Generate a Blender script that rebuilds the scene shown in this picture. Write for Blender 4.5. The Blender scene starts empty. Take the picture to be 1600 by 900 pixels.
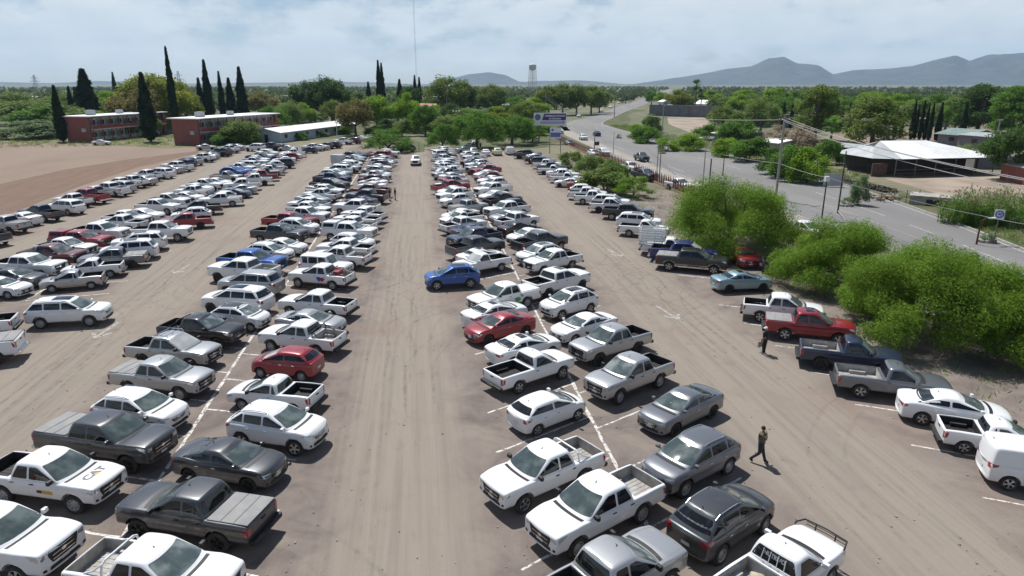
import bpy, bmesh, math, random
import numpy as np
from math import sin, cos, tan, pi, radians, atan2, hypot, sqrt, exp
from mathutils import Vector, Matrix, Euler
from mathutils.bvhtree import BVHTree
from mathutils.geometry import delaunay_2d_cdt

S = bpy.context.scene
COL = S.collection
random.seed(7)

# ------------------------------------------------------------------ camera
# metres; +Y runs along the parking lanes, the drone hovers 15.5 m above the lot
CAM_H, FPX = 15.5, 1050.0
PITCH = math.atan(320 / FPX)
YAW = math.atan(-149 / FPX * cos(PITCH))
cd = bpy.data.cameras.new('camera')
cam = bpy.data.objects.new('camera', cd)
COL.objects.link(cam)
cam.location = (0, 0, CAM_H)
cam.rotation_euler = (pi / 2 - PITCH, 0, YAW)
cd.sensor_width = 36.0
cd.lens = 36.0 * FPX / 1600
cd.clip_start = 0.5
cd.clip_end = 60000
S.camera = cam

# ------------------------------------------------------------------ sun, sky, exposure
SUN_EL, SUN_AZ = radians(60), radians(-24)          # azimuth from +Y, negative = towards -X
sd_ = Vector((sin(SUN_AZ) * cos(SUN_EL), cos(SUN_AZ) * cos(SUN_EL), sin(SUN_EL)))
sl = bpy.data.lights.new('sun', 'SUN')
sl.energy = 5.0
sl.angle = radians(0.55)
sl.color = (1.0, 0.975, 0.93)
so = bpy.data.objects.new('sun', sl)
COL.objects.link(so)
so.location = (0, 0, 400)
so.rotation_euler = (-sd_).to_track_quat('-Z', 'Y').to_euler()

W = bpy.data.worlds.new('World')
S.world = W
W.use_nodes = True
nt = W.node_tree
nt.nodes.clear()
def wn(t, **kw):
    n = nt.nodes.new(t)
    for k, v in kw.items():
        setattr(n, k, v)
    return n
sky = wn('ShaderNodeTexSky', sky_type='NISHITA', sun_disc=False)
sky.sun_elevation = SUN_EL
sky.sun_rotation = SUN_AZ
sky.altitude = 1400
sky.air_density = 1.0
sky.dust_density = 1.3
sky.ozone_density = 1.5
tc = wn('ShaderNodeTexCoord')
sep = wn('ShaderNodeSeparateXYZ')
nt.links.new(tc.outputs['Generated'], sep.inputs[0])
# clouds: noise over the direction, flattened towards the horizon
cmb = wn('ShaderNodeMapping'); cmb.inputs['Scale'].default_value = (1, 1, 2.4)
nt.links.new(tc.outputs['Generated'], cmb.inputs[0])
n1 = wn('ShaderNodeTexNoise'); n1.inputs['Scale'].default_value = 10.5; n1.inputs['Detail'].default_value = 9; n1.inputs['Roughness'].default_value = 0.58
n2 = wn('ShaderNodeTexNoise'); n2.inputs['Scale'].default_value = 2.6; n2.inputs['Detail'].default_value = 3
mapn = wn('ShaderNodeMapping'); mapn.inputs['Location'].default_value = (3.7, 1.3, 0)
nt.links.new(cmb.outputs[0], mapn.inputs[0])
nt.links.new(mapn.outputs[0], n1.inputs['Vector']); nt.links.new(mapn.outputs[0], n2.inputs['Vector'])
ad = wn('ShaderNodeMath', operation='MULTIPLY_ADD'); ad.inputs[1].default_value = 0.75
nt.links.new(n2.outputs[0], ad.inputs[0]); nt.links.new(n1.outputs[0], ad.inputs[2])
rmp = wn('ShaderNodeMapRange', interpolation_type='SMOOTHSTEP')
rmp.inputs['From Min'].default_value = 0.92; rmp.inputs['From Max'].default_value = 1.16
# layers overlap towards the horizon: the lower, the more cover
low = wn('ShaderNodeMapRange'); low.inputs['From Min'].default_value = 0.45; low.inputs['From Max'].default_value = 0.0; low.inputs['To Max'].default_value = 0.36
nt.links.new(sep.outputs['Z'], low.inputs['Value'])
ad2 = wn('ShaderNodeMath', operation='ADD'); nt.links.new(ad.outputs[0], ad2.inputs[0]); nt.links.new(low.outputs[0], ad2.inputs[1])
nt.links.new(ad2.outputs[0], rmp.inputs['Value'])
# no cloud below the horizon
hz = wn('ShaderNodeMapRange'); hz.inputs['From Min'].default_value = -0.02; hz.inputs['From Max'].default_value = 0.03
nt.links.new(sep.outputs['Z'], hz.inputs['Value'])
cov = wn('ShaderNodeMath', operation='MULTIPLY')
nt.links.new(rmp.outputs[0], cov.inputs[0]); nt.links.new(hz.outputs[0], cov.inputs[1])
# cloud colour: bright tops, greyer where thick
n3 = wn('ShaderNodeTexNoise'); n3.inputs['Scale'].default_value = 17; n3.inputs['Detail'].default_value = 6
nt.links.new(mapn.outputs[0], n3.inputs['Vector'])
cr = wn('ShaderNodeMixRGB'); cr.inputs[1].default_value = (8.0, 8.9, 9.3, 1); cr.inputs[2].default_value = (12.8, 12.9, 12.8, 1)
nt.links.new(n3.outputs[0], cr.inputs[0])
mixc = wn('ShaderNodeMixRGB')
cf = wn('ShaderNodeMath', operation='MULTIPLY'); cf.inputs[1].default_value = 0.85
nt.links.new(cov.outputs[0], cf.inputs[0])
nt.links.new(cf.outputs[0], mixc.inputs[0]); nt.links.new(sky.outputs[0], mixc.inputs[1]); nt.links.new(cr.outputs[0], mixc.inputs[2])
bg = wn('ShaderNodeBackground'); bg.inputs['Strength'].default_value = 0.073
nt.links.new(mixc.outputs[0], bg.inputs['Color'])
wo = wn('ShaderNodeOutputWorld')
nt.links.new(bg.outputs[0], wo.inputs['Surface'])

S.view_settings.view_transform = 'Standard'
S.view_settings.look = 'None'
S.view_settings.exposure = 0.14
S.view_settings.gamma = 1.0
S.render.engine = 'CYCLES'
S.cycles.use_denoising = True
S.cycles.max_bounces = 6
S.cycles.diffuse_bounces = 2
S.cycles.glossy_bounces = 3
S.cycles.transparent_max_bounces = 24
S.cycles.volume_bounces = 1
S.cycles.use_adaptive_sampling = True
S.cycles.adaptive_threshold = 0.015

def at(px, py, z=0.0):
    """ground point (x, y) that a 1600x900 picture point shows at height z"""
    fw = cos(PITCH) + (450 - py) / FPX * sin(PITCH)
    up = -sin(PITCH) + (450 - py) / FPX * cos(PITCH)
    t = -(CAM_H - z) / up
    X, Y = (px - 800) / FPX * t, fw * t
    return (X * cos(YAW) - Y * sin(YAW), X * sin(YAW) + Y * cos(YAW))

def far(px, dist):
    """(x, y) at a given distance along the bearing of picture column px (near the horizon)"""
    a = math.atan((px - 800) / FPX * cos(PITCH)) - YAW
    return (dist * sin(a), dist * cos(a))

def interp(pr, x):
    if x <= pr[0][0]: return pr[0][1]
    for (a, za), (b, zb) in zip(pr, pr[1:]):
        if x <= b: return za + (zb - za) * (x - a) / (b - a)
    return pr[-1][1]

# ------------------------------------------------------------------ object helpers
def link(o, parent=None):
    COL.objects.link(o)
    if parent is not None:
        o.parent = parent
    return o

def tag(o, label=None, cat=None, group=None, kind=None):
    if label: o['label'] = label
    if cat: o['category'] = cat
    if group: o['group'] = group
    if kind: o['kind'] = kind
    return o

def thing(name, label, cat, loc=(0, 0, 0), rz=0.0, group=None):
    o = bpy.data.objects.new(name, None)
    o.empty_display_size = 0.3
    o.location = loc
    o.rotation_euler = (0, 0, rz)
    link(o)
    return tag(o, label, cat, group)

def mobj(name, mesh, parent=None, loc=None, rz=None):
    o = bpy.data.objects.new(name, mesh)
    link(o, parent)
    if loc is not None: o.location = loc
    if rz is not None: o.rotation_euler = (0, 0, rz)
    return o

class MB:
    """collects geometry with material slots, builds one mesh"""
    def __init__(self):
        self.v, self.f, self.m = [], [], []
    def add(self, vs, fs, mi=0):
        b = len(self.v)
        self.v += [tuple(p) for p in vs]
        self.f += [tuple(i + b for i in f) for f in fs]
        self.m += [mi] * len(fs)
        return self
    def box(self, c, s, mi=0, rz=0.0, M=None):
        hx, hy, hz = s[0] / 2, s[1] / 2, s[2] / 2
        P = [Vector((x, y, z)) for z in (-hz, hz) for y in (-hy, hy) for x in (-hx, hx)]
        R = M if M is not None else Matrix.Rotation(rz, 3, 'Z')
        P = [R @ p + Vector(c) for p in P]
        return self.add(P, [(0, 2, 3, 1), (4, 5, 7, 6), (0, 1, 5, 4), (2, 6, 7, 3), (0, 4, 6, 2), (1, 3, 7, 5)], mi)
    def tube(self, p0, p1, r0, r1=None, n=8, mi=0, cap=True):
        r1 = r0 if r1 is None else r1
        p0, p1 = Vector(p0), Vector(p1)
        d = (p1 - p0)
        if d.length < 1e-6: return self
        q = d.normalized().to_track_quat('Z', 'Y').to_matrix()
        A = [q @ Vector((cos(2 * pi * i / n) * r0, sin(2 * pi * i / n) * r0, 0)) + p0 for i in range(n)]
        B = [q @ Vector((cos(2 * pi * i / n) * r1, sin(2 * pi * i / n) * r1, 0)) + p1 for i in range(n)]
        F = [(i, (i + 1) % n, n + (i + 1) % n, n + i) for i in range(n)]
        if cap:
            F += [tuple(range(n - 1, -1, -1)), tuple(range(n, 2 * n))]
        return self.add(A + B, F, mi)
    def path(self, pts, r, n=6, mi=0):
        for a, b in zip(pts, pts[1:]):
            self.tube(a, b, r, r, n, mi)
        return self
    def lathe(self, prof, axis='Z', n=24, mi=0, c=(0, 0, 0), mis=None):
        """profile [(r, h)]; turned round an axis"""
        V, F, base = [], [], []
        for r, h in prof:
            for i in range(n):
                a = 2 * pi * i / n
                x, y = r * cos(a), r * sin(a)
                p = (x, y, h) if axis == 'Z' else ((x, h, y) if axis == 'Y' else (h, x, y))
                V.append((p[0] + c[0], p[1] + c[1], p[2] + c[2]))
        b = len(self.v)
        self.v += V
        for k in range(len(prof) - 1):
            for i in range(n):
                j = (i + 1) % n
                self.f.append((b + k * n + i, b + k * n + j, b + (k + 1) * n + j, b + (k + 1) * n + i))
                self.m.append(mis[k] if mis else mi)
        return self
    def prism(self, poly, z0, z1, mi=0):
        """vertical prism over a plan polygon"""
        n = len(poly)
        V = [(x, y, z0) for x, y in poly] + [(x, y, z1) for x, y in poly]
        F = [(i, (i + 1) % n, n + (i + 1) % n, n + i) for i in range(n)] + [tuple(range(n - 1, -1, -1)), tuple(range(n, 2 * n))]
        return self.add(V, F, mi)
    def mesh(self, name, mats, smooth=None, bevel=0.0):
        me = bpy.data.meshes.new(name)
        me.from_pydata(self.v, [], self.f)
        for m in mats: me.materials.append(m)
        if len(mats) > 1:
            me.polygons.foreach_set('material_index', self.m)
        if bevel:
            bm = bmesh.new(); bm.from_mesh(me)
            bmesh.ops.bevel(bm, geom=bm.edges[:], offset=bevel, segments=2, affect='EDGES', profile=0.6)
            bm.to_mesh(me); bm.free()
        bm = bmesh.new(); bm.from_mesh(me)
        bmesh.ops.recalc_face_normals(bm, faces=bm.faces)
        bm.to_mesh(me); bm.free()
        if smooth is not None:
            me.shade_smooth()
            me.set_sharp_from_angle(angle=radians(smooth))
        return me
    def build(self, name, mats, parent=None, loc=None, rz=None, smooth=None, bevel=0.0):
        if not isinstance(mats, (list, tuple)): mats = [mats]
        return mobj(name, self.mesh(name, mats, smooth, bevel), parent, loc, rz)

# ------------------------------------------------------------------ materials
def principled(name, col=(0.5, 0.5, 0.5), rough=0.6, metal=0.0, coat=0.0, spec=0.5, coat_rough=0.05):
    m = bpy.data.materials.new(name)
    m.use_nodes = True
    b = m.node_tree.nodes['Principled BSDF']
    b.inputs['Base Color'].default_value = (*col, 1)
    b.inputs['Roughness'].default_value = rough
    b.inputs['Metallic'].default_value = metal
    b.inputs['Coat Weight'].default_value = coat
    b.inputs['Coat Roughness'].default_value = coat_rough
    b.inputs['Specular IOR Level'].default_value = spec
    return m

def N(m, t, **kw):
    n = m.node_tree.nodes.new(t)
    for k, v in kw.items(): setattr(n, k, v)
    return n

def noise(m, scale, detail=4, rough=0.55, vec=None, mapscale=None, dist=0.0, coord='Object'):
    L = m.node_tree.links
    if vec is None:
        vec = N(m, 'ShaderNodeTexCoord').outputs[coord]
    if mapscale is not None:
        mp = N(m, 'ShaderNodeMapping'); mp.inputs['Scale'].default_value = mapscale
        L.new(vec, mp.inputs[0]); vec = mp.outputs[0]
    t = N(m, 'ShaderNodeTexNoise')
    t.inputs['Scale'].default_value = scale; t.inputs['Detail'].default_value = detail
    t.inputs['Roughness'].default_value = rough; t.inputs['Distortion'].default_value = dist
    L.new(vec, t.inputs['Vector'])
    return t.outputs[0]

def ramp(m, fac, stops):
    r = N(m, 'ShaderNodeValToRGB')
    e = r.color_ramp.elements
    while len(e) > 1: e.remove(e[-1])
    e[0].position = stops[0][0]; e[0].color = (*stops[0][1], 1)
    for p, c in stops[1:]:
        x = e.new(p); x.color = (*c, 1)
    m.node_tree.links.new(fac, r.inputs[0])
    return r.outputs[0]

def mixrgb(m, fac, a, b, mode='MIX'):
    n = N(m, 'ShaderNodeMixRGB', blend_type=mode)
    L = m.node_tree.links
    for i, x in ((0, fac), (1, a), (2, b)):
        if isinstance(x, (int, float)): n.inputs[i].default_value = x
        elif isinstance(x, tuple): n.inputs[i].default_value = (*x, 1)
        else: L.new(x, n.inputs[i])
    return n.outputs[0]

def maprange(m, v, a, b, c=0.0, d=1.0, smooth=True):
    n = N(m, 'ShaderNodeMapRange', interpolation_type='SMOOTHSTEP' if smooth else 'LINEAR')
    m.node_tree.links.new(v, n.inputs['Value'])
    for k, x in zip(('From Min', 'From Max', 'To Min', 'To Max'), (a, b, c, d)):
        n.inputs[k].default_value = x
    return n.outputs[0]

def setcol(m, out, bump=None, bstr=0.3, bdist=0.02):
    b = m.node_tree.nodes['Principled BSDF']
    m.node_tree.links.new(out, b.inputs['Base Color'])
    if bump is not None:
        n = N(m, 'ShaderNodeBump'); n.inputs['Strength'].default_value = bstr; n.inputs['Distance'].default_value = bdist
        m.node_tree.links.new(bump, n.inputs['Height']); m.node_tree.links.new(n.outputs[0], b.inputs['Normal'])
    return m

def weathered(name, a, b, scale=1.5, rough=0.8, bump=0.2, mapscale=None):
    m = principled(name, a, rough)
    f = noise(m, scale, 6, 0.6, mapscale=mapscale)
    return setcol(m, mixrgb(m, maprange(m, f, 0.35, 0.68), a, b), f, bump)

def paint(name, col, metal=0.0, rough=0.38):
    m = principled(name, col, rough, metal, coat=0.8, coat_rough=0.06)
    # a little road dust, heavier low on the body
    L = m.node_tree.links
    tcn = N(m, 'ShaderNodeTexCoord'); sp = N(m, 'ShaderNodeSeparateXYZ'); L.new(tcn.outputs['Object'], sp.inputs[0])
    low = maprange(m, sp.outputs['Z'], 0.95, 0.25)
    nz = noise(m, 2.3, 5, 0.6, vec=tcn.outputs['Object'])
    f = N(m, 'ShaderNodeMath', operation='MULTIPLY'); L.new(low, f.inputs[0]); L.new(nz, f.inputs[1])
    f2 = N(m, 'ShaderNodeMath', operation='MULTIPLY_ADD'); L.new(f.outputs[0], f2.inputs[0]); f2.inputs[1].default_value = 0.60 if min(col) > .2 else 0.16; f2.inputs[2].default_value = 0.02
    setcol(m, mixrgb(m, f2.outputs[0], col, (0.30, 0.245, 0.19)))
    r = maprange(m, f2.outputs[0], 0.0, 0.5, rough, 0.75, smooth=False)
    L.new(r, m.node_tree.nodes['Principled BSDF'].inputs['Roughness'])
    cw = maprange(m, f2.outputs[0], 0.0, 0.45, 0.8, 0.15, smooth=False)
    L.new(cw, m.node_tree.nodes['Principled BSDF'].inputs['Coat Weight'])
    return m

PAINT = {
    'W': paint('paint_white', (0.78, 0.79, 0.80)),
    'V': paint('paint_pearl_white', (0.70, 0.72, 0.75)),
    'S': paint('paint_silver', (0.42, 0.43, 0.44), 0.55, 0.34),
    'G': paint('paint_grey', (0.17, 0.18, 0.20), 0.5, 0.34),
    'D': paint('paint_dark_grey', (0.060, 0.064, 0.072), 0.45, 0.34),
    'K': paint('paint_black', (0.010, 0.010, 0.012), 0.1, 0.3),
    'R': paint('paint_red', (0.25, 0.006, 0.016), 0.1),
    'M': paint('paint_maroon', (0.10, 0.018, 0.022), 0.25),
    'B': paint('paint_blue', (0.014, 0.085, 0.32), 0.35),
    'N': paint('paint_navy', (0.014, 0.024, 0.065), 0.3),
    'L': paint('paint_light_blue', (0.24, 0.36, 0.42), 0.5),
    'P': paint('paint_blue_silver', (0.33, 0.41, 0.46), 0.5),
    'Y': paint('paint_cream', (0.72, 0.70, 0.52)),
    'U': paint('paint_royal_blue', (0.010, 0.014, 0.13), 0.2),
}
COLNAME = dict(W='white', V='white', S='silver', G='grey', D='dark grey', K='black', R='red', M='maroon', B='blue', N='navy', L='light blue', P='blue-silver', Y='cream', U='royal blue')
M_ = {}
M_['black_trim'] = principled('black_trim', (0.014, 0.014, 0.015), 0.6)
M_['rubber'] = weathered('tyre_rubber', (0.018, 0.018, 0.018), (0.05, 0.045, 0.04), 6, 0.85, 0.1)
M_['liner'] = weathered('bed_liner_black', (0.014, 0.014, 0.015), (0.035, 0.032, 0.030), 3, 0.75, 0.1)
M_['liner_dusty'] = weathered('bed_floor_dusty', (0.42, 0.42, 0.41), (0.30, 0.27, 0.24), 2.5, 0.7, 0.1)
M_['alloy'] = principled('wheel_alloy', (0.52, 0.52, 0.53), 0.32, 0.85)
M_['steel'] = principled('wheel_steel', (0.34, 0.34, 0.35), 0.5, 0.4)
M_['dark_alloy'] = principled('wheel_dark', (0.03, 0.03, 0.032), 0.4, 0.5)
M_['chrome'] = principled('chrome', (0.72, 0.72, 0.73), 0.14, 1.0)
M_['lamp'] = principled('lamp_clear', (0.50, 0.52, 0.54), 0.12, 0.55, coat=1.0)
M_['tail'] = principled('lamp_red', (0.36, 0.008, 0.012), 0.2, coat=1.0)
M_['plate'] = principled('plate_white', (0.62, 0.64, 0.62), 0.5)
M_['amber'] = principled('lamp_amber', (0.55, 0.20, 0.02), 0.25, coat=1.0)
M_['tonneau_grey'] = weathered('tonneau_grey', (0.22, 0.225, 0.235), (0.28, 0.27, 0.26), 2, 0.75, 0.05)
M_['tonneau_black'] = weathered('tonneau_black', (0.02, 0.02, 0.022), (0.05, 0.047, 0.045), 2, 0.7, 0.05)
M_['wood'] = weathered('wood', (0.24, 0.15, 0.08), (0.33, 0.23, 0.14), 3, 0.8, 0.1, (1, 8, 1))
# glass of the cars: tinted panes, the windscreens opaque, pale mottle painting in a sunlit interior and sky reflection
def glassmat(name, a, b, scale):
    m = principled(name, a, 0.04, 0.0, coat=0.0, spec=0.6)
    oi = N(m, 'ShaderNodeObjectInfo'); va = N(m, 'ShaderNodeVectorMath', operation='MULTIPLY_ADD')
    m.node_tree.links.new(oi.outputs['Random'], va.inputs[0]); va.inputs[1].default_value = (37, 53, 19)
    m.node_tree.links.new(N(m, 'ShaderNodeTexCoord').outputs['Object'], va.inputs[2])
    f = noise(m, scale, 3, 0.5, vec=va.outputs[0])
    return setcol(m, mixrgb(m, maprange(m, f, 0.40, 0.70), a, b))
M_['tint'] = glassmat('glass_tinted', (0.006, 0.007, 0.009), (0.018, 0.020, 0.024), 1.6)
M_['screen'] = glassmat('glass_windscreen', (0.050, 0.070, 0.072), (0.135, 0.165, 0.160), 1.3)
M_['sunshade'] = glassmat('glass_with_sunshade', (0.34, 0.36, 0.36), (0.46, 0.48, 0.47), 1.5)
M_['screen_pale'] = glassmat('glass_windscreen_pale_dash', (0.07, 0.095, 0.10), (0.24, 0.27, 0.265), 1.6)
M_['rear_glass'] = glassmat('glass_rear', (0.020, 0.024, 0.027), (0.06, 0.066, 0.068), 1.8)
# ------------------------------------------------------------------ ground, lot, road
def sheet(name, poly, z, mat, kind='structure', sub=0):
    """a flat sheet over a plan outline (triangulated, optional inner points)"""
    from mathutils.geometry import tessellate_polygon
    V = [Vector((x, y, z)) for x, y in poly]
    F = tessellate_polygon([V])
    me = bpy.data.meshes.new(name)
    me.from_pydata([tuple(v) for v in V], [], [tuple(f) for f in F])
    bm = bmesh.new(); bm.from_mesh(me)
    bmesh.ops.recalc_face_normals(bm, faces=bm.faces)
    for f in bm.faces:
        if f.normal.z < 0: f.normal_flip()
    bm.to_mesh(me); bm.free()
    me.materials.append(mat)
    return tag(mobj(name, me), kind=kind)

def ribbon(name, left, right, z, mat, kind='structure'):
    n = len(left)
    V = [(x, y, z) for x, y in left] + [(x, y, z) for x, y in right]
    F = [(i, n + i, n + i + 1, i + 1) for i in range(n - 1)]
    me = bpy.data.meshes.new(name); me.from_pydata(V, [], F)
    bm = bmesh.new(); bm.from_mesh(me)
    for f in bm.faces:
        f.normal_update()
        if f.normal.z < 0: f.normal_flip()
    bm.to_mesh(me); bm.free()
    me.materials.append(mat)
    return tag(mobj(name, me), kind=kind)

def smooth_line(P, n=6):
    """Catmull-Rom through plan points"""
    out = []
    P = [Vector(p) for p in P]
    Q = [P[0] * 2 - P[1]] + P + [P[-1] * 2 - P[-2]]
    for i in range(1, len(Q) - 2):
        a, b, c, d = Q[i - 1:i + 3]
        for k in range(n):
            t = k / n
            out.append(0.5 * ((2 * b) + (c - a) * t + (2 * a - 5 * b + 4 * c - d) * t * t + (3 * b - a - 3 * c + d) * t ** 3))
    out.append(P[-1])
    return [(p[0], p[1]) for p in out]

# wide country: dry earth, scrub and green fields
M_['country'] = principled('country_ground', (.2, .18, .12), .95)
m = M_['country']
nA = noise(m, .012, 6, .6); nB = noise(m, .0035, 4, .55); nC = noise(m, .25, 5, .65)
c1_ = mixrgb(m, maprange(m, nA, .40, .58), (.19, .165, .105), (.070, .095, .036))
c2_ = mixrgb(m, maprange(m, nB, .48, .60), c1_, (.065, .105, .038))
setcol(m, mixrgb(m, .35, c2_, ramp(m, nC, [(.3, (.07, .08, .035)), (.7, (.25, .21, .15))])), nC, .4, .1)
sheet('ground', [(-12000, -12000), (12000, -12000), (12000, 12000), (-12000, 12000)], 0, M_['country'])

# the lot: compacted dirt with gravelly parking strips and pale dusty lanes
M_['lot'] = principled('lot_dirt', (.27, .24, .21), .95, spec=.2)
m = M_['lot']; L_ = m.node_tree.links
tcn = N(m, 'ShaderNodeTexCoord'); spx = N(m, 'ShaderNodeSeparateXYZ'); L_.new(tcn.outputs['Object'], spx.inputs[0])
wob = noise(m, .10, 5, .6, vec=tcn.outputs['Object'])
wx = N(m, 'ShaderNodeMath', operation='MULTIPLY_ADD'); L_.new(wob, wx.inputs[0]); wx.inputs[1].default_value = 5.0; L_.new(spx.outputs['X'], wx.inputs[2])
def lane(cx, hw):
    d = N(m, 'ShaderNodeMath', operation='SUBTRACT'); L_.new(wx.outputs[0], d.inputs[0]); d.inputs[1].default_value = cx + 2.5
    a = N(m, 'ShaderNodeMath', operation='ABSOLUTE'); L_.new(d.outputs[0], a.inputs[0])
    return maprange(m, a.outputs[0], hw + 1.3, hw - .8)
def mx(a, b):
    n = N(m, 'ShaderNodeMath', operation='MAXIMUM'); L_.new(a, n.inputs[0]); L_.new(b, n.inputs[1]); return n.outputs[0]
lanes = mx(mx(lane(-1.2, 2.3), lane(17.2, 3.2)), mx(lane(-20.6, 3.4), lane(-38.4, 3.2)))
strk = noise(m, 1.0, 6, .68, vec=tcn.outputs['Object'], mapscale=(1.9, .05, 1), dist=.25)
fine = noise(m, 5.5, 6, .72, vec=tcn.outputs['Object'])
mid_ = noise(m, .42, 6, .66, vec=tcn.outputs['Object'], dist=.6)
grit = noise(m, 28, 3, .7, vec=tcn.outputs['Object'])
grav = ramp(m, mid_, [(.30, (0.131, 0.107, 0.097)), (.48, (0.198, 0.166, 0.147)), (.66, (0.251, 0.213, 0.180))])
sand = ramp(m, strk, [(.30, (.222, .190, .160)), (.46, (.256, .220, .185)), (.56, (.280, .242, .200)), (.70, (.246, .206, .172))])
base = mixrgb(m, lanes, grav, sand)
pink = noise(m, .16, 4, .6, vec=tcn.outputs['Object'])
base = mixrgb(m, maprange(m, pink, .54, .70, 0, .40), base, (0.233, 0.164, 0.128))
patch_ = noise(m, .9, 4, .6, vec=tcn.outputs['Object'], mapscale=(1, .5, 1))
base = mixrgb(m, maprange(m, patch_, .58, .74, 0, .24), base, (0.123, 0.102, 0.094))
weed = noise(m, .07, 5, .65, vec=tcn.outputs['Object'])
weed2 = noise(m, 1.9, 5, .7, vec=tcn.outputs['Object'])
wf = N(m, 'ShaderNodeMath', operation='MULTIPLY'); L_.new(maprange(m, weed, .58, .72), wf.inputs[0]); L_.new(maprange(m, weed2, .50, .68, 0, .5), wf.inputs[1])
base = mixrgb(m, wf.outputs[0], base, (0.142, 0.132, 0.068))
# dark pebbles, pale chips and twigs
base = mixrgb(m, maprange(m, fine, .60, .74, 0, .55), base, (0.090, 0.077, 0.068))
base = mixrgb(m, maprange(m, grit, .68, .78, 0, .45), base, (0.414, 0.378, 0.333))
base = mixrgb(m, maprange(m, grit, .36, .24, 0, .45), base, (0.081, 0.068, 0.059))
# arcs left by turning wheels
rings = N(m, 'ShaderNodeTexWave', wave_type='RINGS', rings_direction='Z'); rings.inputs['Scale'].default_value = .19; rings.inputs['Distortion'].default_value = 7; rings.inputs['Detail'].default_value = 2
mp = N(m, 'ShaderNodeMapping'); mp.inputs['Location'].default_value = (-17, -49, 0); L_.new(tcn.outputs['Object'], mp.inputs[0]); L_.new(mp.outputs[0], rings.inputs['Vector'])
near_ = N(m, 'ShaderNodeVectorMath', operation='LENGTH'); L_.new(mp.outputs[0], near_.inputs[0])
rf = N(m, 'ShaderNodeMath', operation='MULTIPLY'); L_.new(maprange(m, rings.outputs['Fac'], .90, 1.0, 0, .16), rf.inputs[0]); L_.new(maprange(m, near_.outputs['Value'], 14, 5), rf.inputs[1])
base = mixrgb(m, rf.outputs[0], base, (.15, .125, .11))
hb_ = N(m, 'ShaderNodeMath', operation='ADD'); L_.new(fine, hb_.inputs[0]); L_.new(grit, hb_.inputs[1])
setcol(m, base, hb_.outputs[0], .55, .04)
LOT = [(-49.5, -5), (-49.5, 60), (-49, 150), (-47.5, 165), (-44, 176), (-32, 180), (-24, 192), (-18, 205), (-8, 212), (-7, 190), (-7, 168), (8, 166), (26, 163), (28.5, 158), (30.5, 110), (38, 95), (39, 60), (36, 45), (44, 30), (44, -5)]
sheet('parking_lot', LOT, .004, M_['lot'])

# bare field with a ploughed strip
M_['field'] = principled('field_earth', (0.237, 0.183, 0.145), .95, spec=.2)
m = M_['field']
f1 = noise(m, .05, 6, .6, mapscale=(1, .35, 1)); f2 = noise(m, 1.2, 5, .7)
setcol(m, mixrgb(m, maprange(m, f2, .35, .75, 0, .30), ramp(m, f1, [(.3, (0.204, 0.151, 0.116)), (.5, (0.248, 0.190, 0.149)), (.7, (0.273, 0.213, 0.171))]), (0.158, 0.116, 0.090)), f2, .5, .06)
sheet('dirt_field', [(-50, 30), (-50, 150), (-48.5, 166), (-46, 181), (-64, 181), (-90, 198), (-150, 212), (-260, 216), (-260, 30)], .004, M_['field'])
M_['plough'] = principled('ploughed_earth', (.17, .12, .095), .97, spec=.15)
m = M_['plough']
w1 = noise(m, 1.0, 6, .65, mapscale=(2.2, .10, 1)); w2 = noise(m, 2.5, 5, .7)
setcol(m, mixrgb(m, maprange(m, w2, .4, .7, 0, .4), ramp(m, w1, [(.3, (.150, .098, .074)), (.6, (.215, .148, .112)), (.75, (.25, .18, .14))]), (.11, .08, .062)), w1, .7, .08)
ribbon('ploughed_strip', [(-67, 20), (-67, 118), (-66, 137), (-61.5, 154), (-52.5, 172)], [(-50.3, 20), (-50.8, 92), (-53, 113.5), (-53.8, 139), (-50.6, 166)], .008, M_['plough'])
# dry grass margin in front of the red blocks
M_['dry_grass'] = principled('dry_grass_ground', (.15, .14, .06), .95)
m = M_['dry_grass']; g1 = noise(m, .25, 6, .65); g2 = noise(m, 3, 4, .7)
setcol(m, mixrgb(m, maprange(m, g2, .4, .7, 0, .5), ramp(m, g1, [(.35, (.105, .118, .042)), (.55, (.175, .160, .075)), (.7, (.26, .215, .145))]), (.08, .085, .035)), g2, .5, .08)
sheet('grass_margin', [(-300, 217), (-150, 213), (-90, 199), (-64, 182), (-46, 182), (-42, 190), (-44, 215), (-300, 245)], .008, M_['dry_grass'])
M_['verge'] = principled('verge_grass', (0.062, 0.081, 0.025), .95)
m = M_['verge']; g1 = noise(m, .18, 6, .65); g2 = noise(m, 2.5, 5, .7)
setcol(m, mixrgb(m, maprange(m, g2, .4, .7, 0, .5), ramp(m, g1, [(.36, (0.059, 0.084, 0.022)), (.52, (0.087, 0.093, 0.034)), (.66, (0.158, 0.133, 0.090))]), (0.037, 0.053, 0.016)), g2, .6, .1)
M_['pale_dirt'] = weathered('pale_dirt', (.34, .275, .215), (.24, .19, .145), .12, .95, .3)
M_['pavement'] = weathered('pavement', (.33, .30, .265), (.25, .225, .20), .5, .9, .2)

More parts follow.
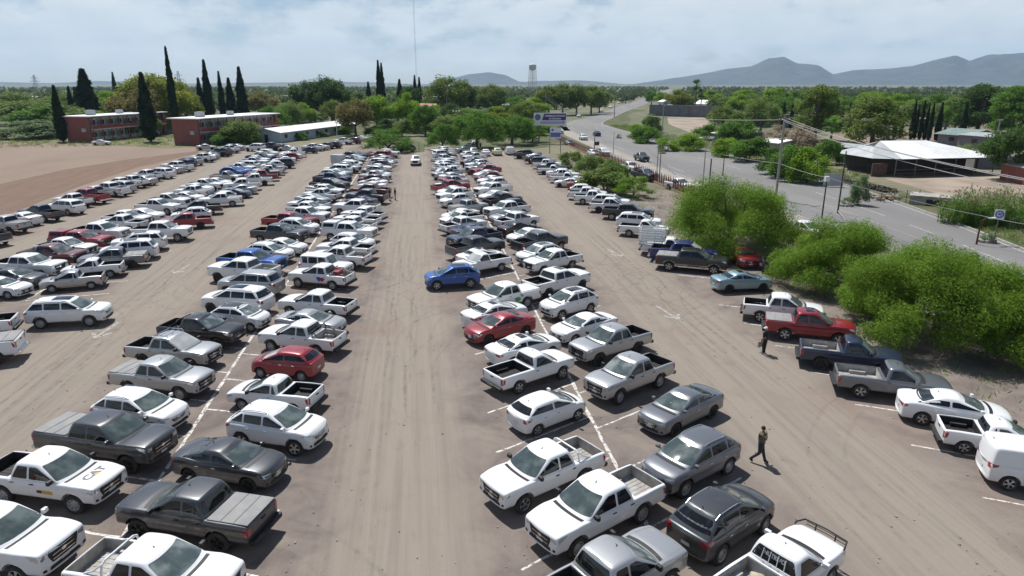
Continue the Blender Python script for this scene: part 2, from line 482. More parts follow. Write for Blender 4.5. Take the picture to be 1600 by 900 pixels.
# the road
RL = [(33, -40), (37, 10), (43.3, 47.3), (45.4, 72.5), (45.2, 100), (45.6, 125), (46.8, 152), (48.6, 186), (50.6, 218.5), (55.4, 255.6), (63.3, 285.8), (77.9, 317), (100.2, 372), (145.7, 488), (234.9, 711), (420, 1180), (640, 1740)]
RR = [(38, -40), (48, 22), (57.7, 56), (62.5, 75), (66.8, 98), (68.6, 118), (69.2, 150), (69.4, 192), (69.2, 222), (70.6, 250), (75, 275), (90.5, 315.5), (117.6, 384), (163, 492), (254.4, 716), (440, 1184), (660, 1744)]
RLs, RRs = smooth_line(RL, 8), smooth_line(RR, 8)
M_['asphalt'] = principled('asphalt', (0.135, 0.133, 0.137), .9)
m = M_['asphalt']; L_ = m.node_tree.links
a1 = noise(m, .08, 5, .6, mapscale=(1, .25, 1)); a2 = noise(m, 6, 5, .75); a3 = noise(m, .8, 4, .6, mapscale=(1.5, .05, 1))
ac = ramp(m, a1, [(.3, (0.159, 0.154, 0.153)), (.6, (0.203, 0.196, 0.190)), (.75, (0.230, 0.219, 0.205))])
ac = mixrgb(m, maprange(m, a3, .5, .72, 0, .35), ac, (0.121, 0.120, 0.120))
setcol(m, mixrgb(m, maprange(m, a2, .5, .75, 0, .3), ac, (0.108, 0.104, 0.098)), a2, .25, .02)
ribbon('road', RLs, RRs, .010, M_['asphalt'])
ribbon('roadside_pavement', [(x - 4.5, y) for x, y in RLs[24:72]], [(x + .0, y) for x, y in RLs[24:72]], .006, M_['pavement'])
# kerbs are real steps
M_['kerb'] = weathered('kerb_concrete', (.42, .40, .37), (.30, .28, .25), 1.2, .85, .1)
kb = MB()
for line, off in ((RRs[:76], .12), (RLs[24:70], -.12)):
    for (x0, y0), (x1, y1) in zip(line, line[1:]):
        d = Vector((x1 - x0, y1 - y0)); n_ = Vector((d.y, -d.x)).normalized() * off
        kb.box(((x0 + x1) / 2 + n_.x, (y0 + y1) / 2 + n_.y, .06), (d.length, .2, .13), 0, rz=atan2(d.y, d.x))
tag(kb.build('kerb', M_['kerb']), kind='structure')
M_['mark'] = principled('road_paint', (.55, .55, .53), .8)
m = M_['mark']; k1 = noise(m, 2.2, 5, .7)
setcol(m, mixrgb(m, maprange(m, k1, .44, .66), (.46, .45, .43), (.24, .23, .22)))
M_['mark_yellow'] = weathered('road_paint_pale', (.34, .30, .22), (.20, .18, .16), 2, .85, 0)
def inset(t, k): return (RLs[k][0] + (RRs[k][0] - RLs[k][0]) * t, RLs[k][1] + (RRs[k][1] - RLs[k][1]) * t)
def stripe(name, t, w, k0, k1, mat, dash=0):
    V, F = [], []
    pts = [inset(t, k) for k in range(k0, k1)]
    pts2 = []
    for a, b in zip(pts, pts[1:]):
        n = max(1, int(hypot(b[0] - a[0], b[1] - a[1]) / 3))
        pts2 += [(a[0] + (b[0] - a[0]) * i / n, a[1] + (b[1] - a[1]) * i / n) for i in range(n)]
    for i in range(len(pts2) - 1):
        if dash and i % dash >= dash // 2: continue
        a, b = Vector(pts2[i]), Vector(pts2[i + 1]); d = (b - a)
        if d.length < .01: continue
        nn = Vector((d.y, -d.x)).normalized() * w / 2
        b_ = len(V)
        V += [(*(a + nn), .015), (*(a - nn), .015), (*(b - nn), .015), (*(b + nn), .015)]; F.append((b_, b_ + 1, b_ + 2, b_ + 3))
    me = bpy.data.meshes.new(name); me.from_pydata(V, [], F); me.materials.append(mat)
    return tag(mobj(name, me), kind='structure')
stripe('centre_line', .42, .16, 8, 110, M_['mark_yellow'])
stripe('lane_line', .62, .14, 8, 74, M_['mark'], 4)
stripe('edge_line', .96, .16, 8, 110, M_['mark'])
stripe('edge_line', .10, .14, 8, 110, M_['mark'], 6)
# verge and open land beyond the road
rr = RRs[:100]
ribbon('road_verge', [(x + .2, y) for x, y in rr], [(x + 9 + 3 * sin(y * .05), y + 2) for x, y in rr], .008, M_['verge'])
sheet('farmyard_ground', [(78, 60), (74, 84), (78, 105), (108, 107), (150, 118), (150, 60), (100, 45), (80, 45)], .010, M_['pale_dirt'])
sheet('sandy_ground', [(88, 214), (100, 216), (118, 268), (134, 312), (118, 318), (98, 262)], .006, M_['pale_dirt'])
sheet('dry_meadow', [(112, 150), (104, 172), (140, 215), (196, 222), (210, 176), (150, 140)], .006, M_['field'])
sheet('island_lawn', [(-6.5, 167.5), (-1.5, 161.5), (1.2, 162), (1.5, 186), (-3, 205), (-6.5, 205)], .008, M_['verge'])
sheet('tree_lawn', [(8, 172), (25, 166), (32, 170), (40, 190), (38, 215), (8, 215)], .008, M_['verge'])
sheet('campus_lawn', [(-42, 190), (-30, 200), (-20, 215), (60, 232), (60, 400), (-260, 420), (-260, 246), (-44, 216)], .006, M_['verge'])

# lines and arrows painted on the dirt
M_['lime'] = principled('lime_line', (.6, .58, .55), .95)
m = M_['lime']; L_ = m.node_tree.links
k1 = noise(m, 3.5, 6, .72); k2 = noise(m, .5, 3, .6)
bs = m.node_tree.nodes['Principled BSDF']
setcol(m, mixrgb(m, maprange(m, k1, .40, .62), (.66, .64, .61), (.40, .36, .32)))
L_.new(maprange(m, k1, .66, .50), bs.inputs['Alpha'])
M_['lime_faint'] = M_['lime'].copy(); M_['lime_faint'].name = 'lime_worn'
for n_ in M_['lime_faint'].node_tree.nodes:
    if n_.type == 'MAP_RANGE' and abs(n_.inputs['From Min'].default_value - .66) < .01: n_.inputs['To Max'].default_value = .55
def paint_line(name, a, b, w, z=.009):
    a, b = Vector(a), Vector(b); d = b - a
    n = max(1, int(d.length / .5)); rnd = random.Random(int(a.x * 77 + a.y * 31))
    nn = Vector((-d.y, d.x)).normalized()
    V = []
    for i in range(n + 1):
        p = a + d * i / n
        ww = w * rnd.uniform(.75, 1.25) / 2; o = rnd.uniform(-.02, .02)
        V += [(*(p + nn * (ww + o)), z), (*(p - nn * (ww - o)), z)]
    F = [(2 * i, 2 * i + 1, 2 * i + 3, 2 * i + 2) for i in range(n)]
    me = bpy.data.meshes.new(name); me.from_pydata(V, [], F)
    bm = bmesh.new(); bm.from_mesh(me)
    for f in bm.faces:
        f.normal_update()
        if f.normal.z < 0: f.normal_flip()
    bm.to_mesh(me); bm.free()
    me.materials.append(M_['lime_faint' if name == 'lane_arrow' else 'lime'])
    return tag(mobj(name, me), kind='structure')
for x in (-11.05, 7.72, -29.6):
    for y0, y1 in ((14, 46.5), (52.5, 158)):
        paint_line('parking_line', (x, y0), (x, y1), .16)
def stalls(x, ang, sgn, y0, y1, step, l):
    y = y0; a = radians(ang)
    while y < y1:
        if not 46.5 < y < 52:
            paint_line('stall_line', (x + .1 * sgn * cos(a), y + .1 * sgn * sin(a)), (x + sgn * l * cos(a), y + sgn * l * sin(a)), .11, .0085)
        y += step
stalls(7.72, 29, 1, 16.2, 60, 3.75, 5.6); stalls(7.72, 29, -1, 17.4, 60, 3.75, 5.6)
stalls(-11.05, -20, 1, 17.6, 60, 3.6, 5.6); stalls(-11.05, -20, -1, 18.4, 60, 3.6, 5.4)
stalls(-29.6, 12, 1, 52, 75, 3.5, 5.6)
stalls(21.2, -30, 1, 16.1, 100, 4.02, 5.6)
def arrow(x, y, hd, l=3.0):
    a = radians(hd); d = Vector((cos(a), sin(a))); n = Vector((-d.y, d.x)); p = Vector((x, y))
    t = p + d * l / 2; s = p - d * l / 2
    paint_line('lane_arrow', s, t, .22, .0095)
    paint_line('lane_arrow', t, t - d * .9 + n * .6, .2, .0097)
    paint_line('lane_arrow', t, t - d * .9 - n * .6, .2, .0099)
for px, py, hd in ((168, 515, -95), (1042, 488, -80), (960, 395, -80), (285, 420, -95), (827, 292, -85)):
    x, y = at(px, py); arrow(x, y, hd)
for px, py in ((860, 705), (800, 832), (1090, 750)): pass

# tyre tracks where cars swing between the lanes
M_['track'] = principled('tyre_track', (.135, .112, .096), .97, spec=.1)
m = M_['track']; L_ = m.node_tree.links
k1 = noise(m, 1.3, 6, .72)
L_.new(maprange(m, k1, .36, .70, .01, .11), m.node_tree.nodes['Principled BSDF'].inputs['Alpha'])
q = random.Random(31); TV, TF, TZ = [], [], [0]
def track(P, w=.2, gauge=1.5):
    P = smooth_line(P, 10); TZ[0] += 1
    for s in (-1, 1):
        b = len(TV)
        for k, (x, y) in enumerate(P):
            k2 = min(k + 1, len(P) - 1); k0 = max(0, k - 1)
            d = Vector((P[k2][0] - P[k0][0], P[k2][1] - P[k0][1])).normalized(); n = Vector((-d.y, d.x))
            for o in (s * gauge / 2 - w / 2, s * gauge / 2 + w / 2):
                TV.append((x + n.x * o, y + n.y * o, .0050 + .000035 * TZ[0]))
        for k in range(len(P) - 1):
            i = b + 2 * k; TF.append((i, i + 1, i + 3, i + 2))
for cx, sg in ((-1.2, 1), (-1.2, -1), (17.2, 1), (17.2, -1), (-20.6, 1), (-20.6, -1)):
    for k in range(2):
        j = q.uniform(-1.6, 1.6); yy = 49.5 + q.uniform(-2, 2); r0 = q.uniform(5, 9)
        track([(cx + j, yy - 14 - 6 * q.random()), (cx + j * .8, yy - r0), (cx + sg * r0 * .32, yy - r0 * .3), (cx + sg * r0, yy), (cx + sg * (r0 + 6), yy + q.uniform(-.8, .8))])
        track([(cx + j, yy + 16 + 9 * q.random()), (cx + j * .8, yy + r0), (cx + sg * r0 * .32, yy + r0 * .3), (cx + sg * r0, yy), (cx + sg * (r0 + 5), yy + q.uniform(-.8, .8))])
for cx in (-1.2, 17.2, -20.6):                              # cars pulling out of the stalls
    for k in range(6):
        y = q.uniform(18, 62); sg = q.choice((-1, 1)); o = q.uniform(-1.2, 1.2)
        track([(cx + sg * 5.2, y + 2.4), (cx + sg * 2.6, y + .6), (cx + o, y - 3.5), (cx + o * .8, y - 9)], .18)
    for k in range(2):
        o = q.uniform(-2.2, 2.2); track([(cx + o, 4), (cx + o + q.uniform(-.5, .5), 30), (cx + o + q.uniform(-.6, .6), 60), (cx + o, 100)], .22)
me = bpy.data.meshes.new('tyre_tracks'); me.from_pydata(TV, [], TF)
bm = bmesh.new(); bm.from_mesh(me)
for f in bm.faces:
    f.normal_update()
    if f.normal.z < 0: f.normal_flip()
bm.to_mesh(me); bm.free()
me.materials.append(M_['track']); tag(mobj('tyre_tracks', me), kind='structure')

# ------------------------------------------------------------------ far hills, built where they stand
from mathutils import noise as mnoise
def elev(px, py, D):
    """height of the point seen at picture point (px, py) at ground distance D"""
    v = (450 - py) / FPX
    ra = math.atan((px - 800) / FPX * cos(PITCH))
    return CAM_H + D * cos(ra) * (-sin(PITCH) + v * cos(PITCH)) / (cos(PITCH) + v * sin(PITCH))
M_['rock'] = principled('hill_rock', (0.071, 0.068, 0.079), .95)
m = M_['rock']; r1 = noise(m, .006, 6, .65); r2 = noise(m, .03, 5, .7)
setcol(m, mixrgb(m, maprange(m, r2, .4, .7, 0, .5), ramp(m, r1, [(.35, (0.036, 0.048, 0.035)), (.6, (0.074, 0.074, 0.079)), (.75, (0.096, 0.086, 0.094))]), (0.027, 0.036, 0.028)), r2, .6, 8)
def hills(name, prof, D, depth, cols=160, rows=30, seed=0):
    x0, x1 = prof[0][0], prof[-1][0]
    V, F = [], []
    for c in range(cols + 1):
        px = x0 + (x1 - x0) * c / cols
        py = interp(prof, px)
        top = max(elev(px, py, D), 0)
        b = math.atan((px - 800) / FPX * cos(PITCH)) - YAW
        for r in range(rows + 1):
            t = r / rows                                     # 0 foot in front .. .62 ridge .. 1 foot behind
            d = D + (t - .62) * depth
            if t < .62: s = (t / .62) ** 1.5
            else: s = ((1 - t) / .38) ** 1.2
            x, y = d * sin(b), d * cos(b)
            q = mnoise.fractal(Vector((x / (D * .05), y / (D * .10), seed)), 1.0, 2.1, 5)
            spur = 1 - abs(mnoise.noise(Vector((x / (D * .035), y / (D * .16), seed + 5)))) * 1.3
            w = min(1, max(0, (1 - s) * 4)) * min(1, s * 5)
            z = top * (s + w * (.26 * q + .52 * (spur - .62)) * (.35 + .65 * s))
            V.append((x, y, max(z, -.5) if 0 < r < rows else -.5))
    k = rows + 1
    for c in range(cols):
        for r in range(rows):
            F.append((c * k + r, (c + 1) * k + r, (c + 1) * k + r + 1, c * k + r + 1))
    me = bpy.data.meshes.new(name); me.from_pydata(V, [], F); me.materials.append(M_['rock']); me.shade_smooth()
    return tag(mobj(name, me), kind='structure')
hills('mountain_range', [(985, 132), (1040, 124), (1085, 117), (1130, 108), (1172, 103), (1198, 91), (1220, 87), (1242, 98), (1276, 102), (1300, 116), (1330, 109), (1382, 107), (1420, 103), (1450, 94), (1485, 86), (1508, 95), (1540, 86), (1600, 83), (1680, 92), (1780, 104), (1900, 118), (2020, 131)], 9000, 3600, 200, 36, 1)
hills('distant_hill', [(660, 133), (700, 124), (732, 116), (762, 112), (790, 117), (812, 128), (850, 126), (900, 125), (940, 128), (990, 133)], 9000, 2200, 90, 20, 9)
hills('low_hills', [(-300, 131), (-120, 127), (0, 128), (80, 130), (150, 126), (200, 127), (260, 131), (420, 129), (520, 127), (590, 129), (660, 132)], 10500, 1600, 100, 14, 17)
# ------------------------------------------------------------------ vegetation
def leafmat(name, a, b, c, scale=.5):
    """leaf colours vary from leaf to leaf and gently through the crown; light passes through"""
    k_ = 1.0 if 'cypress' in name else (1.70 if 'mesq' in name else 1.45)
    a, b, c = (tuple(v * k_ for v in q_) for q_ in (a, b, c))
    m = bpy.data.materials.new(name); m.use_nodes = True
    t = m.node_tree; L = t.links
    bs = t.nodes['Principled BSDF']; bs.inputs['Roughness'].default_value = .6; bs.inputs['Specular IOR Level'].default_value = .08
    geo = N(m, 'ShaderNodeNewGeometry')
    col = ramp(m, geo.outputs['Random Per Island'], [(0, a), (.55, b), (1, c)])
    nz = noise(m, scale, 3, .6)
    col = mixrgb(m, maprange(m, nz, .40, .65, 0, .5), col, tuple(x * .72 for x in a))
    L.new(col, bs.inputs['Base Color'])
    tr = N(m, 'ShaderNodeBsdfTranslucent'); L.new(col, tr.inputs[0])
    ms = N(m, 'ShaderNodeMixShader'); ms.inputs[0].default_value = .46
    L.new(bs.outputs[0], ms.inputs[1]); L.new(tr.outputs[0], ms.inputs[2])
    L.new(ms.outputs[0], t.nodes['Material Output'].inputs['Surface'])
    return m
LEAF = {
 'mesquite': leafmat('leaf_mesquite', (.070, .130, .013), (.110, .190, .020), (.158, .225, .038), .35),
 'green': leafmat('leaf_green', (0.065, 0.141, 0.021), (0.094, 0.187, 0.028), (0.135, 0.219, 0.043)),
 'bright': leafmat('leaf_bright', (0.118, 0.213, 0.019), (0.161, 0.270, 0.025), (0.222, 0.302, 0.043)),
 'olive': leafmat('leaf_olive', (0.099, 0.150, 0.036), (0.139, 0.198, 0.051), (0.191, 0.236, 0.077)),
 'dark': leafmat('leaf_dark', (0.037, 0.076, 0.019), (0.059, 0.109, 0.027), (0.093, 0.144, 0.039)),
 'pine': leafmat('leaf_pine', (0.090, 0.134, 0.030), (0.135, 0.184, 0.041), (0.189, 0.229, 0.059)),
 'yellow': leafmat('leaf_yellow', (.12, .15, .02), (.17, .20, .028), (.22, .235, .045)),
 'brown': leafmat('leaf_brown', (.115, .105, .036), (.155, .138, .048), (.20, .175, .065)),
 'cypress': leafmat('leaf_cypress', (0.027, 0.051, 0.022), (0.043, 0.074, 0.030), (0.069, 0.108, 0.042)),
 'grey': leafmat('leaf_grey', (0.103, 0.154, 0.067), (0.144, 0.200, 0.097), (0.196, 0.254, 0.136)),
 'far': leafmat('leaf_far_wood', (.040, .058, .024), (.055, .078, .030), (.08, .10, .042), .01),
 'dry': leafmat('leaf_dry', (0.221, 0.182, 0.130), (0.299, 0.247, 0.182), (0.351, 0.299, 0.221)),
}
M_['bark'] = weathered('bark', (.10, .075, .055), (.17, .135, .10), 3, .95, .5, (1, 1, .3))

def leaves_mesh(name, P, Nrm, size, aspect, mat, rng, jit=.8, curl=0):
    """one quad per leaf spray"""
    n = len(P)
    nrm = Nrm + rng.normal(0, jit, (n, 3)); nrm /= np.linalg.norm(nrm, axis=1, keepdims=True) + 1e-9
    r = rng.normal(0, 1, (n, 3))
    a = np.cross(nrm, r); a /= np.linalg.norm(a, axis=1, keepdims=True) + 1e-9
    b = np.cross(nrm, a)
    s = size * rng.uniform(.6, 1.35, (n, 1))
    A, B = a * s * .5, b * s * .5 * aspect
    V = np.empty((n, 4, 3), np.float32)
    V[:, 0] = P - A; V[:, 1] = P + B * .9 + A * .1; V[:, 2] = P + A; V[:, 3] = P - B * .9 - A * .1
    me = bpy.data.meshes.new(name)
    me.vertices.add(4 * n); me.vertices.foreach_set('co', V.reshape(-1))
    me.loops.add(4 * n); me.loops.foreach_set('vertex_index', np.arange(4 * n, dtype=np.int32))
    me.polygons.add(n); me.polygons.foreach_set('loop_start', np.arange(0, 4 * n, 4, dtype=np.int32))
    me.polygons.foreach_set('loop_total', np.full(n, 4, np.int32))
    me.update(calc_edges=True)
    me.materials.append(mat)
    return me

def clumps_points(C, R, per, rng, flat=.75):
    """points spread through clumps, thicker towards their skins; normals point outwards and up"""
    C = np.asarray(C); R = np.asarray(R)
    w = (R ** 2); w /= w.sum(); cnt = rng.multinomial(per, w)
    idx = np.repeat(np.arange(len(C)), cnt)
    d = rng.normal(0, 1, (len(idx), 3)); d /= np.linalg.norm(d, axis=1, keepdims=True)
    r = rng.uniform(0, 1, (len(idx), 1)) ** .45
    rough_ = 1 + .22 * np.sin(d[:, :1] * 7 + idx[:, None]) * np.cos(d[:, 1:2] * 6 + idx[:, None] * 2)
    off = d * r * rough_ * R[idx][:, None]; off[:, 2] *= flat
    nr = d * .8; nr[:, 2] += .75
    return C[idx] + off, nr

def dome_clumps(rx, ry, z0, z1, n, cr, rng, shape='dome'):
    """clump centres over a crown outline"""
    C, R = [], []
    k = 0
    while len(C) < n and k < n * 60:
        k += 1
        u = rng.uniform(-1, 1, 2)
        q = u[0] ** 2 + u[1] ** 2
        if q > 1: continue
        if shape == 'dome': top = z0 + (z1 - z0) * (1 - q ** 1.3) ** .5; bot = z0 + (z1 - z0) * .10 * (1 - q)
        elif shape == 'round': h = sqrt(max(0, 1 - q)); mid = (z0 + z1) / 2; top = mid + (z1 - z0) / 2 * h; bot = mid - (z1 - z0) / 2 * h
        else: top = z0 + (z1 - z0) * (1 - sqrt(q)); bot = z0
        t = rng.uniform(0, 1) ** .55
        z = bot + (top - bot) * t
        c = np.array([u[0] * rx, u[1] * ry, z])
        s = cr * rng.uniform(.65, 1.3)
        C.append(c); R.append(s)
    return np.array(C), np.array(R)

def limbs(mb, base, C, rng, r0, nl=6, trunk_h=1.2, lean=(0, 0)):
    """tapered trunk that forks into limbs reaching for the clumps"""
    b = Vector(base); fork = b + Vector((lean[0], lean[1], trunk_h))
    mb.tube(b - Vector((0, 0, .1)), b + (fork - b) * .5, r0 * 1.25, r0, 9); mb.tube(b + (fork - b) * .5, fork, r0, r0 * .8, 9)
    idx = rng.choice(len(C), min(nl * 4, len(C)), replace=False)
    mains = []
    for k in range(nl):
        c = Vector(C[idx[k]]); mid = fork + (c - fork) * .5 + Vector((0, 0, -.12 * (c - fork).length))
        mb.tube(fork, mid, r0 * .6, r0 * .36, 7); mb.tube(mid, c, r0 * .36, r0 * .10, 6); mains.append(mid)
    for k in range(nl, len(idx)):
        c = Vector(C[idx[k]]); m_ = min(mains, key=lambda q: (q - c).length)
        mb.tube(m_, c, r0 * .2, r0 * .05, 5)

def big_tree(name, label, x, y, rx, ry, h, mat, seed, n=70, per=42000, size=.30, cr=1.25, z0=.9, group=None, aspect=.36, th=1.3):
    rng = np.random.default_rng(seed)
    t = thing(name, label, 'tree', (x, y, 0), 0, group)
    C, R = dome_clumps(rx * 1.06 - cr * .5, ry * 1.06 - cr * .5, z0 * .55 + cr * .2, h - cr * .55, n, cr, rng)
    P, Nn = clumps_points(C, R, per, rng, .72)
    keep = P[:, 2] > .35
    mobj('crown', leaves_mesh('crown', P[keep], Nn[keep], size, aspect, LEAF[mat], rng), t)
    mb = MB(); limbs(mb, (0, 0, 0), C, rng, .26, 7, th)
    mb.build('trunk', M_['bark'], t, smooth=50)
    return t

# prototypes for the many middle-distance trees: unit-size meshes that copies share
TP = {}
def tree_proto(kind, mat, v):
    key = (kind, mat, v)
    if key in TP: return TP[key]
    rng = np.random.default_rng(hash(kind) % 97 + v * 31 + len(mat) * 7 if False else {'round': 3, 'pine': 5, 'cyp': 7, 'bush': 11, 'spread': 13}[kind] + v * 31 + len(mat) * 7)
    mb = MB()
    if kind == 'cyp':                                   # unit height 10, radius 1
        n = 8000
        t = rng.uniform(0, 1, n) ** .8
        prof = np.interp(t, [0, .05, .25, .6, .88, 1], [.35, .75, .95, .68, .26, .03])
        a = rng.uniform(0, 2 * pi, n)
        bulge = .80 + .20 * np.sin(a * 3 + t * 17 + v) + .16 * np.sin(a * 5 - t * 31) + .10 * np.sin(t * 60 + a * 2)
        rr = prof * bulge * rng.uniform(.55, 1.0, n) ** .5
        P = np.stack([rr * np.cos(a), rr * np.sin(a), .3 + t * 9.7], 1)
        Nn = np.stack([np.cos(a), np.sin(a), np.full(n, .5)], 1)
        cm = leaves_mesh('crown', P, Nn, .44, .40, LEAF[mat], rng, .5)
        mb.tube((0, 0, -.1), (0, 0, 3), .16, .10, 7)
    elif kind == 'pine':
        C, R = [], []
        for k in range(74):
            t = rng.uniform(0, 1); z = 1.9 + 7.6 * t
            rad = np.interp(t, [0, .25, .6, 1], [2.2, 3.3, 2.7, .9])
            a = rng.uniform(0, 2 * pi); q = rad * rng.uniform(.35, 1)
            C.append([q * cos(a), q * sin(a), z]); R.append(rng.uniform(.75, 1.35))
        C, R = np.array(C), np.array(R)
        P, Nn = clumps_points(C, R, 13000, rng, .75)
        cm = leaves_mesh('crown', P, Nn, .42, .36, LEAF[mat], rng)
        mb.tube((0, 0, -.1), (.1, 0, 5), .28, .2, 8); mb.tube((.1, 0, 5), (0, .1, 9.2), .2, .05, 7)
        for k in range(12): mb.tube((.1, 0, 2.6 + k * .5), C[k * 3], .09, .03, 5)
    elif kind == 'bush':
        C, R = dome_clumps(4.4, 4.4, .8, 8.4, 38, 1.7, rng)
        P, Nn = clumps_points(C, R, 7000, rng, .8); P = P[P[:, 2] > .05]; Nn = Nn[:len(P)]
        cm = leaves_mesh('crown', P, Nn, .66, .4, LEAF[mat], rng)
        for k in range(7): mb.tube((0, 0, -.1), C[k], .12, .03, 6)
    elif kind == 'spread':
        C, R = dome_clumps(5.3, 5.3, 1.5, 8.6, 60, 1.5, rng)
        P, Nn = clumps_points(C, R, 9500, rng, .68)
        cm = leaves_mesh('crown', P, Nn, .52, .36, LEAF[mat], rng)
        limbs(mb, (0, 0, 0), C, rng, .34, 6, 1.9)
    else:
        C, R = dome_clumps(4.1, 4.1, 1.0, 9.2, 54, 1.35, rng, 'round')
        P, Nn = clumps_points(C, R, 9000, rng, .85)
        cm = leaves_mesh('crown', P, Nn, .52, .42, LEAF[mat], rng)
        limbs(mb, (0, 0, 0), C, rng, .30, 6, 2.4)
    tm = mb.mesh('trunk', [M_['bark']], 50)
    TP[key] = (cm, tm)
    return TP[key]

def tree(kind, mat, x, y, h, w, label, group, name=None, rz=None, z=0.0):
    v = int(abs(x * 3 + y)) % 2
    cm, tm = tree_proto(kind, mat, v)
    nm = name or {'cyp': 'cypress_tree', 'pine': 'pine_tree', 'bush': 'bush', 'spread': 'shade_tree', 'round': 'leafy_tree'}[kind]
    t = thing(nm, label, 'bush' if kind == 'bush' else 'tree', (x, y, z), rz if rz is not None else (x * 7 + y * 3) % 6.28, group)
    base = {'cyp': 2.0, 'pine': 7.4, 'bush': 10.4, 'spread': 12.4, 'round': 9.4}[kind]
    sx, sz = w / base, h / 10
    for nme, me in (('crown', cm), ('trunk', tm)):
        o = mobj(nme, me, t); o.scale = (sx, sx, sz)
    return t

def hgt(yb, yt): return CAM_H * (yb - yt) / (yb - 130.0)

# the roadside mesquites over the right-hand row
big_tree('mesquite_tree', 'broad mesquite tree above the red coupe and stake-bed truck', 29.6, 60.2, 6.5, 6.2, 7.3, 'mesquite', 1, 84, 165000, .165, 1.5, .9, 'mesquite trees along the right-hand row')
big_tree('mesquite_tree', 'smaller rounded mesquite tree by the fence, between the two widest ones', 32.2, 47.4, 4.6, 4.6, 5.5, 'mesquite', 2, 62, 120000, .15, 1.2, .6, 'mesquite trees along the right-hand row', th=1.0)
big_tree('mesquite_tree', 'widest mesquite tree, shading the navy and blue-grey pickups', 32.0, 36.0, 6.2, 5.2, 6.3, 'mesquite', 3, 92, 200000, .145, 1.25, .6, 'mesquite trees along the right-hand row')
big_tree('mesquite_tree', 'mesquite tree cut off by the frame edge behind the white sedan', 36.6, 31.2, 4.6, 4.4, 5.2, 'mesquite', 4, 60, 105000, .14, 1.1, .5, 'mesquite trees along the right-hand row', th=.9)
big_tree('mesquite_tree', 'low drooping mesquite at the trunk of the widest one', 30.9, 40.6, 2.5, 2.2, 3.6, 'mesquite', 5, 26, 36000, .135, .8, .3, 'mesquite trees along the right-hand row', th=.6)

GT = 'trees round the parking lot and along the road'
# young trees by the fence
for a in ((*at(990, 308), hgt(308, 270), 6.2, 'small umbrella-shaped mesquite at the fence with a bare trunk', 'spread', 'mesquite'),
          (*at(945, 300), hgt(298, 238) * .85, 8.0, 'feathery grey-green bush between the parked row and the fence', 'bush', 'olive'),
          (*at(958, 288), 4.6, 5.0, 'bright green bush before the feathery grey-green one', 'bush', 'green'),
          (*at(893, 262), hgt(262, 230), 5.0, 'rounded grey-green bush beside the sign posts', 'bush', 'olive'),
          (*at(922, 275), 4.4, 6.0, 'loose olive bush next to the rounded one by the fence', 'bush', 'olive')):
    tree(a[5], a[6], a[0], a[1], a[2], a[3], a[4], GT)
# the trees at the end of the lot
for px, yb, yt, w, kind, mat, lab in (
    (607, 238, 203, 9.6, 'spread', 'green', 'dense round tree on the island left of the central lane'),
    (692, 234, 194, 6.6, 'spread', 'green', 'small leaning tree at the end of the central lane'),
    (745, 232, 172, 11.6, 'spread', 'green', 'wide dark tree over the cars at the far kerb'),
    (800, 226, 178, 10.5, 'spread', 'green', 'wide tree between the billboard and the dark tree at the kerb'),
    (832, 222, 190, 7, 'spread', 'green', 'low tree right behind the billboard'),
    (705, 215, 182, 9, 'round', 'olive', 'pale olive tree behind the small leaning tree'),
    (665, 212, 166, 7.5, 'round', 'green', 'leafy tree behind the parked black crossover'),
    (637, 205, 152, 7.5, 'round', 'bright', 'bright green tree beside the double cypress'),
    (590, 205, 154, 9.5, 'round', 'bright', 'brightest round green tree left of the double cypress'),
    (556, 212, 158, 8.5, 'round', 'brown', 'tree with brownish autumn leaves near the white-roofed hall'),
    (535, 210, 196, 5, 'bush', 'green', 'low bush at the end of the white-roofed hall'),
    (500, 214, 204, 4, 'bush', 'olive', 'bush along the white-roofed hall wall'),
    (470, 219, 207, 4, 'bush', 'green', 'clipped bush before the white-roofed hall'),
    (375, 224, 186, 9, 'bush', 'olive', 'yellowish bush before the second red block'),
    (350, 226, 205, 7, 'bush', 'green', 'green bush hugging the second red block'),
    (392, 224, 206, 4, 'bush', 'green', 'green bush between red block and white-roofed hall'),
    (455, 200, 158, 11, 'spread', 'olive', 'airy olive tree behind the white-roofed hall'),
    (778, 205, 172, 7, 'round', 'yellow', 'yellow-green tree above the wide dark tree'),
    (240, 208, 176, 7, 'round', 'green', 'small tree between the two red blocks'),
    (190, 206, 172, 8, 'round', 'olive', 'thin tree before the first red block'),
):
    x, y = at(px, yb); tree(kind, mat, x, y, hgt(yb, yt) * 1.16, w * 1.3, lab, GT)
for px, yb, yt, w, lab in ((242, 213, 180, 5.5, 'low olive tree at the gallery of the first red block'), (256, 208, 176, 6.5, 'leafy tree hiding the far half of the first red block'), (205, 215, 186, 4.5, 'wispy tree before the gallery of the first red block'), (395, 214, 182, 7, 'spreading bush at the far half of the second red block'), (425, 208, 178, 7, 'tree hiding the end of the second red block')):
    x, y = at(px, yb); tree('round', 'olive' if px < 300 else 'green', x, y, hgt(yb, yt), w, lab, GT)
GT2 = 'taller trees behind the buildings'
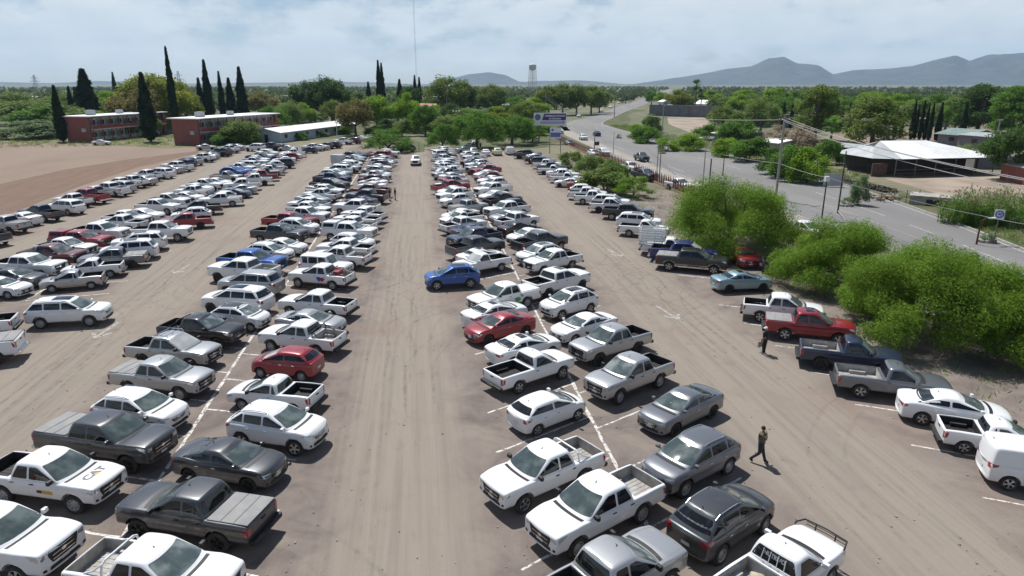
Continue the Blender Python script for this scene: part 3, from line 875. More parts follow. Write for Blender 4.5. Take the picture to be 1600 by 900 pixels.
for px, d, yt, w, kind, mat, lab in (
    (480, 300, 124, 14, 'round', 'dark', 'big dark tree behind the hall, the more rounded of a pair'),
    (515, 295, 118, 14, 'round', 'dark', 'big dark tree behind the hall, the taller of a pair'),
    (545, 330, 150, 9, 'round', 'green', 'mid-green tree between the dark pair and the double cypress'),
    (700, 330, 117, 18, 'round', 'pine', 'broad tall tree behind the red roof'),
    (725, 345, 128, 12, 'round', 'dark', 'dark tree adjoining the broad tall one'),
    (768, 340, 130, 13, 'round', 'pine', 'rounded dark olive tree beyond the kerb row'),
    (672, 350, 150, 9, 'round', 'pine', 'smaller tree before the pale low hall'),
    (640, 340, 132, 9, 'round', 'dark', 'dark tree beside the two thin cypresses'),
    (560, 350, 143, 8, 'round', 'dark', 'small dark tree left of the double cypress'),
    (232, 262, 110, 20, 'round', 'yellow', 'huge yellow-green tree behind the red blocks'),
    (258, 275, 118, 15, 'round', 'yellow', 'second yellow-green crown beside the tall thin cypress'),
    (205, 250, 132, 13, 'round', 'brown', 'brownish tree beside the huge yellow-green one'),
    (283, 290, 140, 11, 'round', 'yellow', 'low yellow-green tree right of the tall thin cypress'),
    (405, 330, 140, 13, 'round', 'brown', 'reddish-brown tree beyond the second red block'),
    (432, 340, 158, 10, 'round', 'olive', 'olive tree beyond the rooftop of the second red block'),
    (812, 300, 148, 10, 'round', 'green', 'green tree left of the roadside grove'),
    (835, 290, 152, 12, 'round', 'bright', 'yellowish green tree at the grove edge'),
    (858, 345, 132, 13, 'round', 'pine', 'first tree of the tall roadside grove'),
    (880, 350, 128, 12, 'round', 'pine', 'second tree of the tall roadside grove'),
    (902, 355, 130, 13, 'round', 'pine', 'third tree of the tall roadside grove'),
    (925, 365, 132, 12, 'round', 'pine', 'fourth tree of the tall roadside grove'),
    (938, 385, 136, 10, 'round', 'pine', 'last tree of the tall roadside grove'),
    (20, 330, 150, 22, 'bush', 'olive', 'wide grey-green scrub tree at the frame edge'),
    (55, 300, 158, 20, 'bush', 'green', 'scrub tree left of the lone column cypress'),
    (30, 245, 186, 16, 'bush', 'grey', 'greyish bush beyond the bare field corner'),
    (62, 250, 182, 14, 'bush', 'olive', 'olive bush at the far margin of the field'),
    (112, 290, 160, 18, 'bush', 'olive', 'olive scrub behind the first red block'),
    (150, 330, 148, 16, 'bush', 'green', 'green scrub between first red block and conifer'),
    (170, 360, 140, 16, 'round', 'bright', 'light green tree beyond the broad conifer'),
    (300, 420, 148, 14, 'round', 'olive', 'olive tree behind the cypress group'),
    (90, 360, 142, 18, 'round', 'olive', 'grey-olive tree far behind the column cypress'),
    (5, 380, 140, 18, 'round', 'olive', 'grey-olive tree at the frame edge horizon'),
):
    x, y = far(px, d); h = elev(px, yt, d); tree(kind, mat, x, y, h, w * 1.2, lab, GT2)
q = random.Random(12)
for k in range(13):                                        # low hedge bushes closing the end of the lot
    px = 585 + k * 21.5 + q.uniform(-6, 6); yb = q.uniform(206, 217); x, y = at(px, yb)
    tree('bush', q.choice(['green', 'olive', 'green', 'dark', 'bright']), x, y, q.uniform(3.5, 6), q.uniform(6, 9), ['first', 'second', 'third', 'fourth', 'fifth', 'sixth', 'seventh', 'eighth', 'ninth', 'tenth', 'eleventh', 'twelfth', 'thirteenth'][k] + ' low bush behind the far kerb, counted from the hall', GT)
ORD = 'first second third fourth fifth sixth seventh eighth ninth tenth eleventh twelfth thirteenth fourteenth fifteenth sixteenth seventeenth eighteenth nineteenth twentieth'.split()
for k in range(20):                                        # the rest of the campus wood, left to right
    px = 430 + k * 20.5 + q.uniform(-8, 8); d = q.uniform(245, 330); x, y = far(px, d)
    tree(q.choice(['round', 'round', 'bush', 'spread']), q.choice(['green', 'green', 'olive', 'dark', 'bright', 'pine']), x, y, elev(px, q.uniform(150, 172), d), q.uniform(9, 14), ORD[k] + ' of the small mixed campus trees, counted from the red blocks towards the road', GT2)
for k in range(14):
    px = 1120 + k * 36 + q.uniform(-12, 12); d = q.uniform(300, 420); x, y = far(px, d)
    tree(q.choice(['round', 'bush', 'spread']), q.choice(['green', 'green', 'olive', 'bright', 'bright']), x, y, elev(px, q.uniform(144, 152), d), q.uniform(12, 18), ORD[k] + ' of the mixed trees beyond the walls, counted from the fan palms', GT2)
GC = 'cypresses and conifers behind the red blocks'
for px, d, yt, w, mat, lab in (
    (82, 226, 134, 3.6, 'cypress', 'lone column cypress at the edge of the bare field'),
    (222, 214, 114, 5.0, 'cypress', 'broad cypress standing between the two red blocks'),
    (266, 236, 74, 2.9, 'cypress', 'tallest needle-thin cypress behind the second red block'),
    (131, 320, 108, 9.4, 'cypress', 'broad dark conifer behind the first red block'),
    (105, 330, 135, 3.4, 'cypress', 'small cypress touching the broad dark conifer'),
    (114, 335, 136, 3.2, 'cypress', 'smallest cypress touching the broad dark conifer'),
    (178, 560, 113, 4.4, 'cypress', 'distant thin cypress before the low hills'),
    (310, 300, 122, 4.0, 'cypress', 'first and shortest cypress of the group of five'),
    (322, 300, 94, 4.4, 'cypress', 'tallest cypress of the group of five'),
    (343, 305, 112, 3.2, 'cypress', 'third cypress of the group of five, slender'),
    (357, 310, 122, 4.8, 'cypress', 'fourth cypress of the group of five, bushy'),
    (375, 300, 105, 5.2, 'cypress', 'last and widest cypress of the group of five'),
    (592, 330, 95, 3.8, 'cypress', 'taller half of the double cypress before the skyline'),
    (597, 331, 99, 3.6, 'cypress', 'shorter half of the double cypress before the skyline'),
    (575, 420, 128, 4.5, 'cypress', 'small dark cypress left of the double cypress'),
    (648, 355, 118, 3.4, 'cypress', 'first of two thin cypresses below the radio mast'),
    (655, 358, 121, 3.4, 'cypress', 'second of two thin cypresses below the radio mast'),
    (624, 380, 124, 5.0, 'cypress', 'pointed conifer left of the radio mast'),
    (1218, 262, 160, 1.58, 'cypress', 'first thin cypress before the long grey wall'), (1230, 262, 158, 1.87, 'cypress', 'second thin cypress before the long grey wall'), (1243, 262, 160, 1.58, 'cypress', 'third thin cypress before the long grey wall'),
    (1315, 255, 158, 1.44, 'cypress', 'first cypress by the white-topped wall'), (1323, 255, 160, 1.44, 'cypress', 'second cypress by the white-topped wall'), (1334, 255, 160, 1.44, 'cypress', 'third cypress by the white-topped wall'), (1347, 255, 158, 1.73, 'cypress', 'last cypress by the white-topped wall'),
    (1410, 232, 166, 1.44, 'cypress', 'shortest cypress left of the tight cypress row'), (1420, 230, 170, 1.30, 'cypress', 'slim cypress left of the tight cypress row'),
    (1437, 226, 156, 1.58, 'cypress', 'first cypress of the tight row in the meadow'), (1443, 228, 164, 1.37, 'cypress', 'second cypress of the tight row in the meadow'), (1451, 226, 157, 1.51, 'cypress', 'third cypress of the tight row in the meadow'), (1459, 226, 164, 1.44, 'cypress', 'fourth cypress of the tight row in the meadow'), (1466, 224, 160, 1.51, 'cypress', 'last cypress of the tight row in the meadow'),
    (1479, 224, 160, 2.02, 'cypress', 'lone cypress right of the tight row in the meadow'), (1518, 220, 160, 2.16, 'cypress', 'cypress beside the green-roofed shed'),
):
    x, y = far(px, d); tree('cyp', mat, x, y, elev(px, yt, d), w, lab, GC)
GR_ = 'trees beyond the road'
for px, d, yt, w, kind, mat, lab in (
    (1283, 212, 127, 15, 'pine', 'pine', 'tall loose pine before the long grey wall'),
    (1377, 176, 150, 15, 'pine', 'pine', 'leaning pine behind the white metal roof'),
    (1541, 262, 126, 18, 'pine', 'dark', 'big dark pine above the green-roofed shed'),
    (1592, 250, 134, 15, 'pine', 'green', 'pine at the frame edge behind the sheds'),
    (1138, 232, 164, 12, 'round', 'pine', 'dark round tree right of the fan palms'),
    (1196, 230, 146, 14, 'spread', 'olive', 'grey-olive tree over the small metal roof'),
    (1158, 178, 182, 10, 'round', 'green', 'bright bushy tree before the small metal roof'),
    (1112, 205, 190, 9, 'bush', 'green', 'leafy clump at the foot of the fan palms'),
    (1180, 150, 208, 10, 'bush', 'green', 'deep green thicket by the road bend'),
    (1145, 158, 212, 7, 'bush', 'bright', 'lighter thicket by the road bend'),
    (1252, 122, 214, 8, 'bush', 'green', 'tall bush behind the concrete power pole'),
    (1280, 120, 222, 7, 'bush', 'bright', 'bright bush left of the white metal roof'),
    (1228, 128, 226, 7, 'bush', 'dark', 'dark bush behind the concrete power pole'),
    (1310, 150, 208, 6, 'bush', 'green', 'bush beside the small fan palm'),
    (1265, 172, 190, 8, 'bush', 'dry', 'leafless grey thicket beside the pine'),
    (1225, 176, 192, 8, 'bush', 'dry', 'leafless brown thicket by the metal roofs'),
    (1525, 150, 218, 6, 'bush', 'olive', 'olive bush in the dry meadow'),
    (1600, 140, 196, 9, 'round', 'dark', 'dark tree at the frame edge beside the brick house'),
    (1370, 100, 268, 2.6, 'bush', 'grey', 'small grey shrub before the white metal roof'),
    (1015, 190, 192, 9, 'bush', 'green', 'verge bush at the inside of the road bend'),
    (1000, 205, 190, 7, 'bush', 'bright', 'low bright bush at the inside of the road bend'),
    (1022, 232, 172, 7, 'bush', 'olive', 'pale bush by the sandy yard'),
    (1048, 168, 212, 6, 'bush', 'bright', 'round verge bush beyond the dark pickup'),
    (1085, 170, 205, 8, 'bush', 'bright', 'wide verge bush between lamp post and power pole'),
    (1020, 520, 140, 11, 'round', 'green', 'green tree at the far end of the road'),
    (1035, 480, 142, 11, 'round', 'bright', 'bright tree before the grey wall'),
    (1062, 430, 139, 16, 'round', 'yellow', 'yellow tree above the grey wall'),
    (1110, 460, 140, 16, 'round', 'bright', 'bright tree above the grey wall beside the palms'),
    (1165, 420, 138, 16, 'round', 'bright', 'light tree beyond the grey wall'),
    (1215, 400, 134, 16, 'round', 'bright', 'tall light tree beyond the white-topped wall'),
    (1245, 430, 138, 14, 'round', 'green', 'green tree beyond the white-topped wall'),
    (1318, 420, 146, 12, 'round', 'green', 'low green tree behind the middle wall'),
    (1345, 430, 147, 12, 'round', 'green', 'second low green tree behind the middle wall'),
    (1362, 400, 141, 14, 'round', 'bright', 'high light tree behind the leaning pine'),
    (1385, 390, 144, 12, 'round', 'bright', 'light tree next to the teal-roofed shed'),
    (1430, 400, 144, 15, 'round', 'green', 'tree behind the teal-roofed shed'),
    (1470, 330, 142, 13, 'round', 'green', 'tree behind the tight cypress row'),
    (1490, 280, 146, 11, 'round', 'olive', 'olive tree beside the lone cypress'),
    (1505, 270, 160, 11, 'round', 'green', 'low green tree beside the big dark pine'),
    (1580, 300, 160, 12, 'round', 'green', 'green tree behind the grey sheds'),
    (870, 430, 140, 13, 'round', 'green', 'tree far behind the roadside grove'),
):
    x, y = far(px, d); tree(kind, mat, x, y, max(elev(px, yt, d), 1.2), w, lab, GR_)

# fan palms
def fan_palm(x, y, h, label, seed, cr=2.0, skirt=True):
    rng = np.random.default_rng(seed)
    t = thing('fan_palm', label, 'palm', (x, y, 0), 0, 'fan palms beyond the road')
    mb = MB()
    n = 10
    for k in range(n):
        r = .30 - .12 * k / n
        mb.tube((.06 * sin(k), 0, h * k / n), (.06 * sin(k + 1), 0, h * (k + 1) / n), r * 1.06, r, 9)
    mb.build('trunk', M_['bark'], t, smooth=50)
    fm = MB()
    for k in range(34):
        az = rng.uniform(0, 2 * pi); el = rng.uniform(-1.0, 1.25)
        d = Vector((cos(az) * cos(el), sin(az) * cos(el), sin(el))); b = Vector((0, 0, h)) + d * cr * .45
        fm.tube((0, 0, h), b, .03, .02, 4)
        side = d.cross(Vector((0, 0, 1))); side = side.normalized() if side.length > .01 else Vector((1, 0, 0)); up = side.cross(d)
        for s in range(9):                                # leaflets of the fan
            a = (s - 4) * .27
            e = b + (d * cos(a) + side * sin(a)) * cr * .62 + Vector((0, 0, -.18 * abs(s - 4) * .25))
            w = side * .10 * cr * .5
            fm.add([b, b + (e - b) * .6 + w, e, b + (e - b) * .6 - w], [(0, 1, 2, 3)])
    fm.build('crown', LEAF['dark'] if skirt else LEAF['green'], t)
    return t
x, y = far(1089, 350); fan_palm(x, y, elev(1091, 133, 350), 'taller of two fan palms above the grey wall', 1, 3.0)
x, y = far(1096, 352); fan_palm(x + .6, y, elev(1091, 146, 352), 'shorter of two fan palms above the grey wall', 2, 2.6)
x, y = far(1310, 158); fan_palm(x, y, elev(1310, 196, 158), 'small bright fan palm left of the leaning pine', 3, 2.3, False)

# tall reeds by the culvert
def reeds(name, label, x, y, rx, ry, h, n, seed):
    rng = np.random.default_rng(seed)
    t = thing(name, label, 'reeds', (x, y, 0))
    mb, pl = MB(), MB()
    for k in range(n):
        a = rng.uniform(0, 2 * pi); q = sqrt(rng.uniform(0, 1))
        px_, py_ = rx * q * cos(a), ry * q * sin(a); hh = h * rng.uniform(.55, 1.0) * (1 - .3 * q)
        l = Vector((rng.normal(0, .25), rng.normal(0, .25), 1)).normalized()
        b = Vector((px_, py_, 0)); tp = b + l * hh
        w = Vector((rng.normal(), rng.normal(), 0)).normalized() * .02
        mb.add([b - w, b + w, tp], [(0, 1, 2)])
        for s in range(9):
            z = rng.uniform(.15, .92); p = b + l * hh * z; d = Vector((rng.normal(), rng.normal(), .45)).normalized() * rng.uniform(.3, .6)
            v = d.cross(Vector((0, 0, 1))).normalized() * .045
            mb.add([p, p + d * .5 + v, p + d - Vector((0, 0, .1)), p + d * .5 - v], [(0, 1, 2, 3)])
        if k % 3 == 0:
            for s in range(5):
                d = Vector((rng.normal(0, .1), rng.normal(0, .1), .32)); v = Vector((.05, .02, 0))
                p = tp - Vector((0, 0, .15)); pl.add([p, p + d * .5 + v, p + d, p + d * .5 - v], [(0, 1, 2, 3)])
    tag(mb.build('stems', LEAF['green'], t), kind='stuff'); tag(pl.build('plumes', LEAF['dry'], t), kind='stuff')
for px, py, rx, h, lab in ((1500, 348, 2.6, 4.4, 'tall plumed reeds beside the culvert'), (1535, 352, 2.6, 4.6, 'dense reed clump behind the round road sign'), (1580, 352, 3.2, 4.6, 'reed clump at the frame edge beyond the road'), (1520, 330, 2.6, 3.8, 'paler reeds further from the road'), (1570, 330, 2.8, 4.0, 'reeds before the brick house')):
    x, y = at(px, py); reeds('reed_clump', lab, x, y, rx, 1.8, h, 260, px)

# grass along the verge and a mass of distant woodland
def tufts(name, pts, h, mat, seed, per=26):
    rng = np.random.default_rng(seed); P = np.repeat(np.array(pts), per, 0)
    n = len(P); P[:, :2] += rng.normal(0, .35, (n, 2)); P[:, 2] = rng.uniform(.02, h, n)
    Nn = np.stack([rng.normal(0, 1, n), rng.normal(0, 1, n), np.full(n, .3)], 1)
    o = mobj(name, leaves_mesh(name, P, Nn, h * 1.0, .16, mat, rng, .3))
    return tag(o, kind='stuff')
rng = np.random.default_rng(5)
V_ = []
for k in range(8, 74):
    for j in range(16):
        t = rng.uniform(0, 1) ** 1.2
        a, b = RRs[k], RRs[k + 1]; u = rng.uniform()
        V_.append((a[0] + (b[0] - a[0]) * u + .8 + 8 * t, a[1] + (b[1] - a[1]) * u, 0))
V_ = [p for p in V_ if not 74 < p[1] < 106]
tufts('verge_grass', V_, .45, LEAF['olive'], 3, 20)
V_ = [(rng.uniform(-130, -46), rng.uniform(186, 222), 0) for _ in range(700)]
tufts('dry_margin_grass', V_, .5, LEAF['olive'], 4, 14)
V_ = [(rng.uniform(26, 36), rng.uniform(16, 125), 0) for _ in range(420)]
tufts('fence_weeds', V_, .32, LEAF['olive'], 6, 12)
# woodland that reads as one mass
rng = np.random.default_rng(21)
C, R = [], []
for k in range(9000):
    d = 430 * (2600 / 430) ** rng.uniform(0, 1); a = rng.uniform(-.80, .80) + YAW * -1
    b = a
    x, y = d * sin(b), d * cos(b)
    if d < 560 and -.02 < b + YAW < .16: continue
    # keep the road free
    if abs((x - (254 + (y - 716) * .40))) < 20 and y > 330: continue
    cl = mnoise.noise(Vector((x / 160, y / 160, 3)))
    if cl < -.2 and d > 600: continue
    r = rng.uniform(2.2, 4.6)
    C.append([x, y, r * .85]); R.append(r)
C, R = np.array(C), np.array(R)
P, Nn = clumps_points(C, R, 300000, rng, .95)
P[:, 2] = np.abs(P[:, 2])
tag(mobj('treeline', leaves_mesh('treeline', P, Nn, 2.5, .6, LEAF['far'], rng)), kind='stuff')
sel = rng.uniform(0, 1, len(C)) < .25
P, Nn = clumps_points(C[sel] + np.array([6, 5, .5]), R[sel] * 1.1, 40000, rng, .95); P[:, 2] = np.abs(P[:, 2])
tag(mobj('olive_treeline', leaves_mesh('olive_treeline', P, Nn, 2.0, .5, LEAF['olive'], rng)), kind='stuff')
# ------------------------------------------------------------------ buildings
M_['brick'] = principled('red_brick', (.28, .06, .045), .85)
m = M_['brick']; bt = N(m, 'ShaderNodeTexBrick'); bt.inputs['Scale'].default_value = 4.0; bt.inputs['Mortar Size'].default_value = .012
bt.inputs['Color1'].default_value = (.25, .052, .042, 1); bt.inputs['Color2'].default_value = (.31, .075, .055, 1); bt.inputs['Mortar'].default_value = (.24, .12, .10, 1)
m.node_tree.links.new(N(m, 'ShaderNodeTexCoord').outputs['Object'], bt.inputs['Vector'])
wv = noise(m, .5, 5, .6)
setcol(m, mixrgb(m, maprange(m, wv, .4, .7, 0, .3), bt.outputs['Color'], (.20, .05, .045)))
M_['concrete'] = weathered('concrete', (.38, .36, .33), (.25, .235, .215), 1.2, .9, .2)
M_['white_wall'] = weathered('white_wall', (.62, .63, .64), (.48, .48, .48), .8, .85, .1)
M_['blue_wall'] = weathered('pale_blue_wall', (.42, .50, .58), (.36, .43, .50), .6, .85, .1)
M_['white_metal'] = weathered('white_roof_metal', (.84, .85, .85), (.74, .74, .73), .35, .5, .05)
M_['grey_metal'] = weathered('grey_roof_metal', (.42, .44, .45), (.33, .345, .35), .5, .5, .05)
M_['green_metal'] = weathered('green_roof', (.20, .27, .25), (.15, .20, .19), .5, .6, .05)
M_['teal_metal'] = weathered('teal_roof', (.10, .36, .30), (.08, .28, .24), .5, .6, .05)
M_['red_metal'] = weathered('red_roof', (.40, .08, .08), (.30, .06, .06), .5, .6, .05)
M_['grey_block'] = weathered('grey_block_wall', (.19, .19, .21), (.145, .145, .16), .4, .9, .2)
M_['dark_open'] = weathered('dark_boards_and_shade', (.030, .026, .024), (.055, .045, .038), 1.5, .9, .1)  # near-black boards; also paints the shade in the culvert mouth and barn
M_['window_dark'] = principled('window_glass', (.03, .035, .04), .1)
M_['steel_post'] = weathered('steel_post', (.20, .17, .15), (.12, .10, .09), 2, .7, .1)
M_['rust'] = weathered('rusty_steel', (.26, .10, .055), (.17, .07, .045), 3, .8, .2)
M_['maroon'] = weathered('maroon_fence_paint', (.145, .028, .030), (.10, .022, .022), 2, .7, .1)
M_['dark_pole'] = weathered('dark_pole', (.035, .03, .03), (.07, .055, .05), 2, .8, .1)
M_['white_plastic'] = principled('white_plastic', (.7, .71, .7), .5)
M_['wire'] = principled('cable', (.36, .35, .34), .6)

def local(origin, rz, pts):
    c, s = cos(rz), sin(rz)
    return [(origin[0] + c * x - s * y, origin[1] + s * x + c * y) for x, y in pts]

def red_block(label, ox, oy, rz, L, Wd, H):
    """two-storey block: brick end walls, galleried long face towards the lot"""
    t = thing('brick_block', label, 'building', (ox, oy, 0), rz, 'red brick blocks beyond the bare field')
    for q_ in (-.25, L + .25): mb = MB(); mb.box((q_, Wd / 2, H / 2), (.5, Wd, H)); mb.build('end_wall', M_['brick'], t)
    mb = MB(); mb.box((L / 2, Wd / 2 + .6, H / 2 - .1), (L - .02, Wd - 1.4, H - .4)); mb.build('wall', M_['white_wall'], t)
    mb = MB(); mb.box((L / 2, Wd / 2, H + .12), (L + 2.2, Wd + 2.2, .24)); r = mb.build('roof', M_['white_metal'], t)
    for fx, s in ((.18, 1.5), (.55, 1.2)):
        b = MB(); b.box((L * fx, Wd * .55, H + .24 + s * .45), (s * 1.4, s, s * .9)); b.box((L * fx, Wd * .55, H + .26 + s * .9), (s * 1.2, s * .8, .05)); b.build('cooler', M_['grey_metal'], r)
    mb = MB(); mb.box((L / 2, -.2, H * .5), (L, 1.4, .22)); mb.build('gallery_slab', M_['white_wall'], t)
    mb = MB(); mb.box((L / 2, -.86, H * .5 + .55), (L, .08, .9)); mb.build('gallery_parapet', M_['brick'], t)
    n = int(L / 3.2)
    for k in range(n + 1):
        b = MB(); b.box((L * k / n, -.78, H / 2), (.22, .22, H - .02)); b.build('post', M_['brick'], t)
    wm = MB(); wm.box((0, 0, 0), (1.7, .06, 1.25)); wm = wm.mesh('window', [M_['window_dark']])
    fm = MB(); fm.box((0, -.035, .66), (1.86, .05, .08)); fm.box((0, -.035, -.66), (1.86, .07, .08)); fm.box((-.9, -.035, 0), (.08, .05, 1.4)); fm.box((.9, -.035, 0), (.08, .05, 1.4)); fm.box((0, -.035, 0), (.05, .05, 1.3)); fm = fm.mesh('frame', [M_['white_wall']])
    for lv in (.27, .77):
        for k in range(n):
            w = mobj('window', wm, t, (L * (k + .5) / n, .56, H * lv + (.0 if lv > .5 else .1)))
            mobj('frame', fm, w)
    b = MB(); b.box((-.7, Wd * .2, H * .48), (.8, 1.1, .9)); b.build('cooler', M_['grey_metal'], t)
    return t
ax_, ay_ = at(146, 222); bx_, by_ = at(101, 222)
red_block('first red brick block, right beside the bare field corner', -88.8, 202.4, radians(72), 30, 7.4, 6.7)
red_block('second red brick block, nearer the white-roofed hall', -56.3, 188.0, radians(66), 33, 8.0, 6.6)

def gable_hall(name, label, ox, oy, rz, L, Wd, H, rise, wallm, roofm, over=.5, windows=0, cat='building', door=True):
    t = thing(name, label, cat, (ox, oy, 0), rz)
    mb = MB()
    V = [(0, 0, 0), (Wd, 0, 0), (Wd, 0, H), (Wd / 2, 0, H + rise), (0, 0, H)]
    V += [(x, L, z) for x, y, z in V]
    mb.add(V, [(0, 1, 2, 3, 4), (5, 9, 8, 7, 6), (0, 4, 9, 5), (1, 6, 7, 2), (0, 5, 6, 1)])
    mb.build('wall', wallm, t)
    mb = MB(); th = .10; o = over; e = rise * o / (Wd / 2)
    for s in (0, 1):
        xe, xr = (-o, Wd / 2) if s == 0 else (Wd + o, Wd / 2)
        V = [(xe, -o, H - e + .02), (xr, -o, H + rise + .02), (xr, L + o, H + rise + .02), (xe, L + o, H - e + .02)]
        V += [(x, y, z + th) for x, y, z in V]
        mb.add(V, [(0, 1, 2, 3), (4, 5, 6, 7), (0, 1, 5, 4), (1, 2, 6, 5), (2, 3, 7, 6), (3, 0, 4, 7)])
        n = int(L / 1.2)
        for k in range(n):                                # standing seams
            y = L * (k + .5) / n
            a, b = Vector((xe, y, H - e + .02 + th)), Vector((xr, y, H + rise + .02 + th))
            mb.tube(a, b, .03, None, 4)
    mb.build('roof', roofm, t)
    for k in range(windows):
        for xs in (-.03, Wd + .03):
            b = MB(); b.box((xs, L * (k + .5) / windows, H * .58), (.06, 1.4, 1.0)); b.build('window', M_['window_dark'], t)
    if door:
        b = MB(); b.box((Wd * .5, -.03, 1.05), (1.1, .06, 2.1)); b.build('door', M_['window_dark'], t)
    return t
gable_hall('low_hall', 'long low hall with pale blue gable and white metal roof', -45.2, 196.4, radians(-22), 44, 8.6, 2.7, .95, M_['blue_wall'], M_['white_metal'], .6, 8)
x, y = far(690, 290); gable_hall('red_roof_house', 'small building with pinkish red roof among the tall trees', x - 6, y, radians(40), 9, 9, 4.6, 2.6, M_['white_wall'], M_['red_metal'], .8, 2)
x, y = far(668, 420); gable_hall('pale_hall', 'pale flat hall glimpsed behind the trees below the radio mast', x - 6, y, 0, 10, 24, 7, .8, M_['white_wall'], M_['white_metal'], .3, 2)
x, y = far(1198, 180); gable_hall('metal_shed', 'small shed with bright metal roof under the grey-olive tree', x - 7, y, radians(6), 10, 13, 3.2, .8, M_['grey_block'], M_['white_metal'], .5, 1)
x, y = far(1232, 172); gable_hall('metal_shed', 'low shed with ragged pale roof beside the leafless thicket', x - 3, y - 4, radians(15), 7, 8, 2.4, .6, M_['concrete'], M_['white_metal'], .4, 1)
x, y = far(1362, 165); gable_hall('metal_shed', 'dark low shed with flat metal roof right of the small palm', x - 3, y, radians(8), 6, 7, 2.3, .4, M_['dark_open'], M_['grey_metal'], .5, 0)
x, y = far(1545, 214); gable_hall('green_roof_shed', 'grey shed with green sheet roof in the meadow', x - 5, y - 2, radians(12), 8, 11, 2.8, 1.2, M_['grey_block'], M_['green_metal'], .8, 1)
x, y = far(1592, 205); gable_hall('metal_shed', 'grey shed cut off by the frame edge next to the green-roofed one', x - 4, y, radians(10), 9, 12, 3.0, .5, M_['grey_block'], M_['grey_metal'], .5, 1)
x, y = far(1415, 330); gable_hall('teal_roof_shed', 'long shed with teal green roof behind the cypresses', x - 10, y, radians(4), 10, 21, 4.2, 1.0, M_['white_wall'], M_['teal_metal'], .5, 2)
x, y = far(1472, 300); gable_hall('pale_shed', 'pale flat shed behind the tight cypress row', x - 4, y, 0, 8, 10, 3.0, .4, M_['concrete'], M_['white_metal'], .4, 1)
x, y = far(1565, 560); gable_hall('pale_hall', 'distant pale hall below the mountains at the frame edge', x - 12, y, 0, 14, 24, 5, .8, M_['white_wall'], M_['white_metal'], .4, 3)
x, y = far(1122, 420); gable_hall('pale_house', 'white gabled house glimpsed over the grey wall', x - 6, y, radians(30), 8, 9, 4.0, 2.0, M_['white_wall'], M_['white_metal'], .4, 1)
x, y = far(1045, 460); gable_hall('pale_house', 'white house before the yellow tree over the wall', x - 3, y, radians(10), 7, 7, 4.0, 1.2, M_['white_wall'], M_['white_metal'], .3, 1)
for px, d, w, lab in ((70, 480, 20, 'pale hall among the distant trees at the far left horizon'), (440, 620, 30, 'long pale hall at the horizon behind the red blocks'), (415, 480, 18, 'pale house behind the second red block'), (30, 700, 24, 'tiny pale hall at the frame edge horizon')):
    x, y = far(px, d); gable_hall('pale_hall', lab, x - w / 2, y, 0, 10, w, 4.5, 1.0, M_['white_wall'], M_['white_metal'], .4, 2)

def wall_run(name, label, p, q, h, th, mat, cap=None, piers=0):
    d = Vector((q[0] - p[0], q[1] - p[1])); L = d.length
    t = thing(name, label, 'wall', (p[0], p[1], 0), atan2(d.y, d.x))
    mb = MB(); mb.box((L / 2, 0, h / 2), (L, th, h)); mb.build('wall', mat, t)
    if cap: b = MB(); b.box((L / 2, 0, h + .08), (L + .1, th + .14, .16)); b.build('coping', cap, t)
    for k in range(piers): b = MB(); b.box((L * k / max(1, piers - 1), 0, h / 2), (.4, th + .3, h + .05)); b.build('pier', mat, t)
    return t
wall_run('block_wall', 'long dark grey block wall beyond the sandy yard', far(1018, 352), far(1128, 338), 5.2, .3, M_['grey_block'], M_['concrete'], 8)
wall_run('block_wall', 'grey wall with white top behind the first thin cypresses', far(1158, 270), far(1262, 268), 4.6, .3, M_['grey_block'], M_['white_wall'], 6)
wall_run('block_wall', 'grey wall with white top between pine and leaning pine', far(1308, 262), far(1352, 262), 4.4, .3, M_['grey_block'], M_['white_wall'], 3)
wall_run('block_wall', 'low bluish grey wall right of the white metal roof', (99.5, 116), (114, 113), 2.2, .2, M_['grey_block'], M_['grey_block'])

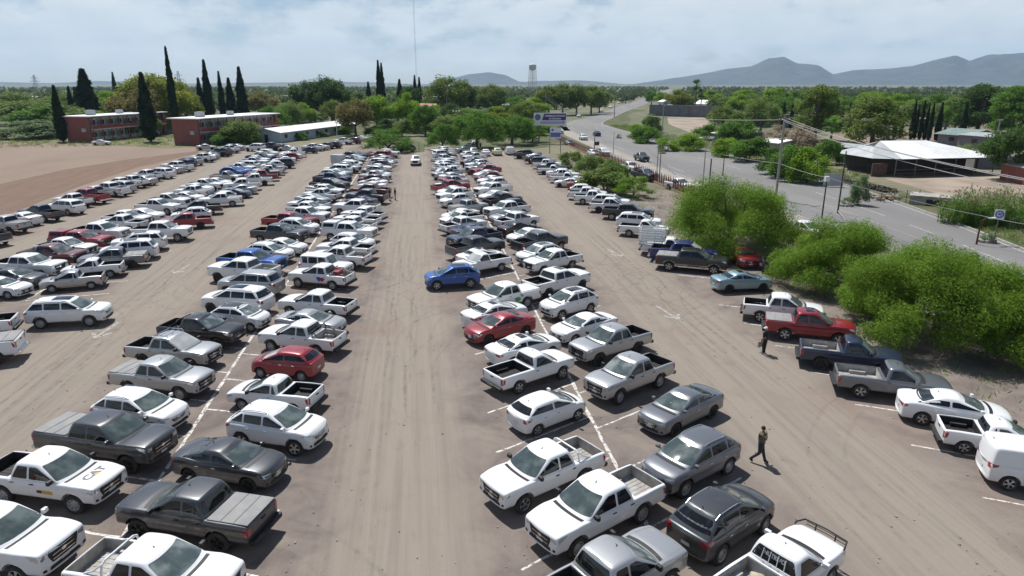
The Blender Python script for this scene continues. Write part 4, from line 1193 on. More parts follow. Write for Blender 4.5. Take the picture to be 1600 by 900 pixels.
# big open barn with the white hipped roof
def hip_barn():
    bx, by = 80.6, 107.0
    t = thing('hip_roof_barn', 'open barn with bright white hipped metal roof across the road', 'building', (bx, by, 0), radians(2))
    L, Dp, H, R = 20.0, 14.5, 3.1, 2.4
    mb = MB(); mb.box((L / 2, Dp * .55, H / 2), (L - 1.2, Dp * .75, H - .05)); mb.build('shaded_inside', M_['dark_open'], t)  # solid block in the open barn, its shaded inside put into the colour
    o = .9
    e = [(-o - 3.2, -o * .3, H), (-o - 3.2, Dp + o, H), (L + o, Dp + o, H), (L + o, -o, H), (1.5, -o, H)]
    r0, r1 = (2.6, Dp * .5, H + R), (L * .60, Dp * .5, H + R * .98)
    V = [(1.0, -o, H), (L + o, -o, H), r1, r0, (1.0, Dp + o, H), (L + o, Dp + o, H), (-2.2, Dp * .16, H - .15), (-2.2, Dp * .78, H - .15), (.6, Dp * .42, H + R * .62), (.6, Dp * .58, H + R * .62)]
    mb = MB()
    mb.add(V, [(0, 1, 2, 3), (5, 4, 3, 2), (1, 5, 2)])
    mb.add([(x, y, z - .08) for x, y, z in V], [(3, 2, 1, 0), (2, 3, 4, 5), (2, 5, 1)])
    for k in range(16):
        f = (k + .5) / 16; a = Vector(V[0]).lerp(Vector(V[1]), f); b = Vector(V[3]).lerp(Vector(V[2]), f)
        mb.tube(a + Vector((0, 0, .02)), b + Vector((0, 0, .0)), .018, None, 4)
    mb.build('roof', M_['white_metal'], t)
    mb = MB(); mb.add([V[0], V[3], V[8], V[6]], [(0, 1, 2, 3)]); mb.add([V[4], V[7], V[9], V[3]], [(0, 1, 2, 3)]); mb.add([V[6], V[8], V[9], V[7]], [(0, 1, 2, 3)])
    mb.build('hip_panel', M_['grey_metal'], t)
    mb = MB(); mb.add([V[8], V[3], V[9]], [(0, 1, 2)]); mb.build('gable_vent', M_['dark_open'], t)
    for k in range(6):
        b = MB(); b.tube((.4 + (L - .6) * k / 5, -.4, 0), (.4 + (L - .6) * k / 5, -.4, H - .02), .09, None, 8); b.build('post', M_['steel_post'], t)
    for z in (.6, 1.2):
        b = MB(); b.tube((.4, -.44, z), (L - .2, -.44, z), .045, None, 6); b.build('rail', M_['steel_post'], t)
    b = MB(); b.box((L * .74, -.5, H * .64), (1.7, .08, 1.7)); b.build('white_panel', M_['white_metal'], t)
    b = MB(); b.box((-1.6, 1.0, 1.1), (2.8, .3, 2.2)); b.build('brick_pier', weathered('dull_brick', (.13, .075, .055), (.09, .055, .045), 2, .9, .2), t)
    return t
hip_barn()
def brick_house():
    x, y = 94.5, 92.5
    t = thing('brick_house', 'red brick house cut off by the frame edge, with pale roof edge', 'house', (x, y, 0), radians(-12))
    mb = MB(); V = [(0, 0, 0), (12, 0, 0), (12, 0, 2.7), (6, 0, 4.2), (0, 0, 2.7)]; V += [(a, 9, c) for a, b, c in V]
    mb.add(V, [(0, 1, 2, 3, 4), (5, 9, 8, 7, 6), (0, 4, 9, 5), (1, 6, 7, 2)]); mb.build('wall', M_['brick'], t)
    mb = MB()
    for a, c in (((-.4, 2.62), (6, 4.24)), ((12.4, 2.62), (6, 4.24))):
        P = [(a[0], -.4, a[1]), (c[0], -.4, c[1]), (c[0], 9.4, c[1]), (a[0], 9.4, a[1])]
        P += [(u, v, w + .14) for u, v, w in P]; mb.add(P, [(0, 1, 2, 3), (4, 5, 6, 7), (0, 1, 5, 4), (1, 2, 6, 5), (2, 3, 7, 6), (3, 0, 4, 7)])
    mb.build('roof', M_['concrete'], t)
    for k in (1.6, 3.4, 7.6, 10.0):
        w = MB(); w.box((k, -.02, 1.5), (1.0, .06, 1.1)); w = w.build('window', M_['window_dark'], t)
        f = MB(); f.box((k, -.05, .92), (1.2, .1, .08)); f.build('sill', M_['concrete'], w)
    b = MB(); b.box((5.4, -.03, 1.05), (1.0, .06, 2.1)); b.build('door', M_['window_dark'], t)
brick_house()
b = thing('grey_hoarding', 'weathered grey sheet hoarding beside the dark stone wall', 'hoarding', (*at(1301, 292), 0), radians(-18))
mb = MB(); mb.box((0, 0, 1.15), (2.9, .08, 1.9)); mb.build('panel', M_['grey_metal'], b)
mb = MB(); mb.tube((-1.2, .08, 0), (-1.2, .08, 2.1), .06); mb.build('post', M_['steel_post'], b); mb = MB(); mb.tube((1.2, .08, 0), (1.2, .08, 2.1), .06); mb.build('post', M_['steel_post'], b)

# dark stone wall, culvert with rusty rails
def stone_wall():
    t = thing('stone_wall', 'low dark stone wall by the road before the white metal roof', 'wall', (0, 0, 0))
    rng = random.Random(4); sm = []
    for v in range(5):
        me = MB(); P = [Vector((rng.gauss(0, 1), rng.gauss(0, 1), rng.gauss(0, 1))).normalized() for _ in range(12)]
        bm = bmesh.new()
        for p in P: bm.verts.new((p.x * .34, p.y * .26, p.z * .22))
        bmesh.ops.convex_hull(bm, input=bm.verts); mm = bpy.data.meshes.new('stone'); bm.to_mesh(mm); bm.free(); mm.materials.append(M_['basalt']); sm.append(mm)
    a, c = Vector((66.2, 101.5)), Vector((67.0, 88.5))
    for r in range(3):
        for k in range(26):
            p = a + (c - a) * (k + .5 * (r % 2)) / 26
            o = mobj('stone', sm[rng.randrange(5)], t, (p.x + 1.2 + rng.uniform(-.08, .08), p.y, .16 + r * .30)); o.rotation_euler = (rng.random() * .4, rng.random() * .4, rng.random() * 6)
M_['basalt'] = weathered('dark_stone', (.045, .04, .038), (.085, .075, .07), 2, .9, .3)
stone_wall()
def culvert():
    x, y = 66.2, 80.2
    t = thing('culvert', 'concrete culvert beside the road with rusty pipe railing', 'culvert', (x, y, 0), radians(-42))
    mb = MB(); mb.box((1.8, 0, .55), (7.5, .35, 1.1)); mb.build('headwall', M_['concrete'], t)
    mb = MB(); mb.box((1.8, 1.6, 1.16), (7.7, 3.6, .14)); mb.build('deck', M_['concrete'], t)
    mb = MB(); mb.box((1.2, -.19, .42), (2.4, .03, .8)); mb.build('painted_opening', M_['dark_open'], t)  # flat panel on the headwall, the shade of the mouth painted dark
    mb = MB()
    r = thing('pipe_railing', 'rusty pipe railing with pale bars above the culvert', 'railing', (62.0, 83.4, 0), radians(-8))
    for k in range(4):
        b = MB(); b.tube((k * 1.7, 0, 0), (k * 1.7, 0, 1.7), .05); b.build('post', M_['rust'], r)
    for z in (.7, 1.2):
        b = MB(); b.tube((0, .02, z), (5.1, .02, z), .045); b.build('bar', M_['white_wall'] if z > 1 else M_['rust'], r)
    b = MB(); b.tube((3.4, 0, 1.7), (5.2, 0, .75), .045); b.build('brace', M_['white_wall'], r)
culvert()
x, y = 63.5, 86.0
rb = MB(); rr_ = random.Random(8)
for k in range(70):
    rb.box((x + rr_.gauss(0, 1.6), y + rr_.gauss(0, 1.0), rr_.uniform(.05, .5)), (rr_.uniform(.3, .9), rr_.uniform(.1, .3), rr_.uniform(.08, .25)), 0, rr_.uniform(0, 3))
tag(rb.build('rubble', weathered('rubble', (.36, .29, .22), (.25, .19, .14), 1, .9, .3)), kind='stuff')
# rocky little beds at the road edge
for k, (px, py, lab) in enumerate(((1322, 322, 'stone bed with a shrub at the road edge by the dark pole'), (1541, 378, 'stone bed with a shrub at the road edge below the round sign'), (1034, 240, 'small stone bed with a shrub at the road edge behind the lamp post'), (967, 216, 'smallest stone bed with a shrub further along the road'))):
    x, y = at(px, py); t = thing('stone_bed', lab, 'flower bed', (x, y, 0), 0, 'stone beds along the road edge'); q = random.Random(k)
    for i in range(9):
        a = 2 * pi * i / 9; b = MB(); b.box((.75 * cos(a), .55 * sin(a), .14), (.42, .32, .3), 0, a + q.random()); b.build('stone', M_['concrete'], t, bevel=.06)
    rg = np.random.default_rng(k); C, R = dome_clumps(.7, .6, .2, 1.2, 10, .35, rg); P, Nn = clumps_points(C, R, 700, rg)
    mobj('shrub', leaves_mesh('shrub', P, Nn, .2, .3, LEAF['grey'], rg), t)

# ------------------------------------------------------------------ red picket fence along the road
def fence():
    F = [(38.6, 196), (38.3, 175), (37.8, 158), (38.3, 140), (38.1, 124), (37.8, 110), (37.6, 94.5), (37.4, 78), (36.7, 61), (34.5, 52)]
    t = thing('picket_fence', 'maroon picket fence of pointed panels between the lot and the road', 'fence', (0, 0, 0))
    pm = []
    for v in range(2):
        mb = MB()
        w = .62
        for k in range(3):
            x0 = -w / 2 + k * w / 3; x1 = x0 + w / 3 - .02; h = (1.35, 1.75, 1.45)[(k + v) % 3]
            P = [(x0, 0), (x1, 0), (x1, h - .22), ((x0 + x1) / 2, h), (x0, h - .22)]
            V = [(a, -.02, b + .12) for a, b in P] + [(a, .02, b + .12) for a, b in P]
            mb.add(V, [(4, 3, 2, 1, 0), (5, 6, 7, 8, 9)] + [(i, (i + 1) % 5, 5 + (i + 1) % 5, 5 + i) for i in range(5)])
        mb.box((0, .04, .5), (.80, .04, .07)); mb.box((0, .04, 1.1), (.80, .04, .07))
        pm.append(mb.mesh('picket_panel', [M_['maroon']]))
    bs_ = MB(); d = 0
    for (x0, y0), (x1, y1) in zip(F, F[1:]):
        L = hypot(x1 - x0, y1 - y0); a = atan2(y1 - y0, x1 - x0)
        bs_.box(((x0 + x1) / 2, (y0 + y1) / 2, .14), (L + .1, .28, .34), 0, a)
        n = max(1, round(L / 1.05))
        for k in range(n):
            p = (x0 + (x1 - x0) * (k + .5) / n, y0 + (y1 - y0) * (k + .5) / n, .2)
            mobj('picket_panel', pm[k % 2], t, p, a)
    bs_.build('footing', weathered('pinkish_plaster', (.36, .22, .18), (.28, .18, .15), 1, .9, .1), t)
fence()

# ------------------------------------------------------------------ poles, lamps, wires
GP = 'poles along the road'
def pole(name, label, x, y, h, r0, r1, mat, cat, arms=(), group=GP):
    t = thing(name, label, cat, (x, y, 0), 0, group)
    mb = MB(); mb.tube((0, 0, -.2), (0, 0, h), r0, r1, 10); mb.build('shaft', mat, t, smooth=40)
    for (z, l, a, m_) in arms:
        b = MB(); b.box((0, 0, z), (l, .1, .12), 0, a); b.build('crossarm', m_, t)
        for s in (-.46, -.2, .2, .46):
            c_ = MB(); c_.tube((l * s * cos(a), l * s * sin(a), z + .05), (l * s * cos(a), l * s * sin(a), z + .24), .05, .035, 7); c_.build('insulator', M_['white_plastic'], t)
    return t
P1 = pole('power_pole', 'tall concrete power pole with crossarm beside the road', 48.8, 87.2, 11.2, .19, .12, M_['concrete'], 'pole', ((10.8, 2.2, .4, M_['steel_post']), (8.2, 1.2, .4, M_['steel_post'])))
pole('slim_pole', 'slim dark pole left of the stone bed, leaning on a guy wire', 51.4, 76.7, 7.6, .10, .07, M_['dark_pole'], 'pole')
t = pole('meter_pole', 'short dark pole topped by a white box behind the white pickup', 47.3, 73.5, 4.6, .09, .07, M_['dark_pole'], 'pole')
b = MB(); b.box((0, 0, 4.75), (.5, .35, .62)); b.build('box', M_['white_plastic'], t, bevel=.03)
def lamp(name, label, x, y, h, rz, mat, two=False):
    t = thing(name, label, 'lamp', (x, y, 0), rz, 'street lamps along the road')
    mb = MB(); mb.tube((0, 0, -.2), (0, 0, h), .10, .06, 9); mb.build('shaft', mat, t, smooth=40)
    for s in ((1, -1) if two else (1,)):
        b = MB(); b.path([(0, 0, h - .1), (s * .5, 0, h + .12), (s * .9, 0, h + .15)], .04, 6); b.build('arm', mat, t)
        b = MB(); b.box((s * 1.15, 0, h + .15), (.75, .3, .14)); b.build('lamp_head', M_['white_plastic'], t, bevel=.04)
    return t
lamp('street_lamp', 'low lamp post with a bright flat head by the verge', 52.3, 111.9, 3.4, -.3, M_['dark_pole'])
lamp('street_lamp', 'tall thin lamp post before the sandy yard', 39.4, 108.0, 12.0, .2, M_['concrete'])
lamp('street_lamp', 'double-headed lamp post beside the black-topped pole', 45.7, 104.8, 7.0, .3, M_['concrete'], True)
lamp('street_lamp', 'low red post with white lamp head beside the round sign', 55.1, 59.0, 2.5, 0, M_['maroon'])
pole('slim_pole', 'slim pole close beside the tall thin lamp post', 38.7, 107.4, 6.1, .08, .06, M_['concrete'], 'pole')
pole('slim_pole', 'short black pole right of the double-headed lamp post', 46.0, 103.0, 4.0, .11, .10, M_['dark_pole'], 'pole')
pole('slim_pole', 'thin pole at the kerb between white crossover and dark pickup', 43.4, 149.6, 5.1, .08, .06, M_['concrete'], 'pole')
t = pole('signal_pole', 'dark pole with black signal head above the fence', 43.1, 165.4, 4.4, .11, .09, M_['dark_pole'], 'pole')
b = MB(); b.box((.6, 0, 1.2), (1.1, .5, .9)); b.build('cabinet', M_['dark_pole'], t, bevel=.05)
pole('power_pole', 'pale concrete pole behind the round meadow bush', 119.7, 128.6, 8.4, .17, .11, M_['concrete'], 'pole', ((8.1, 1.6, .2, M_['steel_post']),))
x, y = far(962, 330); pole('power_pole', 'dark wooden pole with a box on the verge far up the road', x, y, elev(962, 155, 330), .16, .10, M_['dark_pole'], 'pole', ((8.0, 1.4, .5, M_['steel_post']),))
x, y = far(853, 300); pole('power_pole', 'grey pole with wires before the roadside grove', x, y, elev(853, 146, 300), .18, .11, M_['concrete'], 'pole', ((elev(853, 150, 300), 2.6, .3, M_['steel_post']),))
x, y = far(697, 300); pole('flag_pole', 'thin pale pole beside the red roof', x, y, elev(697, 138, 300), .09, .05, M_['concrete'], 'pole')
x, y = at(527, 215); pole('flag_pole', 'white lamp mast at the end of the white-roofed hall', x, y, hgt(215, 180), .10, .06, M_['white_plastic'], 'pole')
for px, py, lab in ((655, 238, 'short post on the island lawn'),):
    x, y = at(px, py); pole('post', lab, x, y, hgt(238, 224), .06, .05, M_['dark_pole'], 'post')
for px, yt, lab in ((648, 181, 'triple-globe garden lamp before the red roof'), (617, 188, 'globe lamp pair beside the purple sign'), (712, 174, 'triple-globe garden lamp right of the red roof'), (790, 164, 'triple-globe garden lamp near the yellow tree')):
    d = 235; x, y = far(px, d); h = elev(px, yt, d); t = thing('globe_lamp', lab, 'lamp', (x, y, 0), 0, 'globe lamps on the campus')
    mb = MB(); mb.tube((0, 0, 0), (0, 0, h - .2), .07, .05); mb.box((0, 0, h - .3), (2.2, .06, .06)); mb.build('shaft', M_['dark_pole'], t)
    for s in (-1.0, 0, 1.0):
        g = MB(); g.lathe([(.01, -.3), (.22, -.22), (.31, 0), (.22, .22), (.01, .3)], 'Z', 10, 0, (s, 0, h)); g.build('globe', M_['white_plastic'], t, smooth=60)

def wire(name, label, runs, r=.022, mat='wire'):
    t = thing(name, label, 'cable', (0, 0, 0), 0, 'overhead cables')
    for a, b, sag in runs:
        A, B = Vector(a), Vector(b); pts = []
        for k in range(17):
            f = k / 16; p = A.lerp(B, f); p.z -= sag * 4 * f * (1 - f); pts.append(p)
        mb = MB(); mb.path(pts, r, 5); mb.build('wire', M_[mat], t)
xe, ye = at(1640, 296, 8.5)
wire('overhead_cable', 'pair of cables from the concrete pole to beyond the frame edge', [((48.2, 87.0, 10.9), (xe, ye, 8.9), .5), ((49.4, 87.4, 10.9), (xe + .6, ye + .5, 8.7), .6), ((48.8, 87.2, 10.6), (xe, ye, 8.2), .7)], .032)
xl, yl = far(962, 330)
wire('overhead_cable', 'long sagging cable from the concrete pole up the road', [((48.2, 87.2, 10.8), (39.4, 108.2, 10.2), .2), ((39.4, 108.2, 10.2), (xl, yl, elev(962, 158, 330)), 1.4)], .036)
wire('overhead_cable', 'low cable from the lamp post past the white-box pole', [((52.3, 111.9, 3.6), (48.8, 87.2, 5.0), .1), ((48.8, 87.2, 5.0), (47.3, 73.5, 4.9), .15), ((47.3, 73.5, 4.9), (55.1, 59.0, 2.9), .2), ((55.1, 59.0, 2.9), (58, 48, 3.2), .2)], .026)
wire('guy_wire', 'pale guy wire at the foot of the slim dark pole', [((51.4, 76.7, .3), (48.6, 70.5, .1), 0)], .05)
xg, yg = far(853, 300); xh, yh = far(912, 330); ze = elev(853, 150, 300)
wire('overhead_cable', 'bundle of cables sagging before the roadside grove', [((xg, yg, ze), (xh, yh, elev(905, 174, 330)), 3.2), ((xg + .8, yg, ze), (xh, yh, elev(912, 170, 330)), 2.6), ((xg - .8, yg, ze), (xh + 2, yh, elev(920, 178, 330)), 2.2), ((xg, yg, ze - .6), (xh + 4, yh, elev(915, 178, 330)), 3.0)], .07)

# ------------------------------------------------------------------ signs
def text_mesh(name, s, size, mat, sx=1.0, depth=.01):
    cu = bpy.data.curves.new('t', 'FONT'); cu.body = s; cu.offset = size * .05; cu.size = size; cu.align_x = 'CENTER'; cu.align_y = 'CENTER'; cu.extrude = depth
    o = bpy.data.objects.new('t', cu); COL.objects.link(o)
    dg = bpy.context.evaluated_depsgraph_get(); dg.update()
    me = bpy.data.meshes.new_from_object(o.evaluated_get(dg)); me.name = name
    bpy.data.objects.remove(o)
    for v in me.vertices: v.co.x *= sx
    me.materials.clear(); me.materials.append(mat)
    return me
M_['purple'] = principled('sign_purple', (.055, .028, .19), .5)
M_['sign_white'] = principled('sign_white', (.72, .72, .76), .5)
M_['lilac'] = principled('sign_lilac', (.40, .37, .58), .5)
M_['sign_blue'] = principled('sign_blue', (.10, .15, .40), .5)
M_['crest'] = principled('sign_crest', (.10, .16, .30), .5)
def upright(o): o.rotation_euler = (pi / 2, 0, 0); return o
def billboard():
    x, y = 34.7, 180.5
    t = thing('billboard', 'large purple and white billboard on posts above the fence end', 'billboard', (x, y, 0), radians(-4))
    z0, z1, w = 4.7, 8.0, 8.7
    zc = (z0 + z1) / 2
    b = MB(); b.box((0, 0, zc), (w, .25, z1 - z0)); b.build('board', M_['sign_white'], t)
    b = MB(); V = [(-2.2, -.13, zc - .25), (4.2, -.13, zc - .25), (4.2, -.13, z1 - .2), (-1.6, -.13, z1 - .2)]; b.add(V, [(0, 1, 2, 3)]); b.build('purple_panel', M_['purple'], t)
    b = MB(); b.box((.6, -.135, zc - .85), (6.4, .02, .62)); b.build('lilac_band', M_['lilac'], t)
    b = MB(); b.lathe([(.01, -.14), (.78, -.14), (.80, -.13)], 'Y', 20, 0, (-3.3, 0, zc + .55)); b.build('crest', M_['crest'], t)
    b = MB(); b.lathe([(.01, -.14), (.42, -.14), (.44, -.13)], 'Y', 16, 0, (3.5, 0, zc - .8)); b.build('crest', M_['crest'], t)
    for s, zz, sz in (('UNIVERSIDAD AUTONOMA', zc + .85, .52), ('DE CHIHUAHUA', zc + .15, .52)):
        upright(mobj('lettering', text_mesh('lettering', s, sz, M_['sign_white'], .82), t, (1.25, -.15, zz)))
    for s in (-1, 1):
        b = MB(); b.tube((s * 2.9, .2, 0), (s * 2.9, .2, z1 - .1), .16, None, 8); b.build('post', M_['steel_post'], t)
billboard()
def small_board():
    x, y = 31.0, 154.5
    t = thing('notice_board', 'white and blue notice board on two posts under the billboard', 'sign', (x, y, 0), radians(-6))
    b = MB(); b.box((0, 0, 4.6), (2.5, .14, 2.4)); b.build('board', M_['sign_white'], t)
    b = MB(); b.box((0, -.08, 4.2), (2.3, .03, 1.0)); b.build('blue_panel', M_['sign_blue'], t)
    b = MB(); b.lathe([(.01, -.10), (.28, -.10), (.29, -.08)], 'Y', 14, 0, (-.7, 0, 5.3)); b.build('crest', M_['crest'], t)
    for s in (-1, 1):
        b = MB(); b.tube((s * 1.25, .12, 0), (s * 1.25, .12, 5.7), .08, None, 8); b.build('post', M_['steel_post'], t)
small_board()
def round_sign():
    t = thing('speed_sign', 'round blue and white 40 road sign on a thin post', 'sign', (57.0, 59.0, 0), radians(-35))
    b = MB(); b.tube((0, .05, 0), (0, .05, 3.5), .045); b.build('post', M_['steel_post'], t)
    b = MB(); b.box((0, 0, 3.0), (.86, .04, .98)); b.build('plate', M_['sign_white'], t)
    b = MB(); b.lathe([(.24, -.035), (.37, -.035), (.38, -.02)], 'Y', 22, 0, (0, 0, 3.02)); b.build('ring', M_['sign_blue'], t)
    upright(mobj('lettering', text_mesh('lettering', '40', .34, M_['sign_blue']), t, (0, -.03, 3.02)))
round_sign()
x, y = far(641, 236); t = thing('purple_sign', 'small purple sign under the bright trees beside the globe lamps', 'sign', (x - 2.6, y, 0))
b = MB(); b.box((0, 0, 1.8), (3.0, .12, 1.3)); b.build('board', M_['purple'], t); b = MB(); b.box((-1.2, .1, .6), (.1, .1, 1.2)); b.build('post', M_['steel_post'], t); b = MB(); b.box((1.2, .1, .6), (.1, .1, 1.2)); b.build('post', M_['steel_post'], t)
x, y = far(1214, 320); b = None
x, y = at(912, 222)
t = thing('board_sign', 'small white board hanging from the fence corner post', 'sign', (39.3, 188, 0)); b = MB(); b.tube((0, 0, 0), (0, 0, 4.6), .06); b.build('post', M_['dark_pole'], t); b = MB(); b.lathe([(.01, -.08), (.55, -.08), (.56, 0)], 'Y', 14, 0, (0, 0, 4.3)); b.build('disc', M_['crest'], t)

# ------------------------------------------------------------------ landmarks on the skyline
def water_tower():
    D = 900; x, y = far(832, D); top = elev(832, 98, D); zb = elev(832, 108, D)
    t = thing('water_tower', 'white water tower on slender legs at the horizon', 'tower', (x, y, 0))
    b = MB(); b.lathe([(.2, top), (2.6, top - 1.0), (4.6, top - 2.6), (4.8, zb + 2), (4.6, zb + .6), (3.0, zb - 1.2), (.4, zb - 1.8)], 'Z', 22); b.build('tank', M_['white_wall'], t, smooth=40)
    for k in range(6):
        a = 2 * pi * k / 6; b = MB(); b.tube((5.6 * cos(a), 5.6 * sin(a), 0), (4.4 * cos(a), 4.4 * sin(a), zb + .8), .36, .3, 7); b.build('leg', M_['white_wall'], t)
    for f in (.33, .66):
        b = MB()
        for k in range(6):
            a, c = 2 * pi * k / 6, 2 * pi * (k + 1) / 6; q = 5.6 - 1.2 * f
            b.tube((q * cos(a), q * sin(a), zb * f), (q * cos(c), q * sin(c), zb * f), .16, None, 5)
        b.build('brace_ring', M_['white_wall'], t)
    b = MB(); b.tube((0, 0, 0), (0, 0, zb - 1), .5, None, 8); b.build('riser', M_['white_wall'], t)
water_tower()
def lattice(name, label, px, D, h, w0, w1, cat, arms=()):
    x, y = far(px, D); t = thing(name, label, cat, (x, y, 0))
    mb = MB(); n = 14
    cs = [(1, 1), (-1, 1), (-1, -1), (1, -1)]
    lv = [(h * k / n, w0 + (w1 - w0) * k / n) for k in range(n + 1)]
    r = .07 if name == 'radio_mast' else .14
    for (z0, a), (z1, b) in zip(lv, lv[1:]):
        for i in range(4):
            p, q = cs[i], cs[(i + 1) % 4]
            mb.tube((p[0] * a, p[1] * a, z0), (p[0] * b, p[1] * b, z1), r, None, 4)
            mb.tube((p[0] * a, p[1] * a, z0), (q[0] * b, q[1] * b, z1), r * .7, None, 4)
    mb.build('lattice', M_['white_wall'] if name == 'radio_mast' else M_['grey_metal'], t)
    for z, l in arms:
        b = MB(); b.tube((-l, 0, z), (l, 0, z), .2, None, 5); b.tube((-l, 0, z), (0, 0, z + 1.6), .14, None, 4); b.tube((l, 0, z), (0, 0, z + 1.6), .14, None, 4); b.build('arm', M_['grey_metal'], t)
    return t
lattice('radio_mast', 'very tall thin radio mast rising out of the picture', 651, 780, 150, .55, .45, 'mast')
h = elev(55, 117, 900); lattice('pylon', 'power pylon on the horizon near the frame corner', 55, 900, h, 2.6, .5, 'pylon', ((h * .72, 5), (h * .86, 4)))
h = elev(280, 111, 820); lattice('pylon', 'larger power pylon behind the tallest thin cypress', 280, 820, h, 2.8, .5, 'pylon', ((h * .70, 5.5), (h * .85, 4.5)))
h = elev(532, 122, 1000); lattice('pylon', 'faint lattice mast before the distant hill', 532, 1000, h, 1.2, .4, 'pylon', ((h * .8, 2.5),))
# ------------------------------------------------------------------ vehicles: one prototype mesh set per body kind
def rounded(poly, r, seg=3):
    out = []
    n = len(poly)
    for i in range(n):
        p0, p1, p2 = Vector(poly[i - 1]), Vector(poly[i]), Vector(poly[(i + 1) % n])
        a, b = (p0 - p1), (p2 - p1)
        rr = min(r, a.length * 0.45, b.length * 0.45)
        a, b = p1 + a.normalized() * rr, p1 + b.normalized() * rr
        for k in range(seg + 1):
            t = k / seg
            out.append((a * (1 - t) ** 2 + p1 * 2 * t * (1 - t) + b * t * t))
    return out

def fill(poly, step):
    """triangulate a polygon with interior points about step apart"""
    P = [Vector(p) for p in poly]
    B = []
    n = len(P)
    for i in range(n):
        a, b = P[i], P[(i + 1) % n]
        k = max(1, int((b - a).length / step))
        B += [a + (b - a) * (j / k) for j in range(k)]
    xs = [p[0] for p in B]; ys = [p[1] for p in B]
    I = []
    x = min(xs) + step / 2
    def inside(q):
        c = False
        for i in range(len(P)):
            a, b = P[i], P[i - 1]
            if (a[1] > q[1]) != (b[1] > q[1]) and q[0] < (b[0] - a[0]) * (q[1] - a[1]) / (b[1] - a[1]) + a[0]: c = not c
        return c
    while x < max(xs):
        y = min(ys) + step / 2
        while y < max(ys):
            q = Vector((x, y))
            if inside(q) and min((q - b).length for b in B) > step * 0.4: I.append(q)
            y += step
        x += step
    V, _, F, *_r = delaunay_2d_cdt(B + I, [], [list(range(len(B)))], 1, 1e-5)
    return V, F

def project(mb, bvh, poly, axis, off=0.004, step=0.12, mi=0, side=1, r=0.03):
    """lay a flat outline on the body: axis 'side' (x,z), 'front'/'rear' (y,z), 'top' (x,y)"""
    if r: poly = rounded(poly, r)
    V, F = fill(poly, step)
    out = []
    for p in V:
        if axis == 'side': o, d = Vector((p[0], side * 4, p[1])), Vector((0, -side, 0))
        elif axis == 'front': o, d = Vector((6, p[0], p[1])), Vector((-1, 0, 0))
        elif axis == 'rear': o, d = Vector((-6, p[0], p[1])), Vector((1, 0, 0))
        else: o, d = Vector((p[0], p[1], 5)), Vector((0, 0, -1))
        h, nrm, _, _ = bvh.ray_cast(o, d)
        if h is None:
            out.append(None); continue
        if nrm.dot(d) > 0: nrm = -nrm
        out.append((h, nrm))
    # drop triangles that straddle a jump
    good = []
    for f in F:
        if any(out[i] is None for i in f): continue
        q = [out[i][0] for i in f]
        if max((q[0] - q[1]).length, (q[1] - q[2]).length, (q[0] - q[2]).length) > step * 5 + 0.25: continue
        good.append(f)
    used = sorted({i for f in good for i in f})
    ix = {i: k for k, i in enumerate(used)}
    mb.add([out[i][0] + out[i][1] * off for i in used], [tuple(ix[i] for i in f) for f in good], mi)

def ring_strip(mb, bvh, poly, axis, w, off, side=1, mi=0, step=0.15):
    """a thin band along an outline (shut lines)"""
    n = len(poly)
    for i in range(n):
        a, b = Vector(poly[i]), Vector(poly[(i + 1) % n])
        d = (b - a)
        if d.length < 0.02: continue
        nn = Vector((-d[1], d[0])).normalized() * w / 2
        project(mb, bvh, [a + nn, a - nn, b - nn, b + nn], axis, off, step, mi, side, 0)

def ev_mesh(mb, mats, sub, cutter=None):
    me = mb.mesh('tmp', mats)
    ob = bpy.data.objects.new('tmp', me); COL.objects.link(ob)
    kill = [ob]
    if sub:
        s = ob.modifiers.new('s', 'SUBSURF'); s.levels = sub; s.render_levels = sub
    if cutter is not None:
        cm = cutter.mesh('tmpc', mats)
        co = bpy.data.objects.new('tmpc', cm); COL.objects.link(co); kill.append(co)
        b = ob.modifiers.new('b', 'BOOLEAN'); b.operation = 'DIFFERENCE'; b.solver = 'EXACT'; b.object = co
        try: b.material_mode = 'INDEX'
        except Exception: pass
    dg = bpy.context.evaluated_depsgraph_get()
    dg.update()
    r = bpy.data.meshes.new_from_object(ob.evaluated_get(dg))
    for k in kill:
        m = k.data
        bpy.data.objects.remove(k); bpy.data.meshes.remove(m)
    return r

